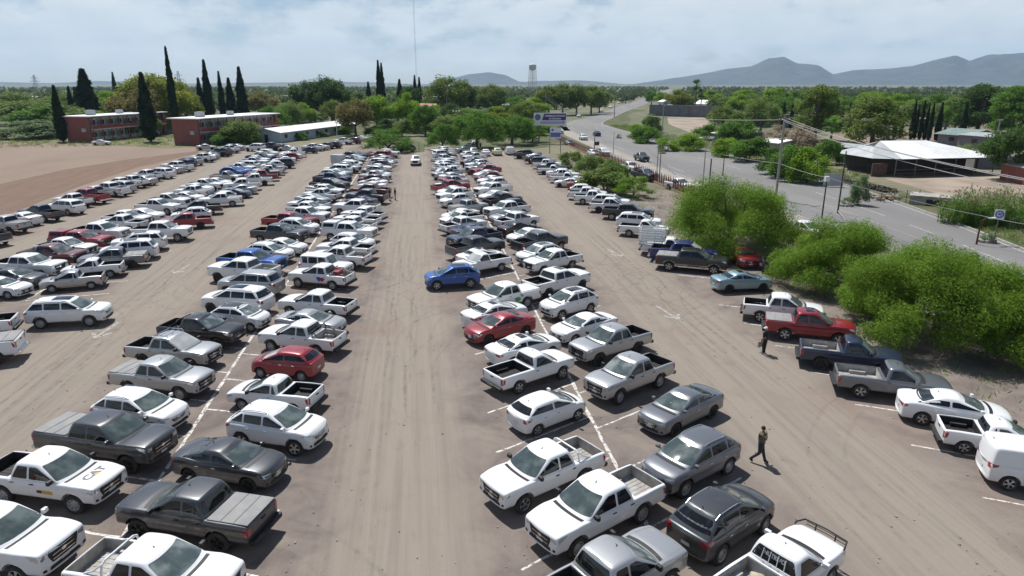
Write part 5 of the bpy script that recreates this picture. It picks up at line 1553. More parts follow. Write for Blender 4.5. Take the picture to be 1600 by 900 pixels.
# body kinds: L length, W half width, wheels at xa (front), xb (rear), tyre radius R, deck profile [(x, z)], clearance zb,
# cabin: belt z, roof z, front base/top x, rear base/top x, half widths at belt/roof
KIND = {
 'dc': dict(L=5.30, W=.93, xa=1.66, xb=-1.43, R=.405, zb=.46, deck=[(-2.62, 1.19), (-2.0, 1.21), (-.9, 1.21), (0, 1.21), (1.05, 1.22), (1.6, 1.24), (2.1, 1.22), (2.42, 1.17)],
            belt=1.22, roof=1.86, fb=1.40, ft=.46, rb=-1.04, rt=-.82, wb=.875, wr=.68, cuts=[-.14], bed=(-2.55, -1.10, .72), pick=1),
 'cc': dict(L=5.85, W=1.01, xa=1.86, xb=-1.74, R=.425, zb=.50, deck=[(-2.88, 1.33), (-2.2, 1.35), (-1.1, 1.35), (0, 1.32), (1.25, 1.31), (1.8, 1.36), (2.4, 1.36), (2.74, 1.33)],
            belt=1.31, roof=1.96, fb=1.58, ft=.68, rb=-1.14, rt=-.94, wb=.955, wr=.73, cuts=[-.05], bed=(-2.80, -1.20, .86), pick=1),
 'sc': dict(L=5.20, W=.93, xa=1.60, xb=-1.45, R=.38, zb=.44, deck=[(-2.57, 1.16), (-1.8, 1.17), (-.5, 1.17), (.3, 1.15), (1.1, 1.15), (1.6, 1.15), (2.1, 1.13), (2.38, 1.08)],
            belt=1.15, roof=1.78, fb=1.32, ft=.54, rb=-.48, rt=-.34, wb=.88, wr=.68, cuts=[], bed=(-2.50, -.56, .70), pick=1),
 'mp': dict(L=4.45, W=.85, xa=1.35, xb=-1.33, R=.32, zb=.34, deck=[(-2.20, 1.07), (-1.6, 1.09), (-.5, 1.06), (.2, .99), (1.0, .99), (1.4, .99), (1.8, .95), (2.05, .87)],
            belt=.99, roof=1.55, fb=1.34, ft=.36, rb=-.68, rt=-.50, wb=.80, wr=.60, cuts=[-.22], bed=(-2.12, -.74, .64), pick=1),
 'sd': dict(L=4.65, W=.91, xa=1.38, xb=-1.34, R=.34, zb=.25, deck=[(-2.24, 1.04), (-1.9, 1.11), (-1.5, 1.12), (-.6, 1.03), (.3, 1.0), (1.0, 1.01), (1.5, .99), (1.95, .93), (2.18, .85)],
            belt=1.00, roof=1.47, fb=1.34, ft=.24, rb=-1.98, rt=-.92, wb=.84, wr=.60, cuts=[-.30], pick=0),
 'hb': dict(L=3.90, W=.86, xa=1.22, xb=-1.20, R=.315, zb=.25, deck=[(-1.88, 1.04), (-1.4, 1.05), (-.5, 1.02), (.4, 1.0), (.95, 1.02), (1.3, 1.0), (1.62, .95), (1.80, .86)],
            belt=1.02, roof=1.53, fb=1.30, ft=.34, rb=-1.88, rt=-1.34, wb=.80, wr=.58, cuts=[-.22], pick=0),
 'sv': dict(L=4.45, W=.94, xa=1.34, xb=-1.30, R=.385, zb=.34, deck=[(-2.15, 1.16), (-1.6, 1.19), (-.5, 1.15), (.4, 1.13), (.95, 1.16), (1.4, 1.15), (1.82, 1.10), (2.06, 1.02)],
            belt=1.14, roof=1.73, fb=1.36, ft=.30, rb=-2.14, rt=-1.52, wb=.87, wr=.64, cuts=[-.22, -1.18], pick=0),
 'bs': dict(L=5.00, W=.99, xa=1.50, xb=-1.44, R=.40, zb=.36, deck=[(-2.44, 1.20), (-1.8, 1.22), (-.5, 1.20), (.5, 1.19), (1.2, 1.21), (1.7, 1.21), (2.15, 1.18), (2.38, 1.11)],
            belt=1.20, roof=1.85, fb=1.46, ft=.54, rb=-2.40, rt=-1.96, wb=.92, wr=.70, cuts=[-.10, -1.14], pick=0),
 'jp': dict(L=4.40, W=.88, xa=1.45, xb=-1.40, R=.42, zb=.50, deck=[(-2.10, 1.18), (-1.5, 1.19), (-.5, 1.18), (.3, 1.17), (.8, 1.17), (1.3, 1.16), (1.7, 1.15), (1.98, 1.13)],
            belt=1.17, roof=1.86, fb=.76, ft=.48, rb=-2.04, rt=-2.00, wb=.77, wr=.69, cuts=[-.30, -1.20], pick=0),
 'vn': dict(L=4.45, W=.92, xa=1.40, xb=-1.36, R=.335, zb=.28, deck=[(-2.18, 1.13), (-1.5, 1.13), (-.5, 1.12), (.5, 1.11), (1.2, 1.13), (1.5, 1.12), (1.85, 1.06), (2.06, .96)],
            belt=1.11, roof=1.85, fb=1.52, ft=.62, rb=-2.20, rt=-2.12, wb=.88, wr=.76, cuts=[], pick=0),
 'cp': dict(L=4.75, W=.96, xa=1.42, xb=-1.34, R=.36, zb=.24, deck=[(-2.30, 1.04), (-1.9, 1.10), (-1.4, 1.09), (-.6, 1.02), (.2, 1.0), (.8, 1.02), (1.4, 1.01), (1.95, .98), (2.24, .92)],
            belt=1.00, roof=1.38, fb=1.04, ft=.06, rb=-1.84, rt=-.74, wb=.85, wr=.58, cuts=[], pick=0),
}
KIND['st'] = dict(KIND['sc'], L=5.6)
KIND['bx'] = dict(KIND['sc'], L=5.6)

def body_mesh(K):
    L, Wd, zb = K['L'], K['W'], K['zb']
    h = L / 2
    pk, boxy = K['pick'], K is KIND['jp']
    xs = sorted({x for x, _ in K['deck']} | {K['xa'], K['xb'], (K['xa'] + K['xb']) / 2})
    st = []
    def station(x, z0, zt, wk, cr):
        w = Wd * wk
        wt = w * (.955 if pk else .93)
        H_ = zt - z0
        return [(x, 0, z0), (x, w * .78, z0), (x, w * .955, z0 + .05), (x, w * .995, z0 + .24 * H_), (x, w * .962, z0 + .46 * H_), (x, w * 1.0, z0 + .70 * H_), (x, w * .985, zt - .11), (x, wt, zt - .02), (x, wt - .07, zt), (x, wt * .5, zt + cr * .8), (x, 0, zt + cr)]
    cr = lambda x: (.0 if (pk and x < K['fb'] - .2) else .045)
    zr = interp(K['deck'], -9); zf = K['deck'][-1][1]
    st.append(station(-h, zb + .14, zr - .10, .93 if pk else .84, .0))
    st.append(station(-h + .05, zb + .04, zr - .02, .985 if pk else .92, .0))
    for x in xs:
        wk = 1.0
        if x > h - .5: wk = .975
        if x > h - .3: wk = .95
        if x < -h + .4 and not pk: wk = .965
        if abs(x - K['xa']) < .01 or abs(x - K['xb']) < .01: wk = max(wk, 1.0) * 1.03
        st.append(station(x, zb, interp(K['deck'], x), wk, cr(x)))
    dz = zf - zb
    if pk:
        st.append(station(h - .13, zb - .02, zf - .012, .945, .02))
        st.append(station(h - .06, zb - .02, zf - .035, .93, .01))
        st.append(station(h - .015, zb + .0, zf - dz * .12, .90, .0))
        st.append(station(h, zb + .06, zf - dz * .20, .86, .0))
    else:
        st.append(station(h - .12, zb - .02, zf - .03, .92, .02))
        st.append(station(h - .03, zb + .0, zf - dz * .17, .88, .0))
        st.append(station(h, zb + .08, zf - dz * .32, .80, .0))
    n = 11
    mb = MB()
    V, F = [], []
    for s in st:
        V += s + [(x, -y, z) for x, y, z in s[-2:0:-1]]
    m = 2 * n - 2
    for k in range(len(st) - 1):
        for i in range(m):
            j = (i + 1) % m
            F.append((k * m + i, (k + 1) * m + i, (k + 1) * m + j, k * m + j))
    # end caps as quads across
    def cap(k, rev):
        b = k * m
        for i in range(n - 1):
            a0, a1 = i, i + 1
            b0, b1 = (m - i) % m, (m - i - 1) % m
            f = [a0, a1, b1, b0] if len({a0, a1, b1, b0}) == 4 else list(dict.fromkeys([a0, a1, b1, b0]))
            f = [b + q for q in f]
            F.append(tuple(f[::-1] if rev else f))
    cap(0, True); cap(len(st) - 1, False)
    # rounded nose and tail in plan
    P = []
    bow_f, bow_r = (.10, .03) if pk else (.22, .14)
    if boxy: bow_f, bow_r = .02, .01
    for x, y, z in V:
        q = (abs(y) / Wd) ** 2.2
        t = min(1, max(0, (x - (h - .75)) / .75)); x -= bow_f * q * t
        t = min(1, max(0, (-x - (h - .6)) / .6)); x += bow_r * q * t
        P.append((x, y, z))
    mb.add(P, F, 0)
    ct = MB()
    for ax in (K['xa'], K['xb']):
        for s in (1, -1):
            y0, y1 = s * (Wd - .30), s * (Wd + .4)
            ct.tube((ax, y0, K['R'] + .015), (ax, y1, K['R'] + .015), K['R'] * (1.22 if pk else 1.16), None, 28, 1)
    if pk:
        b0, b1, bz = K['bed']
        ct.box(((b0 + b1) / 2, 0, bz + 1), (b1 - b0, 2 * (Wd * .955 - .10), 2), 1)
    return ev_mesh(mb, [PAINT['W'], M_['black_trim']], 2, ct)

def cabin_mesh(K):
    b, r = K['belt'], K['roof']
    pk = K['pick']
    cf = .13; cr_ = .03 if pk or K is KIND['jp'] else .10
    if K is KIND['jp']: cf = .03
    def ring(z, xf, xr, w, cfk=1.0):
        c1, c2 = cf * cfk, cr_ * cfk
        h = [(xf, 0), (xf - .18 * c1, w * .5), (xf - c1, w * .84), (xf - c1 - .07, w * .97), (xf - c1 - .22, w)]
        xa, xb_ = xf - c1 - .22, xr + c2 + .18
        h += [(xa + (xb_ - xa) * t, w) for t in (.25, .5, .75)]
        h += [(xb_, w), (xr + c2 + .05, w * .97), (xr + c2, w * .86), (xr + .2 * c2, w * .5), (xr, 0)]
        return [(x, y, z) for x, y in h] + [(x, -y, z) for x, y in h[-2:0:-1]]
    lerp = lambda a, c, t: a + (c - a) * t
    R = []
    for t in (-.16, 0, .08, .5, .86):
        R.append(ring(lerp(b, r - .06, t), lerp(K['fb'], K['ft'], t), lerp(K['rb'], K['rt'], t), lerp(K['wb'], K['wr'] + .035, max(t, 0) ** 1.15)))
    R.append(ring(r - .045, K['ft'] - .02, K['rt'] + .02, K['wr'] + .012))
    R.append(ring(r - .015, K['ft'] - .12, K['rt'] + .09, K['wr'] - .07))
    arch = .02 if K in (KIND['jp'], KIND['vn']) else (.045 if pk else .075)
    xm, xh = (K['ft'] + K['rt']) / 2 + .12, (K['ft'] - K['rt']) / 2 + .1
    roofz = lambda x, z: z - arch * min(1.6, ((x - xm) / xh) ** 2)
    for k in (4, 5, 6): R[k] = [(x, y, roofz(x, z)) for x, y, z in R[k]]
    m = len(R[0])
    half = (m + 2) // 2
    mb = MB(); V = [p for q in R for p in q]; F = []
    for k in range(len(R) - 1):
        for i in range(m):
            j = (i + 1) % m
            F.append((k * m + i, k * m + j, (k + 1) * m + j, (k + 1) * m + i))
    # roof: rows of quads across with a crown line
    top = (len(R) - 1) * m
    base = len(V)
    for i in range(1, half - 1):
        x = R[-1][i][0]
        V.append((x, 0, roofz(x, r + .008)))
    V_c = {i: base + i - 1 for i in range(1, half - 1)}
    for i in range(half - 1):
        for sgn in (1, -1):
            a = top + i if sgn > 0 else top + (m - i) % m
            c = top + i + 1 if sgn > 0 else top + (m - i - 1) % m
            ca = V_c.get(i, top + 0 if i == 0 else top + half - 1)
            cc = V_c.get(i + 1, top + half - 1)
            f = list(dict.fromkeys([a, c, cc, ca]))
            if len(f) >= 3: F.append(tuple(f))
    F.append(tuple(range(m - 1, -1, -1)))
    mb.add(V, F, 0)
    return ev_mesh(mb, [PAINT['W'], M_['black_trim']], 1)

def join_meshes(name, parts, mats, smooth=38):
    bm = bmesh.new()
    for p in parts: bm.from_mesh(p)
    me = bpy.data.meshes.new(name)
    bm.to_mesh(me); bm.free()
    me.materials.clear()
    for m in mats: me.materials.append(m)
    me.shade_smooth()
    me.set_sharp_from_angle(angle=radians(smooth))
    return me

def wheel_meshes(R, w, style):
    t = MB()
    t.lathe([(R * .60, -w / 2 + .02), (R * .66, -w / 2), (R * .90, -w / 2), (R * .985, -w / 2 + .035), (R, 0), (R * .985, w / 2 - .035), (R * .90, w / 2), (R * .66, w / 2), (R * .60, w / 2 - .02), (R * .56, w / 2 - .09), (.001, w / 2 - .09)], 'Y', 24, 0)
    tyre = t.mesh('wheel', [M_['rubber']], 35)
    r = MB(); yo = w / 2
    r.lathe([(R * .665, yo - .09), (R * .66, yo - .012), (R * .61, yo - .004), (R * .575, yo - .03)], 'Y', 24, 0)
    mt = {'alloy': M_['alloy'], 'steel': M_['steel'], 'dark': M_['dark_alloy']}[style]
    if style == 'steel':
        r.lathe([(R * .58, yo - .035), (R * .42, yo - .06), (R * .30, yo - .03), (R * .16, yo - .02), (.001, yo - .02)], 'Y', 20, 0)
        for k in range(8):
            a = 2 * pi * k / 8
            r.box((R * .47 * cos(a), yo - .046, R * .47 * sin(a)), (.05, .012, .03), 1, M=Matrix.Rotation(-a, 3, 'Y'))
    else:
        for k in range(5):
            a = 2 * pi * k / 5 + .3
            for s in (-.14, .14):
                p0 = (R * .12 * cos(a), yo - .022, R * .12 * sin(a)); p1 = (R * .60 * cos(a + s), yo - .02, R * .60 * sin(a + s))
                d = Vector(p1) - Vector(p0)
                an = atan2(d.z, d.x)
                c = (Vector(p0) + Vector(p1)) / 2
                r.box(c, (d.length, .026, R * .115), 0, M=Matrix.Rotation(-an, 3, 'Y'))
        r.lathe([(R * .17, yo - .045), (R * .16, yo - .005), (.001, yo - .003)], 'Y', 14, 0)
    return tyre, r.mesh('rim', [mt, M_['black_trim']], 35)

PROTO = {}
def proto(kind):
    """shared meshes of a kind: list of (part name, mesh, paint?, location, near only?, [children])"""
    if kind in PROTO: return PROTO[kind]
    K = KIND[kind]
    L, Wd, h = K['L'], K['W'], K['L'] / 2
    if kind in ('st', 'bx'):
        src = KIND['sc']
        K = dict(src); h = src['L'] / 2; L = src['L']
    body, cab = body_mesh(K if kind not in ('st', 'bx') else KIND['sc']), cabin_mesh(KIND[kind] if kind not in ('st', 'bx') else KIND['sc'])
    raw = join_meshes('raw', [body, cab], [PAINT['W'], M_['black_trim']])
    bm = bmesh.new(); bm.from_mesh(raw); bvh = BVHTree.FromBMesh(bm); bm.free()
    b, r = K['belt'], K['roof']
    parts = []
    pk = K['pick']
    c1 = .13 if kind != 'jp' else .03
    z0, z1 = b + .055, r - (.14 if pk or kind in ('jp', 'vn') else .165)
    xf0, xf1 = K['fb'] - c1 - .24, K['ft'] - c1 - .12
    xr0, xr1 = K['rb'] + (.20 if pk else .34), K['rt'] + (.20 if pk else .22)
    if kind == 'sd': xr0, xr1 = K['rb'] + .34, K['rt'] + .14
    if kind == 'cp': xr0, xr1 = K['rb'] + .62, K['rt'] + .16
    fx = lambda z: xf0 + (xf1 - xf0) * (z - z0) / (z1 - z0)
    rx = lambda z: xr0 + (xr1 - xr0) * (z - z0) / (z1 - z0)
    cuts = K['cuts']
    edges = [None] + sorted(cuts, reverse=True) + [None]
    trim = MB()                                              # shut lines, become part of the body
    g = .045
    vanlike = kind == 'vn'
    for s in (1, -1):
        for k in range(len(edges) - 1):
            a, c = edges[k], edges[k + 1]
            if vanlike: c = .20
            rise = lambda x: 0 if pk or kind in ('jp', 'vn') else .055 * max(0, min(1, (fx(z0) - x) / 2.6))
            p = [(a - g, z0 + rise(a)) if a is not None else (fx(z0), z0), (a - g, z1) if a is not None else (fx(z1), z1),
                 (c + g, z1) if c is not None else (rx(z1), z1), (c + g, z0 + rise(c)) if c is not None else (rx(z0), z0 + rise(rx(z0)))]
            if pk and c is None and kind == 'sc': pass
            mb = MB(); project(mb, bvh, p, 'side', .006, .14, 0, s, .05)
            parts.append(('side_window', mb.mesh('side_window', [M_['tint']], 60), 0, None, 0, []))
    # windscreen and rear pane
    wb, wr = K['wb'], K['wr']
    kw = .86 if kind == 'jp' else .93
    drop = .0 if kind in ('jp', 'vn') else (.03 if pk else .06)
    lowf = max(b + .02, interp(K['deck'], K['fb'] - .05) + .075)
    mb = MB(); project(mb, bvh, [(-wb * kw, lowf), (wb * kw, lowf), (wr * kw, r - .075 - drop), (-wr * kw, r - .075 - drop)], 'front', .005, .13, 0, 1, .05)
    parts.append(('windscreen', mb.mesh('windscreen', [M_['screen']], 60), 0, None, 0, []))
    if not vanlike:
        lowr = b + (.10 if pk else .13)
        if kind in ('sd', 'cp'): lowr = interp(K['deck'], K['rb'] + .1) + .05
        mb = MB(); project(mb, bvh, [(-wb * .88, lowr), (wb * .88, lowr), (wr * .88, r - .09 - drop * 1.25), (-wr * .88, r - .09 - drop * 1.25)], 'rear', .005, .13, 0, 1, .06)
        parts.append(('rear_window', mb.mesh('rear_window', [M_['tint'] if kind not in ('sd',) else M_['rear_glass']], 60), 0, None, 0, []))
    # lamps
    zn = K['deck'][-1][1]; zb = K['zb']
    zt_ = interp(K['deck'], -9)
    for s in (1, -1):
        mb = MB()
        if pk:
            q = [(s * Wd * .61, zn - .25), (s * Wd * .80, zn - .29), (s * Wd * .935, zn - .24), (s * Wd * .935, zn - .08), (s * Wd * .59, zn - .13)]
        elif kind == 'jp':
            q = [(s * (.56 + .11 * cos(a)), zn - .2 + .11 * sin(a)) for a in [i * pi / 5 for i in range(10)]]
        else:
            q = [(s * Wd * .52, zn - .19), (s * Wd * .89, zn - .17), (s * Wd * .90, zn - .03), (s * Wd * .54, zn - .08)]
        project(mb, bvh, q, 'front', .006, .07, 0, 1, .02)
        project(mb, bvh, [(h - .52, zn - .03), (h - .16, zn - .06), (h - .14, zn - .19), (h - .30, zn - .18)], 'side', .006, .08, 0, s, .03)
        parts.append(('headlight', mb.mesh('headlight', [M_['lamp']], 50), 0, None, 0, []))
        mb = MB()
        if pk: q, q2 = [(s * Wd * .80, zt_ - .40), (s * Wd * .955, zt_ - .40), (s * Wd * .945, zt_ - .08), (s * Wd * .80, zt_ - .08)], [(-h + .04, zt_ - .38), (-h + .17, zt_ - .36), (-h + .22, zt_ - .09), (-h + .04, zt_ - .09)]
        elif kind in ('sv', 'bs', 'hb', 'vn', 'jp'): q, q2 = [(s * Wd * .62, zt_ - .26), (s * Wd * .90, zt_ - .24), (s * Wd * .88, zt_ - .02), (s * Wd * .68, zt_ - .06)], [(-h + .06, zt_ - .22), (-h + .34, zt_ - .14), (-h + .44, zt_ - .04), (-h + .10, zt_ - .02)]
        else: q, q2 = [(s * Wd * .50, zt_ - .20), (s * Wd * .90, zt_ - .22), (s * Wd * .88, zt_ - .05), (s * Wd * .52, zt_ - .06)], [(-h + .06, zt_ - .22), (-h + .30, zt_ - .16), (-h + .36, zt_ - .06), (-h + .10, zt_ - .06)]
        project(mb, bvh, q, 'rear', .006, .08, 0, 1, .02)
        project(mb, bvh, q2, 'side', .006, .08, 0, s, .03)
        parts.append(('tail_light', mb.mesh('tail_light', [M_['tail']], 50), 0, None, 0, []))
    # grille, intake, plate
    mb = MB(); gk = []
    if pk: q = [(-Wd * .46, zn - .55), (Wd * .46, zn - .55), (Wd * .58, zn - .27), (Wd * .57, zn - .09), (-Wd * .57, zn - .09), (-Wd * .58, zn - .27)]
    elif kind == 'jp': q = [(-.40, zn - .38), (.40, zn - .38), (.42, zn - .1), (-.42, zn - .1)]
    else: q = [(-Wd * .34, zn - .40), (Wd * .34, zn - .40), (Wd * .50, zn - .22), (Wd * .50, zn - .11), (-Wd * .50, zn - .11), (-Wd * .50, zn - .22)]
    project(mb, bvh, q, 'front', .006, .12, 0, 1, .04)
    grille = mb.mesh('grille', [M_['black_trim']], 50)
    zg0, zg1 = q[0][1], q[-2][1]
    mb = MB()
    for k in range(3):
        z = zg0 + (zg1 - zg0) * (k + .6) / 3.2
        project(mb, bvh, [(q[0][0] * .93, z - .012), (q[1][0] * .93, z - .012), (q[1][0] * .93, z + .012), (q[0][0] * .93, z + .012)], 'front', .012, .14, 0, 1, 0)
    gk.append(('grille_bar', mb.mesh('grille_bar', [M_['chrome']]), 0, None, 1, []))
    zc = (zg0 + zg1) / 2
    mb = MB(); project(mb, bvh, [(.095 * cos(a), zc + .06 * sin(a)) for a in [i * pi / 7 for i in range(14)]], 'front', .018, .05, 0, 1, 0)
    gk.append(('emblem', mb.mesh('emblem', [M_['chrome']]), 0, None, 1, []))
    parts.append(('grille', grille, 0, None, 0, gk))
    mb = MB()
    project(mb, bvh, [(-Wd * .62, zb + .07), (Wd * .62, zb + .07), (Wd * .56, zb + .19), (-Wd * .56, zb + .19)], 'front', .006, .12, 0, 1, .03)
    for s in (1, -1):
        project(mb, bvh, [(s * Wd * .70, zb + .10), (s * Wd * .84, zb + .12), (s * Wd * .85, zb + .22), (s * Wd * .72, zb + .20)], 'front', .006, .08, 0, 1, .02)
    parts.append(('air_intake', mb.mesh('air_intake', [M_['black_trim']], 50), 0, None, 1, []))
    mb = MB(); project(mb, bvh, [(-.16, zb + .18), (.16, zb + .18), (.16, zb + .29), (-.16, zb + .29)], 'front', .02, .15, 0, 1, 0)
    parts.append(('license_plate', mb.mesh('license_plate', [M_['plate']]), 0, None, 1, []))
    mb = MB(); zp = zb + .30 if not pk else zb + .26
    if pk: mb.box((-h - .02, 0, zb + .06), (.012, .32, .13))
    else: project(mb, bvh, [(-.17, zp), (.17, zp), (.17, zp + .13), (-.17, zp + .13)], 'rear', .02, .15, 0, 1, 0)
    parts.append(('license_plate', mb.mesh('license_plate', [M_['plate']]), 0, None, 1, []))
    # doors with shut lines and handles
    dz0, dz1 = zb + .13, b - .005
    if not vanlike:
        spans = []
        front_x = K['fb'] - c1 - .18
        rear_x = {'dc': -1.00, 'cc': -1.08, 'sc': -.42, 'mp': -.30, 'sd': -1.05, 'hb': -.98, 'sv': -1.10, 'bs': -1.12, 'jp': -1.18, 'cp': -.75, 'st': -.42, 'bx': -.42}[kind]
        mid = cuts[0] if cuts and kind not in ('mp', 'cp') else None
        if mid is not None: spans = [(front_x, mid + .006), (mid - .006, rear_x)]
        else: spans = [(front_x, rear_x)]
        ra = K['R'] * 1.22 + .05
        for s in (1, -1):
            for a, c in spans:
                p = [(a, dz1), (a, dz0 + .06), (a - .06, dz0)]
                if c - .02 < K['xb'] + ra:                         # cut round the rear arch
                    for t in (-.10, .25, .55, .85):
                        zz = K['R'] + ra * sin(t if t > 0 else 0.0)
                        xx = K['xb'] + ra * cos(t if t > 0 else 0.0)
                        if t < 0: xx, zz = K['xb'] + ra, dz0
                        if xx > c + .02 and zz < dz1: p.append((xx, max(zz, dz0)))
                    p.append((c, K['R'] + sqrt(max(ra * ra - (c - K['xb']) ** 2, .01)) if c < K['xb'] + ra else dz0))
                else:
                    p += [(c + .05, dz0), (c, dz0 + .05)]
                p.append((c, dz1))
                mb = MB(); project(mb, bvh, p, 'side', .006, .09, 0, s, .02)
                ring_strip(trim, bvh, p, 'side', .028, .0045, s, 1, .07)
                hb_ = MB()
                hx = c + .14
                hh, nn, _, _ = bvh.ray_cast(Vector((hx, s * 4, dz1 - .12)), Vector((0, -s, 0)))
                hb_.box((hx + .03, hh.y + s * .022, dz1 - .12), (.17, .03, .032))
                parts.append(('door', mb.mesh('door', [PAINT['W']], 50), 1, None, 1, [('handle', hb_.mesh('handle', [M_['black_trim'] if pk else M_['chrome']], None, .008), 0, None, 1, [])]))
    # bonnet and tailgate shut lines
    hx0, hx1 = h - .22, K['fb'] - .02
    hw0, hw1 = Wd * .72, Wd * .80
    mbh = [(hx0, -hw0), (hx0, hw0), (hx1, hw1), (hx1, -hw1)]
    for i in (0, 1, 3):
        a, c = Vector(mbh[i]), Vector(mbh[(i + 1) % 4])
        nn = Vector((-(c - a)[1], (c - a)[0])).normalized() * .012
        project(trim, bvh, [a + nn, a - nn, c - nn, c + nn], 'top', .005, .07, 1, 1, 0)
    # cowl with the wipers, a dark crescent at the foot of the windscreen
    mb = MB()
    ys_ = [-wb * .84 + wb * 1.68 * t / 8 for t in range(9)]
    fr = [(K['fb'] + .015 - c1 * (abs(y) / wb) ** 2.2, y) for y in ys_]
    project(mb, bvh, [(x + .09, y) for x, y in fr] + [(x - .05, y) for x, y in fr[::-1]], 'top', .008, .12, 0, 1, 0)
    parts.append(('wiper_cowl', mb.mesh('wiper_cowl', [M_['black_trim']], 50), 0, None, 1, []))
    if pk:
        zt0 = zt_ - .06
        for yy in (-1, 1):
            project(trim, bvh, [(yy * Wd * .78, zb + .25), (yy * Wd * .78 + .02, zb + .25), (yy * Wd * .78 + .02, zt0), (yy * Wd * .78, zt0)], 'rear', .005, .08, 1, 1, 0)
        mb = MB(); mb.box((-h + .01, 0, zt_ - .16), (.03, .22, .07))
        parts.append(('tailgate_handle', mb.mesh('tailgate_handle', [M_['black_trim']], None, .008), 0, None, 1, []))
        mb = MB(); mb.box((-h - .03, 0, zb + .10), (.20, 2 * Wd * .93, .17)); mb.box((-h - .13, 0, zb + .12), (.06, .5, .06))
        parts.append(('rear_bumper', mb.mesh('rear_bumper', [M_['chrome'] if kind == 'cc' else M_['black_trim']], 40, .02), 0, None, 0, []))
        # joint between cab and bed
        project(trim, bvh, [(K['bed'][1] + .035, zb + .12), (K['bed'][1] + .035, b), (K['bed'][1] + .06, b), (K['bed'][1] + .06, zb + .12)], 'side', .005, .08, 1, 1, 0)
        project(trim, bvh, [(K['bed'][1] + .035, zb + .12), (K['bed'][1] + .035, b), (K['bed'][1] + .06, b), (K['bed'][1] + .06, zb + .12)], 'side', .005, .08, 1, -1, 0)
        # bed liner: open tray inside the bed
        b0, b1, bz = K['bed']; yw = Wd * .955 - .105
        zt1 = min(interp(K['deck'], b0 + .3), interp(K['deck'], b1 - .1)) - .035
        t = MB(); th = .012
        t.box(((b0 + b1) / 2, 0, bz + .012), (b1 - b0 - .01, 2 * yw, .012))
        for s in (1, -1):
            t.box(((b0 + b1) / 2, s * (yw - .006), (bz + zt1) / 2 + .01), (b1 - b0 - .02, .01, zt1 - bz - .02))
            ex = K['xb']
            t.box((ex, s * (yw - .11), bz + .10), (K['R'] * 2.0, .20, .18))
        for e in (b0 + .012, b1 - .012):
            t.box((e, 0, (bz + zt1) / 2 + .01), (.01, 2 * yw - .03, zt1 - bz - .02))
        for k in range(7):
            t.box(((b0 + b1) / 2, -yw * .78 + k * yw * .26, bz + .026), (b1 - b0 - .1, .05, .012))
        K['liner_mesh'] = t.mesh('bed_liner', [M_['liner']])
        K['bed_dims'] = (b0, b1, bz, yw, zt1)
    # mirrors
    mx = K['fb'] - c1 - .34
    for s in (1, -1):
        mb = MB()
        hh, nn, _, _ = bvh.ray_cast(Vector((mx, s * 4, b + .09)), Vector((0, -s, 0)))
        y = hh.y
        mb.tube((mx, y - s * .02, b + .05), (mx + .02, y + s * .12, b + .07), .028, .03, 6)
        mb.box((mx + .02, y + s * .17, b + .12), (.13, .21 if pk else .18, .17 if pk else .13))
        parts.append(('mirror', mb.mesh('mirror', [M_['black_trim'] if kind in ('dc', 'mp') else PAINT['W']], 40, .03), 0 if kind in ('dc', 'mp') else 1, None, 1, []))
    # lower dark cladding
    if kind in ('sv', 'bs', 'jp', 'cp'):
        for s in (1, -1):
            mb = MB()
            project(mb, bvh, [(K['xa'] - K['R'] * 1.2, zb + .06), (K['xa'] - K['R'] * 1.2, zb + .14), (K['xb'] + K['R'] * 1.2, zb + .14), (K['xb'] + K['R'] * 1.2, zb + .06)], 'side', .008, .3, 0, s, 0)
            parts.append(('sill_trim', mb.mesh('sill_trim', [M_['black_trim']]), 0, None, 1, []))
    if kind in ('sv', 'bs'):
        for s in (1, -1):
            mb = MB(); pts = []
            for t in range(7):
                x = K['ft'] - .25 + (K['rt'] + .35 - K['ft']) * t / 6
                hh, nn, _, _ = bvh.ray_cast(Vector((x, s * (wr - .03), 4)), Vector((0, 0, -1)))
                pts.append((x, s * (wr - .03), hh.z + (.045 if 0 < t < 6 else .0)))
            mb.path(pts, .016, 6)
            parts.append(('roof_rail', mb.mesh('roof_rail', [M_['chrome']], 40), 0, None, 1, []))
    if kind in ('sv', 'bs'):
        for ax in (K['xa'], K['xb']):
            for s in (1, -1):
                q0 = K['R'] * 1.15
                p = [(ax + q0 * cos(a), K['R'] + q0 * sin(a)) for a in [pi * k / 9 for k in range(10)]] + [(ax + (q0 + .055) * cos(a), K['R'] + (q0 + .055) * sin(a)) for a in [pi * k / 9 for k in range(9, -1, -1)]]
                mb = MB(); project(mb, bvh, p, 'side', .007, .1, 0, s, 0)
                parts.append(('wheel_arch_trim', mb.mesh('wheel_arch_trim', [M_['black_trim']]), 0, None, 1, []))
    # aerial
    ax = K['rt'] + .25 if not pk else K['ft'] - .35
    hh, nn, _, _ = bvh.ray_cast(Vector((ax, 0, 4)), Vector((0, 0, -1)))
    mb = MB(); mb.tube((ax, 0, hh.z - .01), (ax - .06, 0, hh.z + .05), .025, .008, 6); mb.tube((ax - .02, 0, hh.z + .02), (ax - .10, 0, hh.z + .12), .006, .004, 5)
    parts.append(('aerial', mb.mesh('aerial', [M_['black_trim']]), 0, None, 1, []))
    # body with the shut lines in it
    tm = trim.mesh('t', [PAINT['W'], M_['black_trim']])
    bodym = join_meshes('body', [body, cab, tm], [PAINT['W'], M_['black_trim']])
    parts.insert(0, ('body', bodym, 1, None, 0, []))
    PROTO[kind] = dict(parts=parts, bvh=bvh, K=K, kind=kind, wheels={})
    return PROTO[kind]

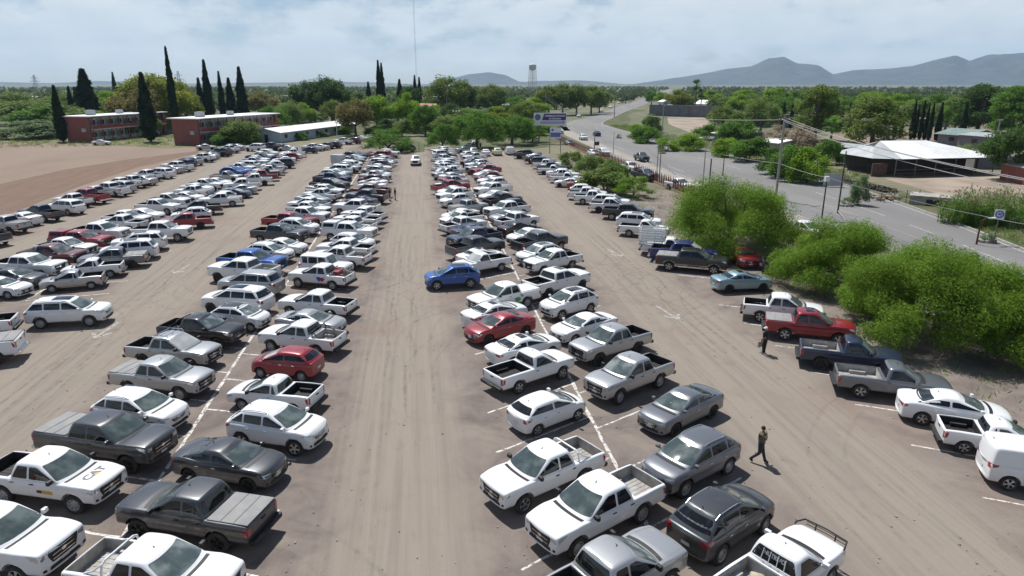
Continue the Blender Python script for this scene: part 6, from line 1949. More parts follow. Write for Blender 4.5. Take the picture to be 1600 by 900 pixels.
def put(name, mesh, parent, pm=None, loc=None):
    o = bpy.data.objects.new(name, mesh)
    COL.objects.link(o)
    o.parent = parent
    if loc is not None: o.location = loc
    if pm is not None:
        o.material_slots[0].link = 'OBJECT'
        o.material_slots[0].material = pm
    return o

WH = {}
def wheelset(K, style):
    k = (round(K['R'], 3), style)
    if k not in WH: WH[k] = wheel_meshes(K['R'], .25 if K['R'] > .36 else .20, style)
    return WH[k]

EXTRA = {}
def vehicle(kind, colour, x, y, hd, label, cat, group, near=True, opts='', name=None, wheels=None):
    P = proto(kind); K = P['K']
    pm = PAINT[colour]
    nm = name or {'dc': 'pickup_truck', 'cc': 'pickup_truck', 'sc': 'pickup_truck', 'mp': 'pickup_truck', 'sd': 'sedan', 'hb': 'hatchback', 'sv': 'suv', 'bs': 'suv', 'jp': 'off_roader', 'vn': 'van', 'cp': 'coupe', 'st': 'stake_truck', 'bx': 'box_truck'}[kind]
    root = thing(nm, label, cat, (x, y, 0), radians(hd), group)
    def walk(lst, parent):
        for n, me, p, loc, nr, ch in lst:
            if nr and not near: continue
            o = put(n, me, parent, pm if p else None, loc)
            if ch: walk(ch, o)
    walk(P['parts'], root)
    rnd = random.Random(int(x * 971 + y * 13))
    st = wheels or ('dark' if colour == 'D' and near and kind == 'dc' else None) or rnd.choice(['alloy', 'alloy', 'alloy', 'dark', 'steel'] if kind not in ('dc', 'sc', 'mp') else ['alloy', 'steel', 'steel', 'dark'])
    ty, rm = wheelset(K, st)
    for ax in (K['xa'], K['xb']):
        for s in (1, -1):
            o = put('wheel', ty, root, None, (ax, s * (K['W'] - .135), K['R']))
            o.rotation_euler = (0, rnd.random() * 1.2, 0 if s > 0 else pi)
            if ax == K['xa']: o.rotation_euler[2] += rnd.uniform(-.12, .12)
            if near or y < 100: put('rim', rm, o)
    if K['pick'] and kind not in ('st', 'bx'):
        furnish_bed(P, root, pm, opts, near, rnd)
    if 's' in opts: sunroof(P, root)
    if 'o' in opts:
        roof_panel(P, root)
    return root

def cached(key, fn):
    if key not in EXTRA: EXTRA[key] = fn()
    return EXTRA[key]

def sunroof(P, root):
    K = P['K']
    def mk():
        mb = MB(); w = K['wr'] * .62
        x1 = K['ft'] - .22; x0 = max(K['rt'] + .5, x1 - 1.1) if not K['pick'] else x1 - .55
        project(mb, P['bvh'], [(x0, -w), (x1, -w), (x1, w), (x0, w)], 'top', .006, .2, 0, 1, .05)
        return mb.mesh('sunroof', [M_['tint']])
    put('sunroof', cached((P['kind'], 'sun'), mk), root)

def roof_panel(P, root):
    K = P['K']
    def mk():
        mb = MB(); w = K['wr'] * .98
        project(mb, P['bvh'], [(K['rt'] + .05, -w), (K['ft'] - .08, -w), (K['ft'] - .08, w), (K['rt'] + .05, w)], 'top', .005, .15, 0, 1, .05)
        return mb.mesh('roof_panel', [PAINT['K']])
    put('roof_panel', cached((P['kind'], 'rp'), mk), root)

def furnish_bed(P, root, pm, opts, near, rnd):
    K = P['K']; kd = P['kind']
    b0, b1, bz, yw, zt = K['bed_dims']
    rail = zt + .035
    if 't' in opts or 'T' in opts:
        def mk():
            mb = MB()
            mb.box(((b0 + b1) / 2, 0, rail + .022), (b1 - b0 + .06, 2 * yw + .08, .045))
            for k in (1, 2): mb.box((b0 + (b1 - b0) * k / 3, 0, rail + .046), (.02, 2 * yw + .06, .01))
            return mb.mesh('tonneau_cover', [M_['tonneau_grey']], 40, .015)
        o = put('tonneau_cover', cached((kd, 'ton'), mk), root, pm if 'g' in opts else (M_['tonneau_grey'] if 'n' not in opts else M_['tonneau_black']))
    elif 'c' in opts or 'h' in opts:
        def mk():
            mb = MB()
            V = []
            zr = K['roof'] - .02
            for (x, z, w) in ((b0, rail + .01, yw + .06), (b0 + .12, zr, yw - .14), (b1 - .02, zr, yw - .14), (b1 + .0, rail + .01, yw + .06)):
                V += [(x, -w, z), (x, w, z)]
            mb.add(V, [(0, 1, 3, 2), (2, 3, 5, 4), (4, 5, 7, 6), (0, 2, 4, 6), (1, 7, 5, 3), (0, 6, 7, 1)])
            return mb.mesh('canopy', [pm], 40, .05)
        c = put('canopy', cached((kd, 'can'), mk), root, pm)
        def mk2(s):
            mb = MB(); zr = K['roof'] - .02
            a = .22; e = .78
            def pt(x, t): return (x, s * ((yw + .06) + (-.20) * t + .012), rail + .01 + (zr - rail) * t)
            mb.add([pt(b0 + .22, a), pt(b1 - .14, a), pt(b1 - .16, e), pt(b0 + .30, e)], [(0, 1, 2, 3)])
            return mb.mesh('canopy_window', [M_['tint']])
        for s in (1, -1): put('canopy_window', cached((kd, 'cw', s), lambda: mk2(s)), c)
    else:
        lin = M_['liner']
        if 'w' in opts: lin = M_['liner_dusty']
        put('bed_liner', K['liner_mesh'], root, lin)
    if 'r' in opts:
        def mk():
            mb = MB()
            x = b1 - .10
            mb.path([(x, -yw - .02, rail - .02), (x, -yw + .06, rail + .34), (x, -yw + .20, rail + .42), (x, yw - .20, rail + .42), (x, yw - .06, rail + .34), (x, yw + .02, rail - .02)], .036, 8)
            for s in (1, -1): mb.path([(x - .02, s * (yw - .08), rail + .34), (x - .30, s * (yw - .01), rail + .12), (x - .62, s * (yw + .02), rail)], .032, 8)
            return mb.mesh('roll_bar', [M_['black_trim']], 40)
        put('roll_bar', cached((kd, 'roll'), mk), root, M_['black_trim'] if 'k' in opts or 'p' in opts else pm)
    if 'q' in opts:
        def mk():
            mb = MB(); z = K['roof'] + .10
            for s in (1, -1):
                mb.path([(K['rt'] + .06, s * (K['wr'] - .04), z - .12), (K['rt'] + .12, s * (K['wr'] - .04), z), (K['ft'] - .25, s * (K['wr'] - .04), z), (K['ft'] - .16, s * (K['wr'] - .04), z - .13)], .02, 6)
            for t in (.1, .5, .9):
                x = K['rt'] + .15 + t * (K['ft'] - .4 - K['rt']); mb.tube((x, -K['wr'] + .04, z), (x, K['wr'] - .04, z), .018, None, 6)
            return mb.mesh('roof_rack', [M_['chrome']], 40)
        put('roof_rack', cached((kd, 'rack'), mk), root)
        def mk():
            mb = MB(); h = K['L'] / 2; zn = K['deck'][-1][1]
            for z in (K['zb'] + .05, zn - .28): mb.tube((h + .10, -.55, z), (h + .10, .55, z), .035, None, 8)
            for y in (-.55, .55): mb.path([(h - .05, y, K['zb'] + .05), (h + .10, y, K['zb'] + .05), (h + .10, y, zn - .28), (h - .02, y, zn - .10)], .035, 8)
            return mb.mesh('bull_bar', [M_['black_trim']], 40)
        put('bull_bar', cached((kd, 'bull'), mk), root)
    if 'p' in opts:                                           # recovery gear carried in the bed: red pump unit on a frame
        mb = MB(); mb.box((-1.55, .1, rail + .10), (.5, .8, .3)); mb.box((-1.3, -.4, rail + .05), (.3, .4, .4)); mb.tube((-1.8, -.3, rail + .2), (-1.2, -.3, rail + .3), .09, None, 8)
        tag(mobj('machine', mb.mesh('machine', [principled('machine_red', (.22, .02, .03), .5)], 40, .03), None, tuple(root.location), root.rotation_euler.z), 'dark red machine in the bed of the pickup with coloured door emblem', 'machine')
# kind, paint, x, y, heading, extras, row, label
GROUPS = {'A': 'cars in the row beside the bare field', 'B': 'cars in the second row from the bare field', 'C': 'cars in the third row from the bare field', 'D': 'cars in the fourth row from the bare field', 'E': 'cars in the row left of the central lane', 'F': 'cars in the row right of the central lane', 'G': 'cars in the row before the rightmost lane', 'H': 'cars in the row under the roadside trees', 'T': 'cars parked before the white-roofed hall', 'K': 'cars at the kerb below the far trees', 'R': 'cars on the road beyond the fence', 'N': 'cars by the red brick blocks', 'X': ''}
CARS = [
('dc', 'S', 5.45, 16.78, 28.0, 'k', 'F', "silver double-cab pickup with black bed, parked nose-out at the frame's bottom edge"),
('dc', 'W', 5.86, 20.37, 209.2, 'w', 'F', 'big white double-cab pickup with empty white bed, facing the camera beside dark SUVs'),
('dc', 'W', 4.38, 23.02, 208.5, 'wr', 'F', 'white double-cab pickup with roll bar, parked behind the bigger white pickup'),
('hb', 'W', 5.54, 28.39, 29.4, '', 'F', 'small rounded white hatchback between a white pickup and a white single-cab truck'),
('sc', 'W', 5.47, 33.01, 29.5, 'kx', 'F', 'white single-cab pickup with black bed full of gear, spoked wheels'),
('sd', 'W', 5.62, 36.25, 27.3, '', 'F', 'white sedan between white pickup and red sedan, row right of the central lane'),
('sd', 'R', 4.64, 39.9, 207.1, '', 'F', 'red sedan between two white sedans, right of the central lane'),
('sd', 'W', 4.62, 42.55, 30.3, 's', 'F', 'white sedan between red sedan and white pickup, row right of the central lane'),
('dc', 'W', 5.56, 45.45, 208.0, 'Tg', 'F', 'white double-cab pickup with green artwork on its rear door'),
('sc', 'W', 4.91, 55.4, 207.9, 'k', 'F', 'second white single-cab pickup with black bed from the camera, row right of the central lane'),
('sd', 'W', 5.04, 58.05, 31.0, 's', 'F', 'white sedan between white pickup and dark-grey pickup, row right of the central lane'),
('cc', 'D', 4.85, 60.85, 28.9, 'k', 'F', 'dark-grey crew-cab pickup with black bed, row right of the central lane'),
('cc', 'N', 5.0, 64.41, 210.3, 'k', 'F', 'navy crew-cab pickup with black bed, row right of the central lane'),
('sd', 'N', 5.18, 68.74, 28.9, '', 'F', 'navy sedan, row right of the central lane'),
('dc', 'W', 4.4, 71.4, 29.6, 'kr', 'F', 'white double-cab pickup between navy sedan and white pickup, row right of the central lane'),
('sc', 'W', 4.4, 74.84, 207.6, 'k', 'F', 'third white single-cab pickup with black bed from the camera, row right of the central lane'),
('sd', 'W', 4.46, 78.27, 209.5, '', 'F', 'white sedan between white pickup and silver pickup, row right of the central lane'),
('dc', 'S', 5.75, 82.18, 30.5, 't', 'F', 'silver double-cab pickup with covered bed, row right of the central lane'),
('sv', 'W', 4.4, 87.9, 209.1, '', 'F', 'white crossover between silver pickup and white pickup, row right of the central lane'),
('dc', 'W', 4.54, 91.91, 210.0, 'k', 'F', 'white double-cab pickup between white crossover and white sedan, row right of the central lane'),
('sd', 'W', 4.4, 96.65, 209.7, '', 'F', 'white sedan between white pickup and red pickup, row right of the central lane'),
('cc', 'R', 4.4, 99.45, 30.0, 'k', 'F', 'red crew-cab pickup with black bed, row right of the central lane'),
('sd', 'W', 4.4, 102.25, 27.3, '', 'F', 'white sedan between red pickup and silver pickup, row right of the central lane'),
('dc', 'S', 5.11, 104.9, 29.0, 'k', 'F', 'silver double-cab pickup between white sedan and red sedan, row right of the central lane'),
('sd', 'R', 5.14, 108.08, 29.4, '', 'F', 'red sedan between silver pickup and white sedan, row right of the central lane'),
('sd', 'W', 5.23, 111.98, 28.2, '', 'F', 'white sedan between red sedan and silver pickup, row right of the central lane'),
('dc', 'S', 4.4, 114.63, 207.1, 'k', 'F', 'silver double-cab pickup between white sedan and white pickup, row right of the central lane'),
('dc', 'W', 5.22, 117.72, 209.3, 't', 'F', 'white double-cab pickup between silver pickup and white sedan, row right of the central lane'),
('sd', 'W', 5.21, 120.37, 30.5, '', 'F', 'white sedan between two white pickups, row right of the central lane'),
('dc', 'W', 4.66, 123.02, 28.9, 'w', 'F', 'white double-cab pickup between white sedan and white crossover, row right of the central lane'),
('sv', 'W', 5.32, 127.79, 29.9, '', 'F', 'white crossover between white pickup and white crossover, row right of the central lane'),
('sv', 'W', 4.96, 130.96, 207.5, '', 'F', 'white crossover between white crossover and silver sedan, row right of the central lane'),
('sd', 'S', 5.15, 134.14, 30.5, '', 'F', 'silver sedan, row right of the central lane'),
('dc', 'W', 4.94, 138.05, 29.9, 'k', 'F', 'white double-cab pickup between silver sedan and black sedan, row right of the central lane'),
('sd', 'K', 5.8, 144.14, 30.7, '', 'F', 'black sedan, row right of the central lane'),
('bs', 'W', 5.0, 147.6, 27.3, '', 'F', 'white large SUV, row right of the central lane'),
('dc', 'W', 5.21, 151.07, 207.2, 't', 'F', 'white double-cab pickup between white SUV and white pickup, row right of the central lane'),
('cc', 'W', 5.31, 154.53, 208.3, 't', 'F', 'white crew-cab pickup with covered bed, row right of the central lane'),
('sc', 'W', 10.69, 16.33, 28.6, 'wxz', 'G', 'white single-cab truck with barred rear window and tube guard on bonnet'),
('sv', 'D', 10.13, 19.19, 30.2, '', 'G', 'dark grey SUV seen from behind with roof rails and silver-accented tailgate'),
('sv', 'G', 10.53, 23.05, 208.8, '', 'G', 'grey crossover facing the camera, just left of the walking man'),
('sd', 'G', 11.9, 27.68, 210.7, '', 'G', 'grey sedan facing the camera between grey crossover and silver pickup'),
('dc', 'S', 10.46, 31.26, 210.5, 'k', 'G', 'silver double-cab pickup with black front bumper, between grey sedan and grey-silver pickup'),
('dc', 'S', 10.76, 35.97, 207.4, 'k', 'G', 'grey-silver double-cab pickup with black bed behind white sedan, right block'),
('sd', 'W', 9.95, 39.32, 207.5, '', 'G', 'white sedan between silver pickup and white crossover, row before the rightmost lane'),
('sv', 'W', 9.9, 43.6, 207.9, 's', 'G', 'white crossover between white sedan and white pickup, row before the rightmost lane'),
('cc', 'W', 10.14, 48.87, 30.9, 'ks', 'G', 'white crew-cab pickup between white crossover and white pickup, row before the rightmost lane'),
('dc', 'W', 11.05, 55.2, 208.7, 'k', 'G', 'white double-cab pickup between white pickup and white crossover, row before the rightmost lane'),
('sv', 'W', 10.29, 57.85, 209.5, 's', 'G', 'white crossover between white pickup and dark-grey pickup, row before the rightmost lane'),
('cc', 'D', 11.15, 62.02, 28.2, 'k', 'G', 'dark-grey crew-cab pickup with black bed, row before the rightmost lane'),
('sd', 'W', 10.44, 65.71, 209.0, '', 'G', 'white sedan between dark-grey pickup and black sedan, row before the rightmost lane'),
('sd', 'K', 10.07, 69.44, 28.5, '', 'G', 'black sedan, row before the rightmost lane'),
('dc', 'W', 10.47, 72.91, 28.4, 'k', 'G', 'white double-cab pickup between black sedan and silver sedan, row before the rightmost lane'),
('sd', 'S', 9.9, 76.66, 209.3, '', 'G', 'silver sedan, row before the rightmost lane'),
('cc', 'W', 10.13, 79.46, 209.3, 'k', 'G', 'white crew-cab pickup between silver sedan and dark-grey crossover, row before the rightmost lane'),
('sv', 'D', 10.97, 82.83, 210.6, '', 'G', 'dark-grey crossover between white pickup and black pickup, row before the rightmost lane'),
('dc', 'K', 10.64, 87.12, 29.7, 'k', 'G', 'black double-cab pickup with black bed, row before the rightmost lane'),
('sd', 'W', 9.9, 91.55, 210.7, '', 'G', 'white sedan between black pickup and white pickup, row before the rightmost lane'),
('cc', 'W', 10.19, 95.86, 210.4, 't', 'G', 'white crew-cab pickup with covered bed, row before the rightmost lane'),
('sv', 'W', 10.98, 102.06, 211.0, '', 'G', 'white crossover between white pickup and white sedan, row before the rightmost lane'),
('sd', 'W', 11.06, 107.08, 209.7, '', 'G', 'white sedan between white crossover and maroon crossover, row before the rightmost lane'),
('sv', 'M', 10.81, 109.73, 207.7, '', 'G', 'maroon crossover, row before the rightmost lane'),
('sd', 'W', 11.11, 114.81, 210.4, '', 'G', 'white sedan between maroon crossover and red pickup, row before the rightmost lane'),
('cc', 'R', 11.3, 117.61, 210.9, 'k', 'G', 'red crew-cab pickup with black bed, row before the rightmost lane'),
('cc', 'S', 10.63, 121.09, 209.8, 'k', 'G', 'silver crew-cab pickup with black bed, row before the rightmost lane'),
('sd', 'W', 11.25, 125.03, 210.6, '', 'G', 'white sedan between silver pickup and white pickup, row before the rightmost lane'),
('dc', 'W', 10.89, 127.68, 209.3, 'k', 'G', 'white double-cab pickup between white sedan and navy pickup, row before the rightmost lane'),
('dc', 'N', 10.3, 131.53, 207.1, 't', 'G', 'navy double-cab pickup with covered bed, row before the rightmost lane'),
('sd', 'W', 10.67, 135.43, 209.9, '', 'G', 'white sedan between navy pickup and white pickup, row before the rightmost lane'),
('dc', 'W', 11.27, 141.16, 207.8, 't', 'G', 'white double-cab pickup with covered bed, row before the rightmost lane'),
('sv', 'W', 10.65, 145.58, 30.5, '', 'G', 'second white crossover from the camera, row before the rightmost lane'),
('dc', 'W', -8.67, 18.85, -19.7, 'wr', 'E', "white double-cab pickup with tie hooks along its bed, at the frame's bottom edge"),
('dc', 'D', -8.44, 22.04, 159.3, 't', 'E', 'dark grey double-cab pickup with grey bed cover and roof rails'),
('sd', 'D', -8.14, 25.53, -21.9, '', 'E', 'dark-grey sedan, row left of the central lane'),
('sv', 'W', -6.74, 28.13, -22.7, '', 'E', 'white crossover between dark-grey sedan and white pickup, row left of the central lane'),
('mp', 'W', -7.59, 31.84, 160.4, 'k', 'E', 'white small pickup with black bed, row left of the central lane'),
('hb', 'R', -7.68, 35.73, 161.0, '', 'E', 'red hatchback at the left edge of the central lane'),
('dc', 'W', -7.45, 39.33, 157.4, 'wrk', 'E', 'white double-cab pickup between red hatchback and silver sedan, row left of the central lane'),
('sd', 'S', -7.38, 42.42, -19.8, '', 'E', 'silver sedan between two white pickups, row left of the central lane'),
('dc', 'W', -7.44, 45.76, 158.6, 'k', 'E', 'white double-cab pickup between silver sedan and white pickup, row left of the central lane'),
('dc', 'W', -8.1, 52.92, 157.6, 'wrp', 'E', 'white pickup with blue and red emblem on its door'),
('jp', 'W', -8.1, 55.88, -21.8, '', 'E', 'white boxy off-roader with round headlights and pale hardtop'),
('dc', 'W', -7.27, 58.75, 160.1, 'w', 'E', 'white double-cab pickup between white off-roader and white pickup, row left of the central lane'),
('dc', 'W', -7.1, 62.04, 160.5, 'k', 'E', 'white double-cab pickup between white pickup and white crossover, row left of the central lane'),
('sv', 'W', -6.7, 64.93, -22.8, '', 'E', 'white crossover between two white pickups, row left of the central lane'),
('cc', 'W', -7.41, 69.26, -20.5, 'c', 'E', 'white crew-cab pickup with camper shell, row left of the central lane'),
('dc', 'W', -7.56, 72.72, 157.2, 'w', 'E', 'second white double-cab pickup with pale bed from the camera, row left of the central lane'),
('dc', 'W', -7.2, 75.7, 159.9, 'k', 'E', 'third white double-cab pickup with black bed from the camera, row left of the central lane'),
('dc', 'W', -6.74, 78.9, 158.3, 'k', 'E', 'fourth white double-cab pickup with black bed from the camera, row left of the central lane'),
('cc', 'W', -7.89, 83.71, 160.5, 'w', 'E', 'white crew-cab pickup between white pickup and navy sedan, row left of the central lane'),
('sd', 'N', -7.84, 89.21, 160.9, '', 'E', 'navy sedan between white pickup and dark-grey pickup, row left of the central lane'),
('cc', 'D', -7.2, 91.96, 159.0, 'k', 'E', 'dark-grey crew-cab pickup with black bed, row left of the central lane'),
('cc', 'M', -7.13, 96.88, 161.0, 'k', 'E', 'maroon crew-cab pickup with black bed, row left of the central lane'),
('sd', 'W', -7.32, 103.02, 158.2, '', 'E', 'white sedan between maroon pickup and white sedan, row left of the central lane'),
('sd', 'W', -7.34, 106.47, 157.3, '', 'E', 'white sedan between white sedan and maroon crossover, row left of the central lane'),
('sv', 'M', -7.69, 109.07, 159.4, '', 'E', 'maroon crossover, row left of the central lane'),
('dc', 'S', -7.27, 112.61, -20.1, 't', 'E', 'silver double-cab pickup with covered bed, row left of the central lane'),
('sd', 'W', -7.16, 116.28, 157.1, '', 'E', 'white sedan between silver pickup and silver crossover, row left of the central lane'),
('sv', 'S', -8.1, 121.22, 157.8, '', 'E', 'silver crossover, row left of the central lane'),
('sd', 'W', -7.39, 126.68, -21.4, '', 'E', 'white sedan between silver crossover and dark-grey crossover, row left of the central lane'),
('sv', 'D', -7.57, 129.28, 159.4, '', 'E', 'dark-grey crossover, row left of the central lane'),
('bs', 'W', -7.23, 132.6, -21.1, '', 'E', 'white large SUV, row left of the central lane'),
('dc', 'W', -7.16, 135.93, 157.6, 'w', 'E', 'white double-cab pickup between white SUV and navy sedan, row left of the central lane'),
('sd', 'N', -7.38, 140.31, 159.3, '', 'E', 'navy sedan between white pickup and silver sedan, row left of the central lane'),
('sd', 'S', -8.1, 144.11, 157.2, '', 'E', 'silver sedan between navy sedan and red SUV, row left of the central lane'),
('bs', 'R', -8.1, 146.86, 160.5, '', 'E', 'red large SUV, row left of the central lane'),
('cc', 'W', -7.13, 150.62, -22.5, 'w', 'E', 'white crew-cab pickup between red SUV and white sedan, row left of the central lane'),
('sd', 'W', -8.1, 154.95, 158.3, '', 'E', 'fifth white sedan from the camera, row left of the central lane'),
('cc', 'W', -14.72, 21.29, -19.2, 'k', 'D', 'white crew-cab pickup half cut off by the bottom corner of the frame'),
('dc', 'W', -14.66, 25.11, -19.4, 'kC', 'D', 'white double-cab pickup with big dark lettering on its bonnet'),
('cc', 'D', -13.8, 27.86, -21.5, 'T', 'D', 'dark grey crew-cab pickup with chrome grille, sunroof and covered bed'),
('sv', 'W', -13.43, 30.61, -21.2, '', 'D', 'white crossover between dark-grey pickup and silver pickup, fourth row from the bare field'),
('dc', 'S', -13.77, 34.47, -20.9, 't', 'D', 'silver double-cab pickup with covered bed, fourth row from the bare field'),
('dc', 'S', -14.43, 38.22, -20.4, 'kq', 'D', 'silver double-cab pickup with roof rack, fourth row from the bare field'),
('dc', 'K', -13.81, 41.45, -20.6, 'kr', 'D', 'black double-cab pickup with roll bar parked before two silver pickups'),
('hb', 'W', -12.15, 44.05, -20.8, 'o', 'D', 'white hatchback with black roof, fourth row from the bare field'),
('bs', 'W', -13.1, 47.3, 159.5, 's', 'D', 'white large SUV with sunroof, fourth row from the bare field'),
('bs', 'S', -13.1, 51.31, 160.8, '', 'D', 'silver large SUV, fourth row from the bare field'),
('cc', 'W', -14.5, 55.13, 159.0, 'w', 'D', 'white crew-cab pickup between silver SUV and blue pickup, fourth row from the bare field'),
('cc', 'B', -14.45, 57.88, -21.3, 'k', 'D', 'blue crew-cab pickup with big chrome grille, behind a white crew-cab pickup'),
('sv', 'W', -13.77, 61.54, -20.1, '', 'D', 'white crossover between blue pickup and white sedan, fourth row from the bare field'),
('sd', 'W', -13.1, 64.55, -22.0, '', 'D', 'white sedan between white crossover and dark-grey pickup, fourth row from the bare field'),
('cc', 'D', -14.28, 69.21, -21.8, 'k', 'D', 'dark-grey crew-cab pickup with black bed, fourth row from the bare field'),
('sv', 'W', -13.13, 72.95, -19.1, '', 'D', 'white crossover between dark-grey pickup and red pickup, fourth row from the bare field'),
('cc', 'R', -14.5, 75.94, -20.9, 'k', 'D', 'red crew-cab pickup with black bed, fourth row from the bare field'),
('cc', 'W', -13.21, 78.69, -20.8, 'w', 'D', 'white crew-cab pickup between red pickup and white pickup, fourth row from the bare field'),
('dc', 'W', -13.53, 83.38, -23.0, 'k', 'D', 'white double-cab pickup between two white pickups, fourth row from the bare field'),
('dc', 'W', -14.04, 86.32, 158.7, 'w', 'D', 'white double-cab pickup between white pickup and blue-silver sedan, fourth row from the bare field'),
('sd', 'P', -14.25, 91.62, -20.7, '', 'D', 'blue-silver sedan between two white pickups, fourth row from the bare field'),
('dc', 'W', -13.46, 94.22, 157.1, 'k', 'D', 'white double-cab pickup between blue-silver sedan and white pickup, fourth row from the bare field'),
('dc', 'W', -13.41, 98.02, -20.5, 'w', 'D', 'white double-cab pickup between white pickup and silver sedan, fourth row from the bare field'),
('sd', 'S', -14.27, 101.22, -20.5, '', 'D', 'silver sedan between white pickup and black pickup, fourth row from the bare field'),
('cc', 'K', -13.52, 103.97, -22.8, 'k', 'D', 'black crew-cab pickup with black bed, fourth row from the bare field'),
('sd', 'R', -13.1, 106.72, -20.5, '', 'D', 'red sedan, fourth row from the bare field'),
('cc', 'N', -13.86, 109.97, -21.1, 'k', 'D', 'navy crew-cab pickup with black bed, fourth row from the bare field'),
('sv', 'W', -14.5, 116.21, -20.3, '', 'D', 'white crossover between navy pickup and blue-silver sedan, fourth row from the bare field'),
('sd', 'P', -13.95, 119.72, -21.6, '', 'D', 'blue-silver sedan between white crossover and white SUV, fourth row from the bare field'),
('bs', 'W', -14.36, 122.47, 159.8, '', 'D', 'white large SUV between blue-silver sedan and silver pickup, fourth row from the bare field'),
('dc', 'S', -13.1, 125.22, -20.0, 'k', 'D', 'silver double-cab pickup with black bed, fourth row from the bare field'),
('bs', 'W', -13.48, 128.48, 157.1, '', 'D', 'white large SUV between silver pickup and white truck, fourth row from the bare field'),
('bx', 'W', -13.72, 131.23, -20.3, '', 'D', 'small white box truck with plain cargo box, far end of its row'),
('sd', 'W', -13.1, 133.83, -22.8, '', 'D', 'white sedan between white truck and black pickup, fourth row from the bare field'),
('dc', 'K', -13.74, 136.43, 160.2, 'w', 'D', 'black double-cab pickup with pale bed, fourth row from the bare field'),
('sd', 'S', -13.1, 139.81, -19.1, '', 'D', 'silver sedan between black pickup and blue-silver sedan, fourth row from the bare field'),
('sd', 'P', -13.1, 144.18, -22.0, '', 'D', 'blue-silver sedan between silver sedan and dark-grey crossover, fourth row from the bare field'),
('sv', 'D', -13.89, 146.78, -21.2, '', 'D', 'dark-grey crossover, fourth row from the bare field'),
('sd', 'N', -13.1, 150.66, -20.6, '', 'D', 'navy sedan, fourth row from the bare field'),
('cc', 'D', -43.7, 72.41, 152.2, 'k', 'A', 'dark-grey crew-cab pickup with black bed, row beside the bare field'),
('dc', 'S', -44.78, 78.51, 156.6, 't', 'A', 'silver double-cab pickup between dark-grey pickup and white sedan, row beside the bare field'),
('sd', 'W', -45.1, 82.32, 155.1, '', 'A', 'white sedan between silver pickup and dark-grey pickup, row beside the bare field'),
('dc', 'D', -44.47, 84.92, 156.3, 'k', 'A', 'dark-grey double-cab pickup between white sedan and white SUV, row beside the bare field'),
('bs', 'W', -43.7, 89.25, 152.6, '', 'A', 'white large SUV between dark-grey pickup and white pickup, row beside the bare field'),
('dc', 'W', -45.1, 94.27, 156.5, 'w', 'A', 'white double-cab pickup between white SUV and red pickup, row beside the bare field'),
('cc', 'R', -44.54, 97.02, 157.6, 'k', 'A', 'red crew-cab pickup with black bed, row beside the bare field'),
('dc', 'S', -45.1, 100.47, 152.4, 'w', 'A', 'silver double-cab pickup with pale bed, row beside the bare field'),
('cc', 'W', -44.22, 103.22, 153.9, 'w', 'A', 'white crew-cab pickup between silver pickup and silver SUV, row beside the bare field'),
('bs', 'S', -44.11, 106.21, 153.5, '', 'A', 'silver large SUV, row beside the bare field'),
('dc', 'W', -45.1, 108.96, 155.4, 'k', 'A', 'white double-cab pickup between silver SUV and white pickup, row beside the bare field'),
('dc', 'W', -44.41, 111.56, 157.0, 'w', 'A', 'white double-cab pickup between white pickup and silver sedan, row beside the bare field'),
('sd', 'S', -43.7, 114.16, 153.5, '', 'A', 'silver sedan between two white pickups, row beside the bare field'),
('dc', 'W', -44.92, 119.18, 153.1, 'k', 'A', 'white double-cab pickup between silver sedan and white SUV, row beside the bare field'),
('bs', 'W', -43.79, 121.93, 153.5, '', 'A', 'white large SUV between white pickup and white sedan, row beside the bare field'),
('sd', 'W', -44.55, 125.24, 153.9, '', 'A', 'white sedan between white SUV and silver sedan, row beside the bare field'),
('sd', 'S', -44.26, 128.78, 155.7, '', 'A', 'silver sedan between white sedan and white pickup, row beside the bare field'),
('cc', 'W', -44.19, 131.69, 156.5, 'w', 'A', 'white crew-cab pickup between silver sedan and navy SUV, row beside the bare field'),
('bs', 'N', -44.24, 135.3, 154.7, '', 'A', 'navy large SUV, row beside the bare field'),
('sv', 'N', -45.1, 138.74, 154.4, '', 'A', 'navy crossover, row beside the bare field'),
('sv', 'S', -44.41, 141.34, 154.2, '', 'A', 'silver crossover, row beside the bare field'),
('dc', 'W', -44.18, 147.34, 154.4, 'k', 'A', 'white double-cab pickup between silver crossover and white sedan, row beside the bare field'),
('sd', 'W', -44.59, 150.23, 156.2, '', 'A', 'white sedan between white pickup and silver sedan, row beside the bare field'),
('sd', 'S', -44.49, 152.83, 154.1, '', 'A', 'silver sedan between white sedan and dark-grey sedan, row beside the bare field'),
('sd', 'D', -45.1, 155.43, 154.5, '', 'A', 'dark-grey sedan, row beside the bare field'),
('dc', 'D', -43.7, 158.03, 152.5, 'k', 'A', 'dark-grey double-cab pickup between dark-grey sedan and dark-grey crossover, row beside the bare field'),
('sv', 'D', -43.7, 160.63, 155.0, '', 'A', 'dark-grey crossover, row beside the bare field'),
('sd', 'W', -44.61, 163.23, 154.9, '', 'A', 'white sedan between dark-grey crossover and white pickup, row beside the bare field'),
('dc', 'W', -43.7, 165.83, 154.5, 'w', 'A', 'white double-cab pickup between white sedan and silver pickup, row beside the bare field'),
('dc', 'S', -44.24, 168.85, 153.8, 't', 'A', 'silver double-cab pickup between white pickup and silver sedan, row beside the bare field'),
('sd', 'S', -43.7, 172.56, 154.9, '', 'A', 'fourth silver sedan from the camera, row beside the bare field'),
('hb', 'N', -25.06, 162.73, 162.8, '', 'T', 'navy hatchback, row before the white-roofed hall'),
('dc', 'W', -25.17, 167.98, 161.5, 'w', 'T', 'white double-cab pickup with pale bed, row before the white-roofed hall'),
('sd', 'S', -30.86, 167.61, 158.0, '', 'T', 'silver sedan between black sedan and white pickup, row before the white-roofed hall'),
('bs', 'W', -38.55, 169.16, 161.1, '', 'T', 'white large SUV, row before the white-roofed hall'),
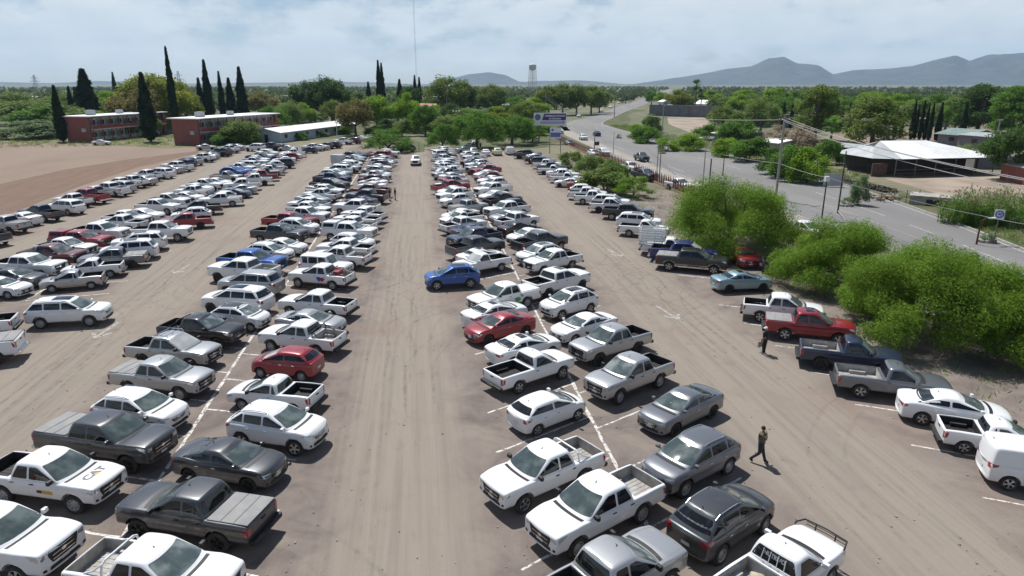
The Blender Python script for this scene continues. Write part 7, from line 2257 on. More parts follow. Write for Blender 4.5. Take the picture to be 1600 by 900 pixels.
('cc', 'N', -35.27, 170.78, 161.5, 'k', 'T', 'navy crew-cab pickup with black bed, row before the white-roofed hall'),
('sd', 'S', -23.67, 170.1, 161.0, '', 'T', 'silver sedan between navy hatchback and dark-grey crossover, row before the white-roofed hall'),
('sd', 'K', -33.32, 172.18, 160.1, '', 'T', 'black sedan, row before the white-roofed hall'),
('sv', 'D', -22.82, 173.07, 160.9, '', 'T', 'dark-grey crossover between silver sedan and dark-grey crossover, row before the white-roofed hall'),
('sv', 'D', -21.18, 174.73, 162.4, '', 'T', 'dark-grey crossover between dark-grey crossover and white pickup, row before the white-roofed hall'),
('dc', 'W', -19.76, 185.12, 157.9, 'k', 'T', 'white double-cab pickup with black bed, row before the white-roofed hall'),
('sv', 'M', -17.19, 186.64, 157.6, '', 'T', 'maroon crossover, row before the white-roofed hall'),
('sd', 'W', -16.11, 196.21, 161.5, '', 'T', 'white sedan, row before the white-roofed hall'),
('sd', 'D', -14.69, 198.46, 162.5, '', 'T', 'dark-grey sedan, row before the white-roofed hall'),
('sd', 'W', -32.03, 53.64, -14.4, '', 'B', 'first white sedan from the camera, second row from the bare field'),
('sd', 'D', -32.19, 56.24, -13.8, '', 'B', 'dark-grey sedan between white sedan and white pickup, second row from the bare field'),
('cc', 'W', -32.67, 59.13, -15.6, 'k', 'B', 'white crew-cab pickup between dark-grey sedan and maroon pickup, second row from the bare field'),
('cc', 'M', -32.41, 62.63, -16.5, 'w', 'B', 'maroon crew-cab pickup with pale bed, second row from the bare field'),
('dc', 'W', -32.9, 65.99, -15.8, 'kr', 'B', 'white double-cab pickup with roll bar, second row from the bare field'),
('cc', 'R', -32.81, 68.74, -13.8, 'c', 'B', 'red crew-cab pickup with matching camper shell, second row from the field'),
('cc', 'W', -32.52, 72.33, -15.9, 'k', 'B', 'white crew-cab pickup between red pickup and white pickup, second row from the bare field'),
('dc', 'W', -32.48, 77.28, 164.4, 'k', 'B', 'white double-cab pickup between two white pickups, second row from the bare field'),
('dc', 'W', -32.9, 79.88, -15.3, 'k', 'B', 'second white double-cab pickup with black bed from the camera, second row from the bare field'),
('sd', 'W', -32.27, 82.96, -15.3, '', 'B', 'second white sedan from the camera, second row from the bare field'),
('dc', 'W', -32.35, 87.85, -15.4, 'k', 'B', 'white double-cab pickup between white sedan and white pickup, second row from the bare field'),
('dc', 'W', -32.39, 91.89, -13.3, 'w', 'B', 'first white double-cab pickup with pale bed from the camera, second row from the bare field'),
('sd', 'W', -31.5, 96.09, -16.4, '', 'B', 'third white sedan from the camera, second row from the bare field'),
('dc', 'W', -31.8, 99.88, 163.0, 't', 'B', 'white double-cab pickup with covered bed, second row from the bare field'),
('sd', 'W', -32.57, 104.13, -13.2, '', 'B', 'fourth white sedan from the camera, second row from the bare field'),
('dc', 'W', -32.13, 106.74, -13.5, 'w', 'B', 'second white double-cab pickup with pale bed from the camera, second row from the bare field'),
('sd', 'W', -31.5, 110.41, -13.1, '', 'B', 'white sedan between white pickup and silver pickup, second row from the bare field'),
('sc', 'S', -31.5, 116.22, -15.3, 'k', 'B', 'silver single-cab pickup with black bed, second row from the bare field'),
('sv', 'B', -31.99, 122.24, -13.2, '', 'B', 'blue crossover, second row from the bare field'),
('sd', 'B', -31.5, 124.95, -13.3, '', 'B', 'blue sedan, second row from the bare field'),
('dc', 'W', -32.04, 128.08, -16.1, 'w', 'B', 'white double-cab pickup between blue sedan and white SUV, second row from the bare field'),
('bs', 'W', -32.02, 131.77, 166.4, '', 'B', 'white large SUV, second row from the bare field'),
('sd', 'D', -31.92, 134.86, -14.0, '', 'B', 'dark-grey sedan between white SUV and white pickup, second row from the bare field'),
('dc', 'W', -31.76, 137.46, -13.7, 'w', 'B', 'white double-cab pickup between dark-grey sedan and white pickup, second row from the bare field'),
('dc', 'W', -32.35, 141.78, -14.3, 'k', 'B', 'white double-cab pickup between white pickup and navy pickup, second row from the bare field'),
('cc', 'N', -32.28, 145.16, -16.1, 'k', 'B', 'navy crew-cab pickup with black bed, second row from the bare field'),
('dc', 'W', -32.9, 148.55, -14.9, 'w', 'B', 'white double-cab pickup between navy pickup and black sedan, second row from the bare field'),
('sd', 'K', -32.12, 152.06, -13.2, '', 'B', 'black sedan, second row from the bare field'),
('sv', 'W', -32.9, 155.61, -15.8, '', 'B', 'white crossover, second row from the bare field'),
('mp', 'S', -27.4, 54.92, 194.1, 'k', 'C', 'silver small pickup with black bed, third row from the bare field'),
('mp', 'W', -27.33, 58.27, 190.5, 'k', 'C', 'white small pickup with black bed, third row from the bare field'),
('dc', 'G', -26.89, 61.14, 190.1, 't', 'C', 'grey double-cab pickup with covered bed, third row from the bare field'),
('bs', 'W', -26.69, 64.12, 190.6, '', 'C', 'white large SUV between grey pickup and white SUV, third row from the bare field'),
('bs', 'W', -27.09, 67.52, 190.1, '', 'C', 'white large SUV between white SUV and white pickup, third row from the bare field'),
('cc', 'W', -26.46, 71.85, -2.8, 'kx', 'C', 'white crew-cab pickup with black bed, third row from the bare field'),
('dc', 'R', -26.0, 77.8, 194.2, 'k', 'C', 'red double-cab pickup between white pickup and white crossover, third row from the bare field'),
('sv', 'W', -26.71, 81.99, 190.8, '', 'C', 'white crossover between red pickup and black pickup, third row from the bare field'),
('dc', 'K', -27.13, 86.14, 194.4, 'k', 'C', 'black double-cab pickup with black bed, third row from the bare field'),
('dc', 'W', -26.12, 92.11, 190.5, 't', 'C', 'white double-cab pickup with covered bed, third row from the bare field'),
('hb', 'S', -26.84, 95.52, 193.5, '', 'C', 'silver hatchback, third row from the bare field'),
('sd', 'N', -26.08, 98.92, -1.8, '', 'C', 'navy sedan, third row from the bare field'),
('sd', 'S', -26.0, 102.17, 190.9, '', 'C', 'silver sedan, third row from the bare field'),
('dc', 'W', -26.7, 105.89, 191.5, 'w', 'C', 'white double-cab pickup between silver sedan and white pickup, third row from the bare field'),
('dc', 'W', -26.0, 111.02, 193.4, 'w', 'C', 'white double-cab pickup between white pickup and red pickup, third row from the bare field'),
('dc', 'R', -26.0, 115.88, 189.5, 'k', 'C', 'red double-cab pickup between white pickup and black pickup, third row from the bare field'),
('dc', 'K', -26.39, 119.6, 193.6, 't', 'C', 'black double-cab pickup with covered bed, third row from the bare field'),
('dc', 'W', -26.4, 123.32, 189.6, 'k', 'C', 'white double-cab pickup between black pickup and grey pickup, third row from the bare field'),
('dc', 'G', -26.56, 127.08, -4.5, 'w', 'C', 'grey double-cab pickup with pale bed, third row from the bare field'),
('sv', 'W', -27.13, 130.77, 194.0, '', 'C', 'white crossover between grey pickup and navy SUV, third row from the bare field'),
('bs', 'N', -26.0, 133.52, 190.8, '', 'C', 'navy large SUV, third row from the bare field'),
('hb', 'W', -26.56, 137.79, -2.2, '', 'C', 'white hatchback, third row from the bare field'),
('sd', 'W', -27.16, 142.15, 191.1, '', 'C', 'white sedan between white hatchback and red crossover, third row from the bare field'),
('sv', 'R', -27.15, 146.52, 192.5, '', 'C', 'red crossover, third row from the bare field'),
('sd', 'W', -27.4, 151.23, -2.9, '', 'C', 'white sedan between red crossover and white pickup, third row from the bare field'),
('dc', 'W', -27.34, 153.85, 189.0, 'w', 'C', 'third white double-cab pickup with pale bed from the camera, third row from the bare field'),
('vn', 'W', 24.21, 20.5, -26.6, '', 'H', 'white panel van cut off by the frame edge'),
('mp', 'W', 24.55, 23.16, -27.6, 'k', 'H', 'white small pickup with black bed, row under the roadside trees'),
('sd', 'W', 24.61, 25.76, -28.0, '', 'H', 'white sedan between white pickup and grey pickup, row under the roadside trees'),
('sc', 'G', 23.65, 28.86, -25.6, 'wn', 'H', 'blue-grey single-cab pickup with white tailgate beside a white sedan'),
('sc', 'N', 23.64, 32.39, -27.1, 'w', 'H', 'navy single-cab pickup with pale bed, row under the roadside trees'),
('dc', 'R', 23.93, 36.98, -25.9, 'ts', 'H', 'red double-cab pickup with pale bed cover, beside the man in white cap'),
('dc', 'W', 23.98, 40.32, -27.6, 'kx', 'H', 'white double-cab pickup between red pickup and black pickup, row under the roadside trees'),
('cc', 'K', 22.9, 53.5, -28.2, 'tb', 'H', 'black crew-cab pickup with silver lower trim beside the light blue sedan'),
('cc', 'U', 23.32, 56.25, -26.9, 'k', 'H', 'royal-blue crew-cab pickup with black bed, row under the roadside trees'),
('st', 'W', 22.9, 59.0, -25.7, '', 'H', 'white stake-bed truck with tall slatted sides under the trees'),
('sc', 'W', 23.18, 67.03, -28.3, 'k', 'H', 'white single-cab pickup with black bed, row under the roadside trees'),
('bs', 'W', 23.87, 71.04, -25.8, 's', 'H', 'white large SUV with sunroof, row under the roadside trees'),
('cc', 'K', 24.22, 76.14, -25.3, 'k', 'H', 'black crew-cab pickup with black bed, row under the roadside trees'),
('dc', 'W', 23.49, 80.74, -25.8, 'k', 'H', 'white double-cab pickup between black pickup and white SUV, row under the roadside trees'),
('bs', 'W', 24.3, 83.71, -25.7, '', 'H', 'white large SUV, row under the roadside trees'),
('dc', 'W', 22.9, 87.13, -20.0, 'k', 'H', 'white double-cab pickup between white SUV and white pickup, row under the roadside trees'),
('dc', 'W', 22.9, 90.63, -17.5, 'k', 'H', 'white double-cab pickup between white pickup and white crossover, row under the roadside trees'),
('sv', 'W', 23.47, 94.37, -16.5, '', 'H', 'white crossover, row under the roadside trees'),
('sd', 'R', 24.3, 99.9, -19.8, '', 'H', 'red sedan, row under the roadside trees'),
('sd', 'W', 22.9, 102.68, 161.1, '', 'H', 'white sedan between red sedan and white pickup, row under the roadside trees'),
('sc', 'W', 23.47, 107.11, -18.9, 'w', 'H', 'white single-cab pickup between white sedan and white pickup, row under the roadside trees'),
('dc', 'W', 23.8, 110.95, -17.9, 'w', 'H', 'white double-cab pickup with pale bed, row under the roadside trees'),
('sd', 'W', 23.74, 114.45, 162.1, '', 'H', 'white sedan between two white pickups, row under the roadside trees'),
('sc', 'W', 23.29, 117.95, -18.3, 'w', 'H', 'white single-cab pickup between white sedan and black pickup, row under the roadside trees'),
('dc', 'K', 23.74, 120.81, -17.7, 'w', 'H', 'black double-cab pickup with pale bed, row under the roadside trees'),
('sd', 'W', 24.3, 123.41, -18.1, '', 'H', 'white sedan between black pickup and white pickup, row under the roadside trees'),
('dc', 'W', 23.8, 126.01, -16.9, 'k', 'H', 'white double-cab pickup between white sedan and dark-grey SUV, row under the roadside trees'),
('bs', 'D', 24.01, 131.05, -20.0, '', 'H', 'dark-grey large SUV, row under the roadside trees'),
('dc', 'K', 23.5, 134.5, -16.3, 'k', 'H', 'black double-cab pickup with black bed, row under the roadside trees'),
('hb', 'W', 23.94, 137.96, -17.4, '', 'H', 'white hatchback, row under the roadside trees'),
('sd', 'S', 24.3, 141.15, -19.8, '', 'H', 'silver sedan, row under the roadside trees'),
('cc', 'D', 22.92, 143.9, -19.5, 'k', 'H', 'dark-grey crew-cab pickup with black bed, row under the roadside trees'),
('sv', 'D', 22.9, 146.65, -19.5, '', 'H', 'dark-grey crossover, row under the roadside trees'),
('sv', 'B', 2.2, 51.49, 186.0, 's', 'X', 'blue crossover driving across the central lane'),
('sd', 'L', 24.52, 47.51, 1.0, '', 'X', 'light blue sedan crossing the lot below the roadside trees'),
('cp', 'R', 28.34, 55.26, -97.0, '', 'X', 'bright red coupe facing the camera in the shade of the trees'),
('dc', 'N', 31.23, 51.38, -27.0, 'k', 'X', 'navy pickup almost hidden under the roadside trees beside the red coupe'),
('bs', 'W', -23.66, 46.27, 1.0, 's', 'X', 'white SUV with long sunroof leaving its row by the lane'),
('dc', 'W', -0.81, 136.3, -92.0, 'w', 'X', 'white pickup driving down the far end of the central lane'),
('sv', 'K', -2.86, 162.93, 175.0, '', 'X', 'black crossover passing the far end of the central lane'),
('dc', 'W', -28.66, 44.19, 193.0, 'k', 'C', 'white double-cab pickup between white pickup and silver pickup, third row from the bare field'),
('cc', 'W', -26.49, 39.7, 193.0, 'T', 'C', 'white crew-cab pickup with covered bed, third row from the bare field'),
('sd', 'P', 10.43, 158.64, 20.0, '', 'K', 'blue-silver sedan, kerb row below the far trees'),
('sv', 'S', 12.06, 153.33, 90.0, '', 'K', 'silver crossover, kerb row below the far trees'),
('sd', 'W', 14.67, 151.84, 90.0, '', 'K', 'white sedan, kerb row below the far trees'),
('sv', 'Y', 17.28, 152.62, 92.0, '', 'K', 'cream crossover, kerb row below the far trees'),
('vn', 'W', 20.33, 153.65, 91.0, '', 'K', 'white van, kerb row below the far trees'),
('sd', 'S', 12.71, 168.46, 60.0, '', 'K', 'silver sedan, kerb row below the far trees'),
('sv', 'W', 14.08, 172.99, 60.0, '', 'K', 'white crossover, kerb row below the far trees'),
('dc', 'D', 45.69, 136.48, -88.0, 'k', 'R', 'dark-grey double-cab pickup with black bed, road beyond the red fence'),
('dc', 'W', 38.59, 97.03, -72.0, 'k', 'R', 'white double-cab pickup between white pickup and dark-grey pickup, road beyond the red fence'),
('dc', 'W', 37.98, 119.62, -80.0, 'k', 'R', 'white double-cab pickup between two dark-grey pickups, road beyond the red fence'),
('cc', 'D', 37.16, 108.98, -76.0, 'k', 'R', 'dark-grey crew-cab pickup with black bed, road beyond the red fence'),
('sv', 'W', 40.78, 148.15, -84.0, '', 'R', 'white crossover between white hatchback and blue-silver sedan, road beyond the red fence'),
('hb', 'W', 38.21, 147.32, -84.0, '', 'R', 'white hatchback between dark-grey pickup and white crossover, road beyond the red fence'),
('sv', 'W', 46.57, 191.5, -91.0, '', 'R', 'white crossover between blue-silver sedan and navy sedan, road beyond the red fence'),
('sd', 'P', 38.94, 174.86, -88.0, '', 'R', 'blue-silver sedan, road beyond the red fence'),
('sv', 'Y', 45.1, 217.78, -88.0, '', 'R', 'cream crossover, road beyond the red fence'),
('sd', 'W', 76.28, 323.76, -110.0, '', 'R', 'white sedan between cream crossover and white hatchback, road beyond the red fence'),
('hb', 'W', 103.98, 386.31, -112.0, '', 'R', 'white hatchback between two white sedans, road beyond the red fence'),
('sd', 'W', 125.22, 442.93, -112.0, '', 'R', 'white sedan between white hatchback and white crossover, road beyond the red fence'),
('sv', 'W', 155.3, 526.3, -112.0, '', 'R', 'white crossover between white sedan and silver sedan, road beyond the red fence'),
('sd', 'S', 179.45, 573.8, 68.0, '', 'R', 'silver sedan, road beyond the red fence'),
('sd', 'N', 54.12, 205.42, 88.0, '', 'R', 'navy sedan, road beyond the red fence'),
('dc', 'W', 39.39, 63.89, -66.0, 'w', 'R', 'white double-cab pickup with pale bed, road beyond the red fence'),
('sd', 'W', -82.09, 191.65, 5.0, '', 'N', 'white sedan, lawn by the red blocks'),
('sd', 'S', -50.95, 173.81, 5.0, '', 'N', 'silver sedan, lawn by the red blocks'),
]
# ------------------------------------------------------------------ people
def skin_body(name, joints, bones, mats, region, parent, root='pelvis'):
    """one continuous body grown over a skeleton; faces take their material from the nearest bone"""
    names = list(joints)
    me = bpy.data.meshes.new(name)
    me.from_pydata([joints[n][0] for n in names], [(names.index(a), names.index(b)) for a, b in bones], [])
    ob = bpy.data.objects.new('tmp', me); COL.objects.link(ob)
    sk = ob.modifiers.new('skin', 'SKIN'); sk.use_smooth_shade = True
    for i, n in enumerate(names):
        d = me.skin_vertices[0].data[i]; r = joints[n][1]
        d.radius = (r, r) if not isinstance(r, tuple) else r
        d.use_root = (n == root)
    s = ob.modifiers.new('s', 'SUBSURF'); s.levels = 2; s.render_levels = 2
    dg = bpy.context.evaluated_depsgraph_get(); dg.update()
    r = bpy.data.meshes.new_from_object(ob.evaluated_get(dg)); r.name = name
    bpy.data.objects.remove(ob)
    r.materials.clear()
    for m_ in mats: r.materials.append(m_)
    segs = [(Vector(joints[a][0]), Vector(joints[b][0]), region(a, b)) for a, b in bones]
    for f in r.polygons:
        c = f.center; best = None
        for a, b, k in segs:
            ab = b - a; t = max(0, min(1, (c - a).dot(ab) / max(ab.length_squared, 1e-9)))
            d = (c - a - ab * t).length
            if best is None or d < best[0]: best = (d, k)
        f.material_index = best[1]
    r.shade_smooth()
    return mobj(name, r, parent)

SKIN = principled('skin', (.30, .165, .105), .55)
HAIR = principled('dark_hair', (.015, .011, .009), .6)
def person(label, x, y, rz, shirt, trousers, pose, shoes=(.02, .018, .016), hat=None, h=1.72, sleeve='short'):
    t = thing('person', label, 'person', (x, y, 0), rz, None)
    S_ = h / 1.72
    ms = [SKIN, principled('shirt', shirt, .85), principled('trousers', trousers, .85), principled('shoe', shoes, .6)]
    J = {}
    def j(n, p, r):
        g = 1.0 if ('_f' in n or '_t' in n and n[2:4] != 'to' or n in ('neck', 'head', 'crown')) else 1.22
        J[n] = (tuple(c * S_ for c in p), tuple(q * S_ * g for q in r) if isinstance(r, tuple) else r * S_ * g)
    # x forward, y left
    j('pelvis', (0, 0, .93), (.125, .155)); j('waist', (.01, 0, 1.06), (.11, .14)); j('chest', (.01, 0, 1.27), (.12, .165)); j('neck0', (0, 0, 1.435), (.07, .085)); j('neck', (.015, 0, 1.50), .052); j('head', (.03, 0, 1.585), (.075, .068)); j('crown', (.022, 0, 1.665), (.072, .062))
    B = [('pelvis', 'waist'), ('waist', 'chest'), ('chest', 'neck0'), ('neck0', 'neck'), ('neck', 'head'), ('head', 'crown')]
    for s, n in ((1, 'l'), (-1, 'r')):
        P = pose[n]
        j(n + '_sh', (0, s * .185, 1.40), .062); j(n + '_el', P['el'], .044); j(n + '_wr', P['wr'], .030)
        w, e = Vector(P['wr']), Vector(P['el']); d = (w - e).normalized()
        sd = Vector((0, 1, 0)) if abs(d.y) < .8 else Vector((1, 0, 0)); sd = (sd - d * sd.dot(d)).normalized(); up = d.cross(sd)
        pm_ = w + d * .05; j(n + '_palm', tuple(pm_), (.020, .038)); B += [('neck0', n + '_sh'), (n + '_sh', n + '_el'), (n + '_el', n + '_wr'), (n + '_wr', n + '_palm')]
        for k, (o, l) in enumerate(((-.030, .062), (-.010, .075), (.010, .078), (.029, .070))):
            a0 = pm_ + d * .035 + sd * o; a1 = a0 + d * l * .55 + up * .006; a2 = a1 + d * l * .40 + up * .022
            j(f'{n}_f{k}a', tuple(a0), .0095); j(f'{n}_f{k}b', tuple(a1), .0085); j(f'{n}_f{k}c', tuple(a2), .0075)
            B += [(n + '_palm', f'{n}_f{k}a'), (f'{n}_f{k}a', f'{n}_f{k}b'), (f'{n}_f{k}b', f'{n}_f{k}c')]
        a0 = pm_ - d * .01 - sd * .042; a1 = a0 + d * .035 - sd * .018; j(n + '_t0', tuple(a0), .011); j(n + '_t1', tuple(a1), .009); B += [(n + '_palm', n + '_t0'), (n + '_t0', n + '_t1')]
        j(n + '_hip', (0, s * .09, .90), .098); j(n + '_kn', P['kn'], .062); j(n + '_an', P['an'], .043)
        a = Vector(P['an']); fd = Vector(P.get('foot', (1, 0, 0))); j(n + '_heel', tuple(a + Vector((-.045, 0, -.045))), .036); j(n + '_toe', tuple(a + fd * .15 + Vector((0, 0, -.052))), (.028, .040))
        B += [('pelvis', n + '_hip'), (n + '_hip', n + '_kn'), (n + '_kn', n + '_an'), (n + '_an', n + '_heel'), (n + '_an', n + '_toe')]
    def region(a, b):
        if b.endswith(('toe', 'heel')): return 3
        if b.endswith(('hip', 'kn', '_an')): return 2
        if b in ('neck', 'head', 'crown'): return 0
        if b.endswith('_wr'): return 1 if sleeve == 'long' else 0
        if 'palm' in b or '_f' in b or '_t' in b: return 0
        return 1
    o = skin_body('body', J, B, ms, region, t)
    o.scale = (1, 1, 1)
    # face and hair
    c = Vector(J['head'][0])
    mb = MB(); mb.add([c + Vector((.066, -.014, .0)), c + Vector((.066, .014, .0)), c + Vector((.096, 0, -.012)), c + Vector((.07, 0, .035))], [(0, 1, 2), (0, 2, 3), (1, 3, 2)]); mb.build('nose', SKIN, t)
    for s in (1, -1):
        mb = MB(); mb.box(tuple(c + Vector((.072, s * .027, .030))), (.012, .022, .011)); mb.build('eye', HAIR, t)
        mb = MB(); mb.box(tuple(c + Vector((.0, s * .068, .005))), (.035, .014, .055)); mb.build('ear', SKIN, t, bevel=.006)
    mb = MB(); mb.box(tuple(c + Vector((.071, 0, -.042))), (.01, .042, .008)); mb.build('mouth', principled('lips', (.22, .09, .07), .6), t)
    hc = Vector(J['crown'][0]) + Vector((-.012, 0, -.012))
    mb = MB(); mb.lathe([(.088, -.05), (.090, .0), (.075, .052), (.04, .078), (.001, .085)], 'Z', 14, 0, tuple(hc)); mb.build('hair' if not hat else 'cap', HAIR if not hat else principled('cap_cloth', hat, .8), t, smooth=60)
    if hat:
        mb = MB(); mb.box(tuple(hc + Vector((.11, 0, -.03))), (.10, .13, .014)); mb.build('cap_brim', principled('cap_cloth2', hat, .8), t, bevel=.005)
    return t
walk = dict(l=dict(el=(-.10, .25, 1.13), wr=(.05, .27, .92), kn=(.10, .09, .50), an=(.22, .08, .10)),
            r=dict(el=(.20, -.23, 1.24), wr=(.17, -.10, 1.45), kn=(-.02, -.09, .50), an=(-.36, -.10, .17), foot=(.75, 0, -.5)))
x, y = at(1186, 723)
person('walking man in olive jacket and dark trousers, one hand at his face', x, y, radians(-35), (.13, .11, .070), (.035, .032, .055), walk, sleeve='long', h=1.74)
stand = dict(l=dict(el=(-.03, .24, 1.14), wr=(.06, .26, .90), kn=(.02, .10, .49), an=(-.02, .10, .09)), r=dict(el=(-.03, -.24, 1.14), wr=(.10, -.24, .92), kn=(.02, -.10, .49), an=(.03, -.11, .09)))
fold = dict(l=dict(el=(.04, .26, 1.14), wr=(.24, .14, 1.12), kn=(.02, .10, .49), an=(-.02, .10, .09)), r=dict(el=(.02, -.26, 1.14), wr=(.10, -.25, .90), kn=(.02, -.10, .49), an=(.03, -.12, .09)))
x, y = at(1193, 553)
p_ = person('man in white cap and black clothes standing behind the red pickup', x, y, radians(120), (.022, .022, .026), (.02, .02, .024), stand, (.4, .4, .4), (.75, .74, .72))
xb_, yb_ = at(1186, 549)
b = thing('shopping_bag', 'pale bag held low by the man in the white cap', 'bag', (xb_, yb_, .28), .4)
mb = MB(); mb.add([(-.14, -.06, 0), (.14, -.06, 0), (.14, .06, 0), (-.14, .06, 0), (-.17, -.04, .38), (.17, -.04, .38), (.17, .04, .38), (-.17, .04, .38)], [(0, 3, 2, 1), (4, 5, 6, 7), (0, 1, 5, 4), (1, 2, 6, 5), (2, 3, 7, 6), (3, 0, 4, 7)]); mb.build('sack', principled('bag_paper', (.42, .36, .32), .7), b, bevel=.03)
mb = MB(); mb.path([(-.08, 0, .37), (-.06, 0, .52), (.06, 0, .52), (.08, 0, .37)], .012, 5); mb.build('handle', principled('bag_strap', (.3, .26, .22), .7), b)
x, y = at(609, 314); person('person in black clothes standing by the parked maroon pickup', x, y, radians(20), (.012, .012, .014), (.014, .014, .018), fold)
x, y = at(618, 313); person('person in black shirt and beige trousers standing in the lane', x, y, radians(190), (.014, .014, .016), (.30, .25, .19), stand)
x, y = at(1063, 0 + 262) if False else (0, 0)
# ------------------------------------------------------------------ place the vehicles
CATS = dict(dc='pickup', cc='pickup', sc='pickup', mp='pickup', sd='car', hb='car', sv='suv', bs='suv', jp='off-roader', vn='van', st='truck', bx='truck', cp='car')
VEH = {}
NEARS = 82
for (kd, co, x, y, hd, op, row, lab) in CARS:
    near = y < NEARS and (row != 'R')
    kind = 'sc' if kd in ('st', 'bx') else kd
    r = vehicle(kind, co, x, y, hd, lab, CATS[kd], GROUPS.get(row) or None, near, op if kd not in ('st', 'bx') else '', name={'st': 'stake_truck', 'bx': 'box_truck'}.get(kd))
    VEH[lab] = (r, kind)
    q = random.Random(int(x * 31 + y * 57))
    r.scale = (q.uniform(.965, 1.04), q.uniform(.985, 1.02), q.uniform(.97, 1.05))      # no two alike
    if q.random() < .38:
        for c in r.children:
            if c.name.startswith('windscreen'):
                c.material_slots[0].link = 'OBJECT'; c.material_slots[0].material = M_['sunshade'] if q.random() < .3 else M_['screen_pale']
    if kind in ('sd', 'sv', 'bs') and 's' not in op and q.random() < .14: sunroof(PROTO[kind], r)
    if kd == 'st':
        K = KIND['sc']; b0, b1, bz, yw, zt = K['bed_dims']; sm = M_['white_metal']
        slat = MB(); slat.box((0, 0, 0), (b1 - b0 + .3, .03, .16)); slat = slat.mesh('slat', [sm])
        endm = MB(); endm.box((0, 0, 0), (.03, 2 * yw + .26, .16)); endm = endm.mesh('slat', [sm])
        stm = MB(); stm.box((0, 0, 0), (.06, .06, 1.5)); stm = stm.mesh('stake', [sm])
        for s in (1, -1):
            for k in range(6): put('slat', slat, r, None, ((b0 + b1) / 2 - .1, s * (yw + .14), zt + .12 + k * .245))
            for k in range(4): put('stake', stm, r, None, (b0 - .2 + (b1 - b0 + .2) * k / 3, s * (yw + .18), zt + .75))
        for k in range(6): put('slat', endm, r, None, (b0 - .26, 0, zt + .12 + k * .245))
        fl = MB(); fl.box(((b0 + b1) / 2 - .1, 0, zt - .05), (b1 - b0 + .4, 2 * yw + .34, .1)); fl.build('deck', M_['grey_metal'], r)
    if kd == 'bx':
        K = KIND['sc']; b0, b1, bz, yw, zt = K['bed_dims']
        b = MB(); b.box(((b0 + b1) / 2 - .1, 0, zt + .7), (b1 - b0 + .3, 2 * yw + .30, 1.5)); b.build('cargo_box', M_['grey_metal'], r, bevel=.03)
def find(s):
    for k, v in VEH.items():
        if k.startswith(s): return v
# lettering and emblems that the photograph shows on three of the trucks
def decal(root, kind, mesh2d, axis, side, off, mat, name):
    """lay flat outline points onto the body"""
    P = PROTO[kind]; out = MB(); V = []
    for v in mesh2d.vertices:
        if axis == 'top': h_, n_, _, _ = P['bvh'].ray_cast(Vector((v.co.x, v.co.y, 5)), Vector((0, 0, -1)))
        else: h_, n_, _, _ = P['bvh'].ray_cast(Vector((v.co.x, side * 4, v.co.z)), Vector((0, -side, 0)))
        V.append(h_ + n_ * off if h_ else Vector((0, 0, 1)))
    me = bpy.data.meshes.new(name); me.from_pydata(V, [], [tuple(f.vertices) for f in mesh2d.polygons]); me.materials.append(mat)
    return put(name, me, root)
M_['ink'] = principled('decal_ink', (.03, .03, .035), .6)
M_['cat_yellow'] = principled('decal_yellow', (.60, .36, .06), .5)
M_['decal_blue'] = principled('decal_blue', (.03, .05, .35), .5)
M_['decal_red'] = principled('decal_red', (.40, .02, .05), .5)
M_['decal_green'] = principled('decal_green', (.06, .34, .06), .5)
M_['decal_grey'] = principled('decal_grey', (.30, .31, .33), .5)
M_['decal_dark'] = principled('decal_dark_grey', (.12, .12, .13), .5)
def flat_text(s, size, place, mat, root, kind, axis='top', side=1, bold=1.0):
    me = text_mesh('lettering', s, size, mat, bold, 0.0)
    for v in me.vertices:
        if axis == 'top': v.co = place(v.co.x, v.co.y)
        else: v.co = place(v.co.x, v.co.y)
    decal(root, kind, me, axis, side, .006, mat, 'lettering')
v = find('white double-cab pickup with big dark lettering')
if v:
    r, kd = v
    flat_text('CAT', .42, lambda a, b: Vector((1.93 - b, a * 1.05, 0)), M_['decal_dark'], r, kd, bold=1.1)
    me = bpy.data.meshes.new('q'); me.from_pydata([(2.09, -.16, 0), (2.09, .14, 0), (1.96, -.01, 0)], [], [(0, 1, 2)]); decal(r, kd, me, 'top', 1, .009, M_['cat_yellow'], 'emblem')
    for a, z0, z1, m_ in (((.28, .88), .74, .90, M_['cat_yellow']), ((.20, .42), .76, .88, M_['ink'])):
        me = bpy.data.meshes.new('q'); n = 6
        me.from_pydata([(a[0] + (a[1] - a[0]) * k / n, 0, z) for k in range(n + 1) for z in (z0, z1)], [], [(2 * k, 2 * k + 2, 2 * k + 3, 2 * k + 1) for k in range(n)])
        decal(r, kd, me, 'side', -1, .014 if m_ is M_['ink'] else .011, m_, 'door_decal')
v = find('white pickup with blue and red')
if v:
    r, kd = v
    for P_, m_ in (([(-.55, 0, .98), (-.30, 0, .62), (-.05, 0, .98), (-.30, 0, 1.08)], M_['decal_blue']), ([(-.62, 0, 1.06), (-.34, 0, .80), (-.60, 0, .66), (-.86, 0, .9)], M_['decal_red'])):
        me = bpy.data.meshes.new('q'); me.from_pydata(P_, [], [(0, 1, 2, 3)]); decal(r, kd, me, 'side', 1, .016 if m_ is M_['decal_blue'] else .013, m_, 'door_emblem')
v = find('white double-cab pickup with green')
if v:
    r, kd = v
    for cx, cz, q in ((-.55, .80, .22), (-.85, .66, .20), (-.95, 1.0, .10), (-1.15, .60, .12), (-.62, .58, .14)):
        P_ = [(cx + q * cos(a) * (1 + .3 * sin(3 * a)), 0, cz + q * .8 * sin(a)) for a in [2 * pi * k / 10 for k in range(10)]]
        me = bpy.data.meshes.new('q'); me.from_pydata(P_, [], [tuple(range(10))]); decal(r, kd, me, 'side', 1, .012 + .001 * cx, M_['decal_green'], 'door_artwork')
v = find('big white double-cab pickup')
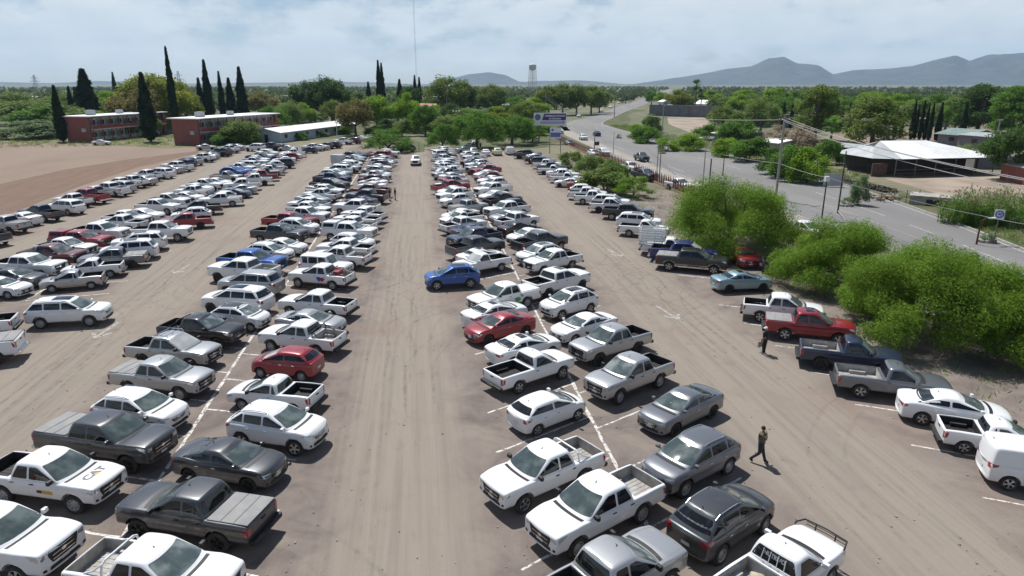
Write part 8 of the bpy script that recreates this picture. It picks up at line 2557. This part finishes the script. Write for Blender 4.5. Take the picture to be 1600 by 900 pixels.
if v:
    flat_text('CONTIGO', .11, lambda a, b: Vector((.20 - a, 0, .80 + b)), M_['decal_grey'], v[0], v[1], 'side', 1) if False else None
v = find('white single-cab truck with barred')
if v:
    r, kd = v; K = KIND[kd]
    mb = MB()
    zr = K['roof'] - .16; zb_ = K['belt'] + .12
    for s in (-.40, -.14, .14, .40):
        mb.tube((K['rb'] - .0 + .0, s, zb_), (K['rt'] - .035, s * .95, zr), .016, None, 5)
    mb.tube((K['rb'] - .0, -.72, zb_), (K['rb'] - .0, .72, zb_), .016, None, 5)
    mb.build('window_bars', M_['white_plastic'], r)
    h = K['L'] / 2; zz = K['deck'][-1][1]
    mb = MB()
    mb.path([(h - .35, -.86, zz + .02), (h - .28, -.86, zz + .09), (h + .08, -.74, zz + .10), (h + .14, 0, zz + .11), (h + .08, .74, zz + .10), (h - .28, .86, zz + .09), (h - .35, .86, zz + .02)], .028, 7)
    for s in (-.35, .35): mb.tube((h + .12, s, zz + .10), (h + .02, s, zz - .45), .024, None, 6)
    for z in (.02, -.08): mb.path([(h + .12, -.70, zz + z), (h + .16, 0, zz + z), (h + .12, .70, zz + z)], .014, 5)
    mb.build('tube_guard', M_['black_trim'], r)
    me = text_mesh('lettering', 'NUTRIVO', .17, M_['decal_grey'], 1.0, 0.0)
    V = []
    for q in me.vertices:
        h_, n_, _, _ = PROTO[kd]['bvh'].ray_cast(Vector((-6, -q.co.x, K['belt'] + .36 + q.co.y)), Vector((1, 0, 0)))
        V.append(h_ + n_ * .014 if h_ else Vector((0, 0, 1)))
    m2 = bpy.data.meshes.new('lettering'); m2.from_pydata(V, [], [tuple(f.vertices) for f in me.polygons]); m2.materials.append(M_['decal_grey']); put('lettering', m2, r)
    b0, b1, bz, yw, zt = K['bed_dims']
    tag(mobj('hay_sack', (lambda mb_: (mb_.box((0, 0, 0), (.6, .45, .3)), mb_.mesh('hay_sack', [weathered('sack', (.45, .40, .30), (.30, .26, .18), 3, .9, .3)], 50, .09))[1])(MB()), None, r.matrix_basis @ Vector((0, 0, 0))), 'pale sack lying in the bed of the barred-window truck', 'sack')
    o = bpy.data.objects['hay_sack']; a = r.rotation_euler.z
    o.location = (r.location.x + cos(a) * (b1 - .5) - sin(a) * .1, r.location.y + sin(a) * (b1 - .5) + cos(a) * .1, bz + .18); o.rotation_euler = (0, 0, a + .5)
v = find('white double-cab pickup with tie hooks')
if v:
    r, kd = v; K = KIND[kd]; b0, b1, bz, yw, zt = K['bed_dims']
    for k in range(4):
        for s in (1, -1):
            b = MB(); b.path([(b0 + .3 + k * .32, s * (K['W'] * .955 + .01), 1.02), (b0 + .27 + k * .32, s * (K['W'] * .955 + .05), .96), (b0 + .33 + k * .32, s * (K['W'] * .955 + .05), .93)], .012, 5); b.build('tie_hook', M_['black_trim'], r)
v = find('black crew-cab pickup with silver lower trim')
if v:
    r, kd = v; K = KIND[kd]; P = PROTO[kd]
    for s in (1, -1):
        mb = MB(); project(mb, P['bvh'], [(K['xa'] - K['R'] * 1.2, K['zb'] + .07), (K['xa'] - K['R'] * 1.2, K['zb'] + .24), (K['xb'] + K['R'] * 1.2, K['zb'] + .24), (K['xb'] + K['R'] * 1.2, K['zb'] + .07)], 'side', .012, .2, 0, s, 0)
        for ax in (K['xa'], K['xb']):
            q = K['R'] * 1.19; p = [(ax + q * cos(a), K['R'] + q * sin(a)) for a in [pi * k / 10 for k in range(11)]] + [(ax + (q + .09) * cos(a), K['R'] + (q + .09) * sin(a)) for a in [pi * k / 10 for k in range(10, -1, -1)]]
            project(mb, P['bvh'], p, 'side', .014, .08, 0, s, 0)
        put('silver_trim', mb.mesh('silver_trim', [PAINT['S']]), r)
# rubbish and stones strewn over the dirt
rb = MB(); q = random.Random(9)
for k in range(900):
    x = q.uniform(-22, 24); y = 15 + 60 * q.random() ** 1.6; s = q.uniform(.02, .055)
    rb.box((x, y, s * .35 + .004), (s * q.uniform(.7, 1.6), s, s * .8), 0, q.uniform(0, 3))
tag(rb.build('pebbles', weathered('pebble', (.36, .32, .28), (.13, .11, .10), 3, .9, 0)), kind='stuff')

# ------------------------------------------------------------------ haze: the dry air between here and the hills
hm = bpy.data.materials.new('haze'); hm.use_nodes = True
hm.node_tree.nodes.clear()
hv = hm.node_tree.nodes.new('ShaderNodeVolumePrincipled')
hv.inputs['Color'].default_value = (.49, .71, 1.0, 1)
hv.inputs['Density'].default_value = 0.00006
hv.inputs['Anisotropy'].default_value = 0.1
hoo = hm.node_tree.nodes.new('ShaderNodeOutputMaterial')
hm.node_tree.links.new(hv.outputs[0], hoo.inputs['Volume'])
mb = MB(); mb.box((0, 0, 349.5), (26000, 26000, 701))
hz_ = mb.build('haze', hm)
tag(hz_, kind='stuff')
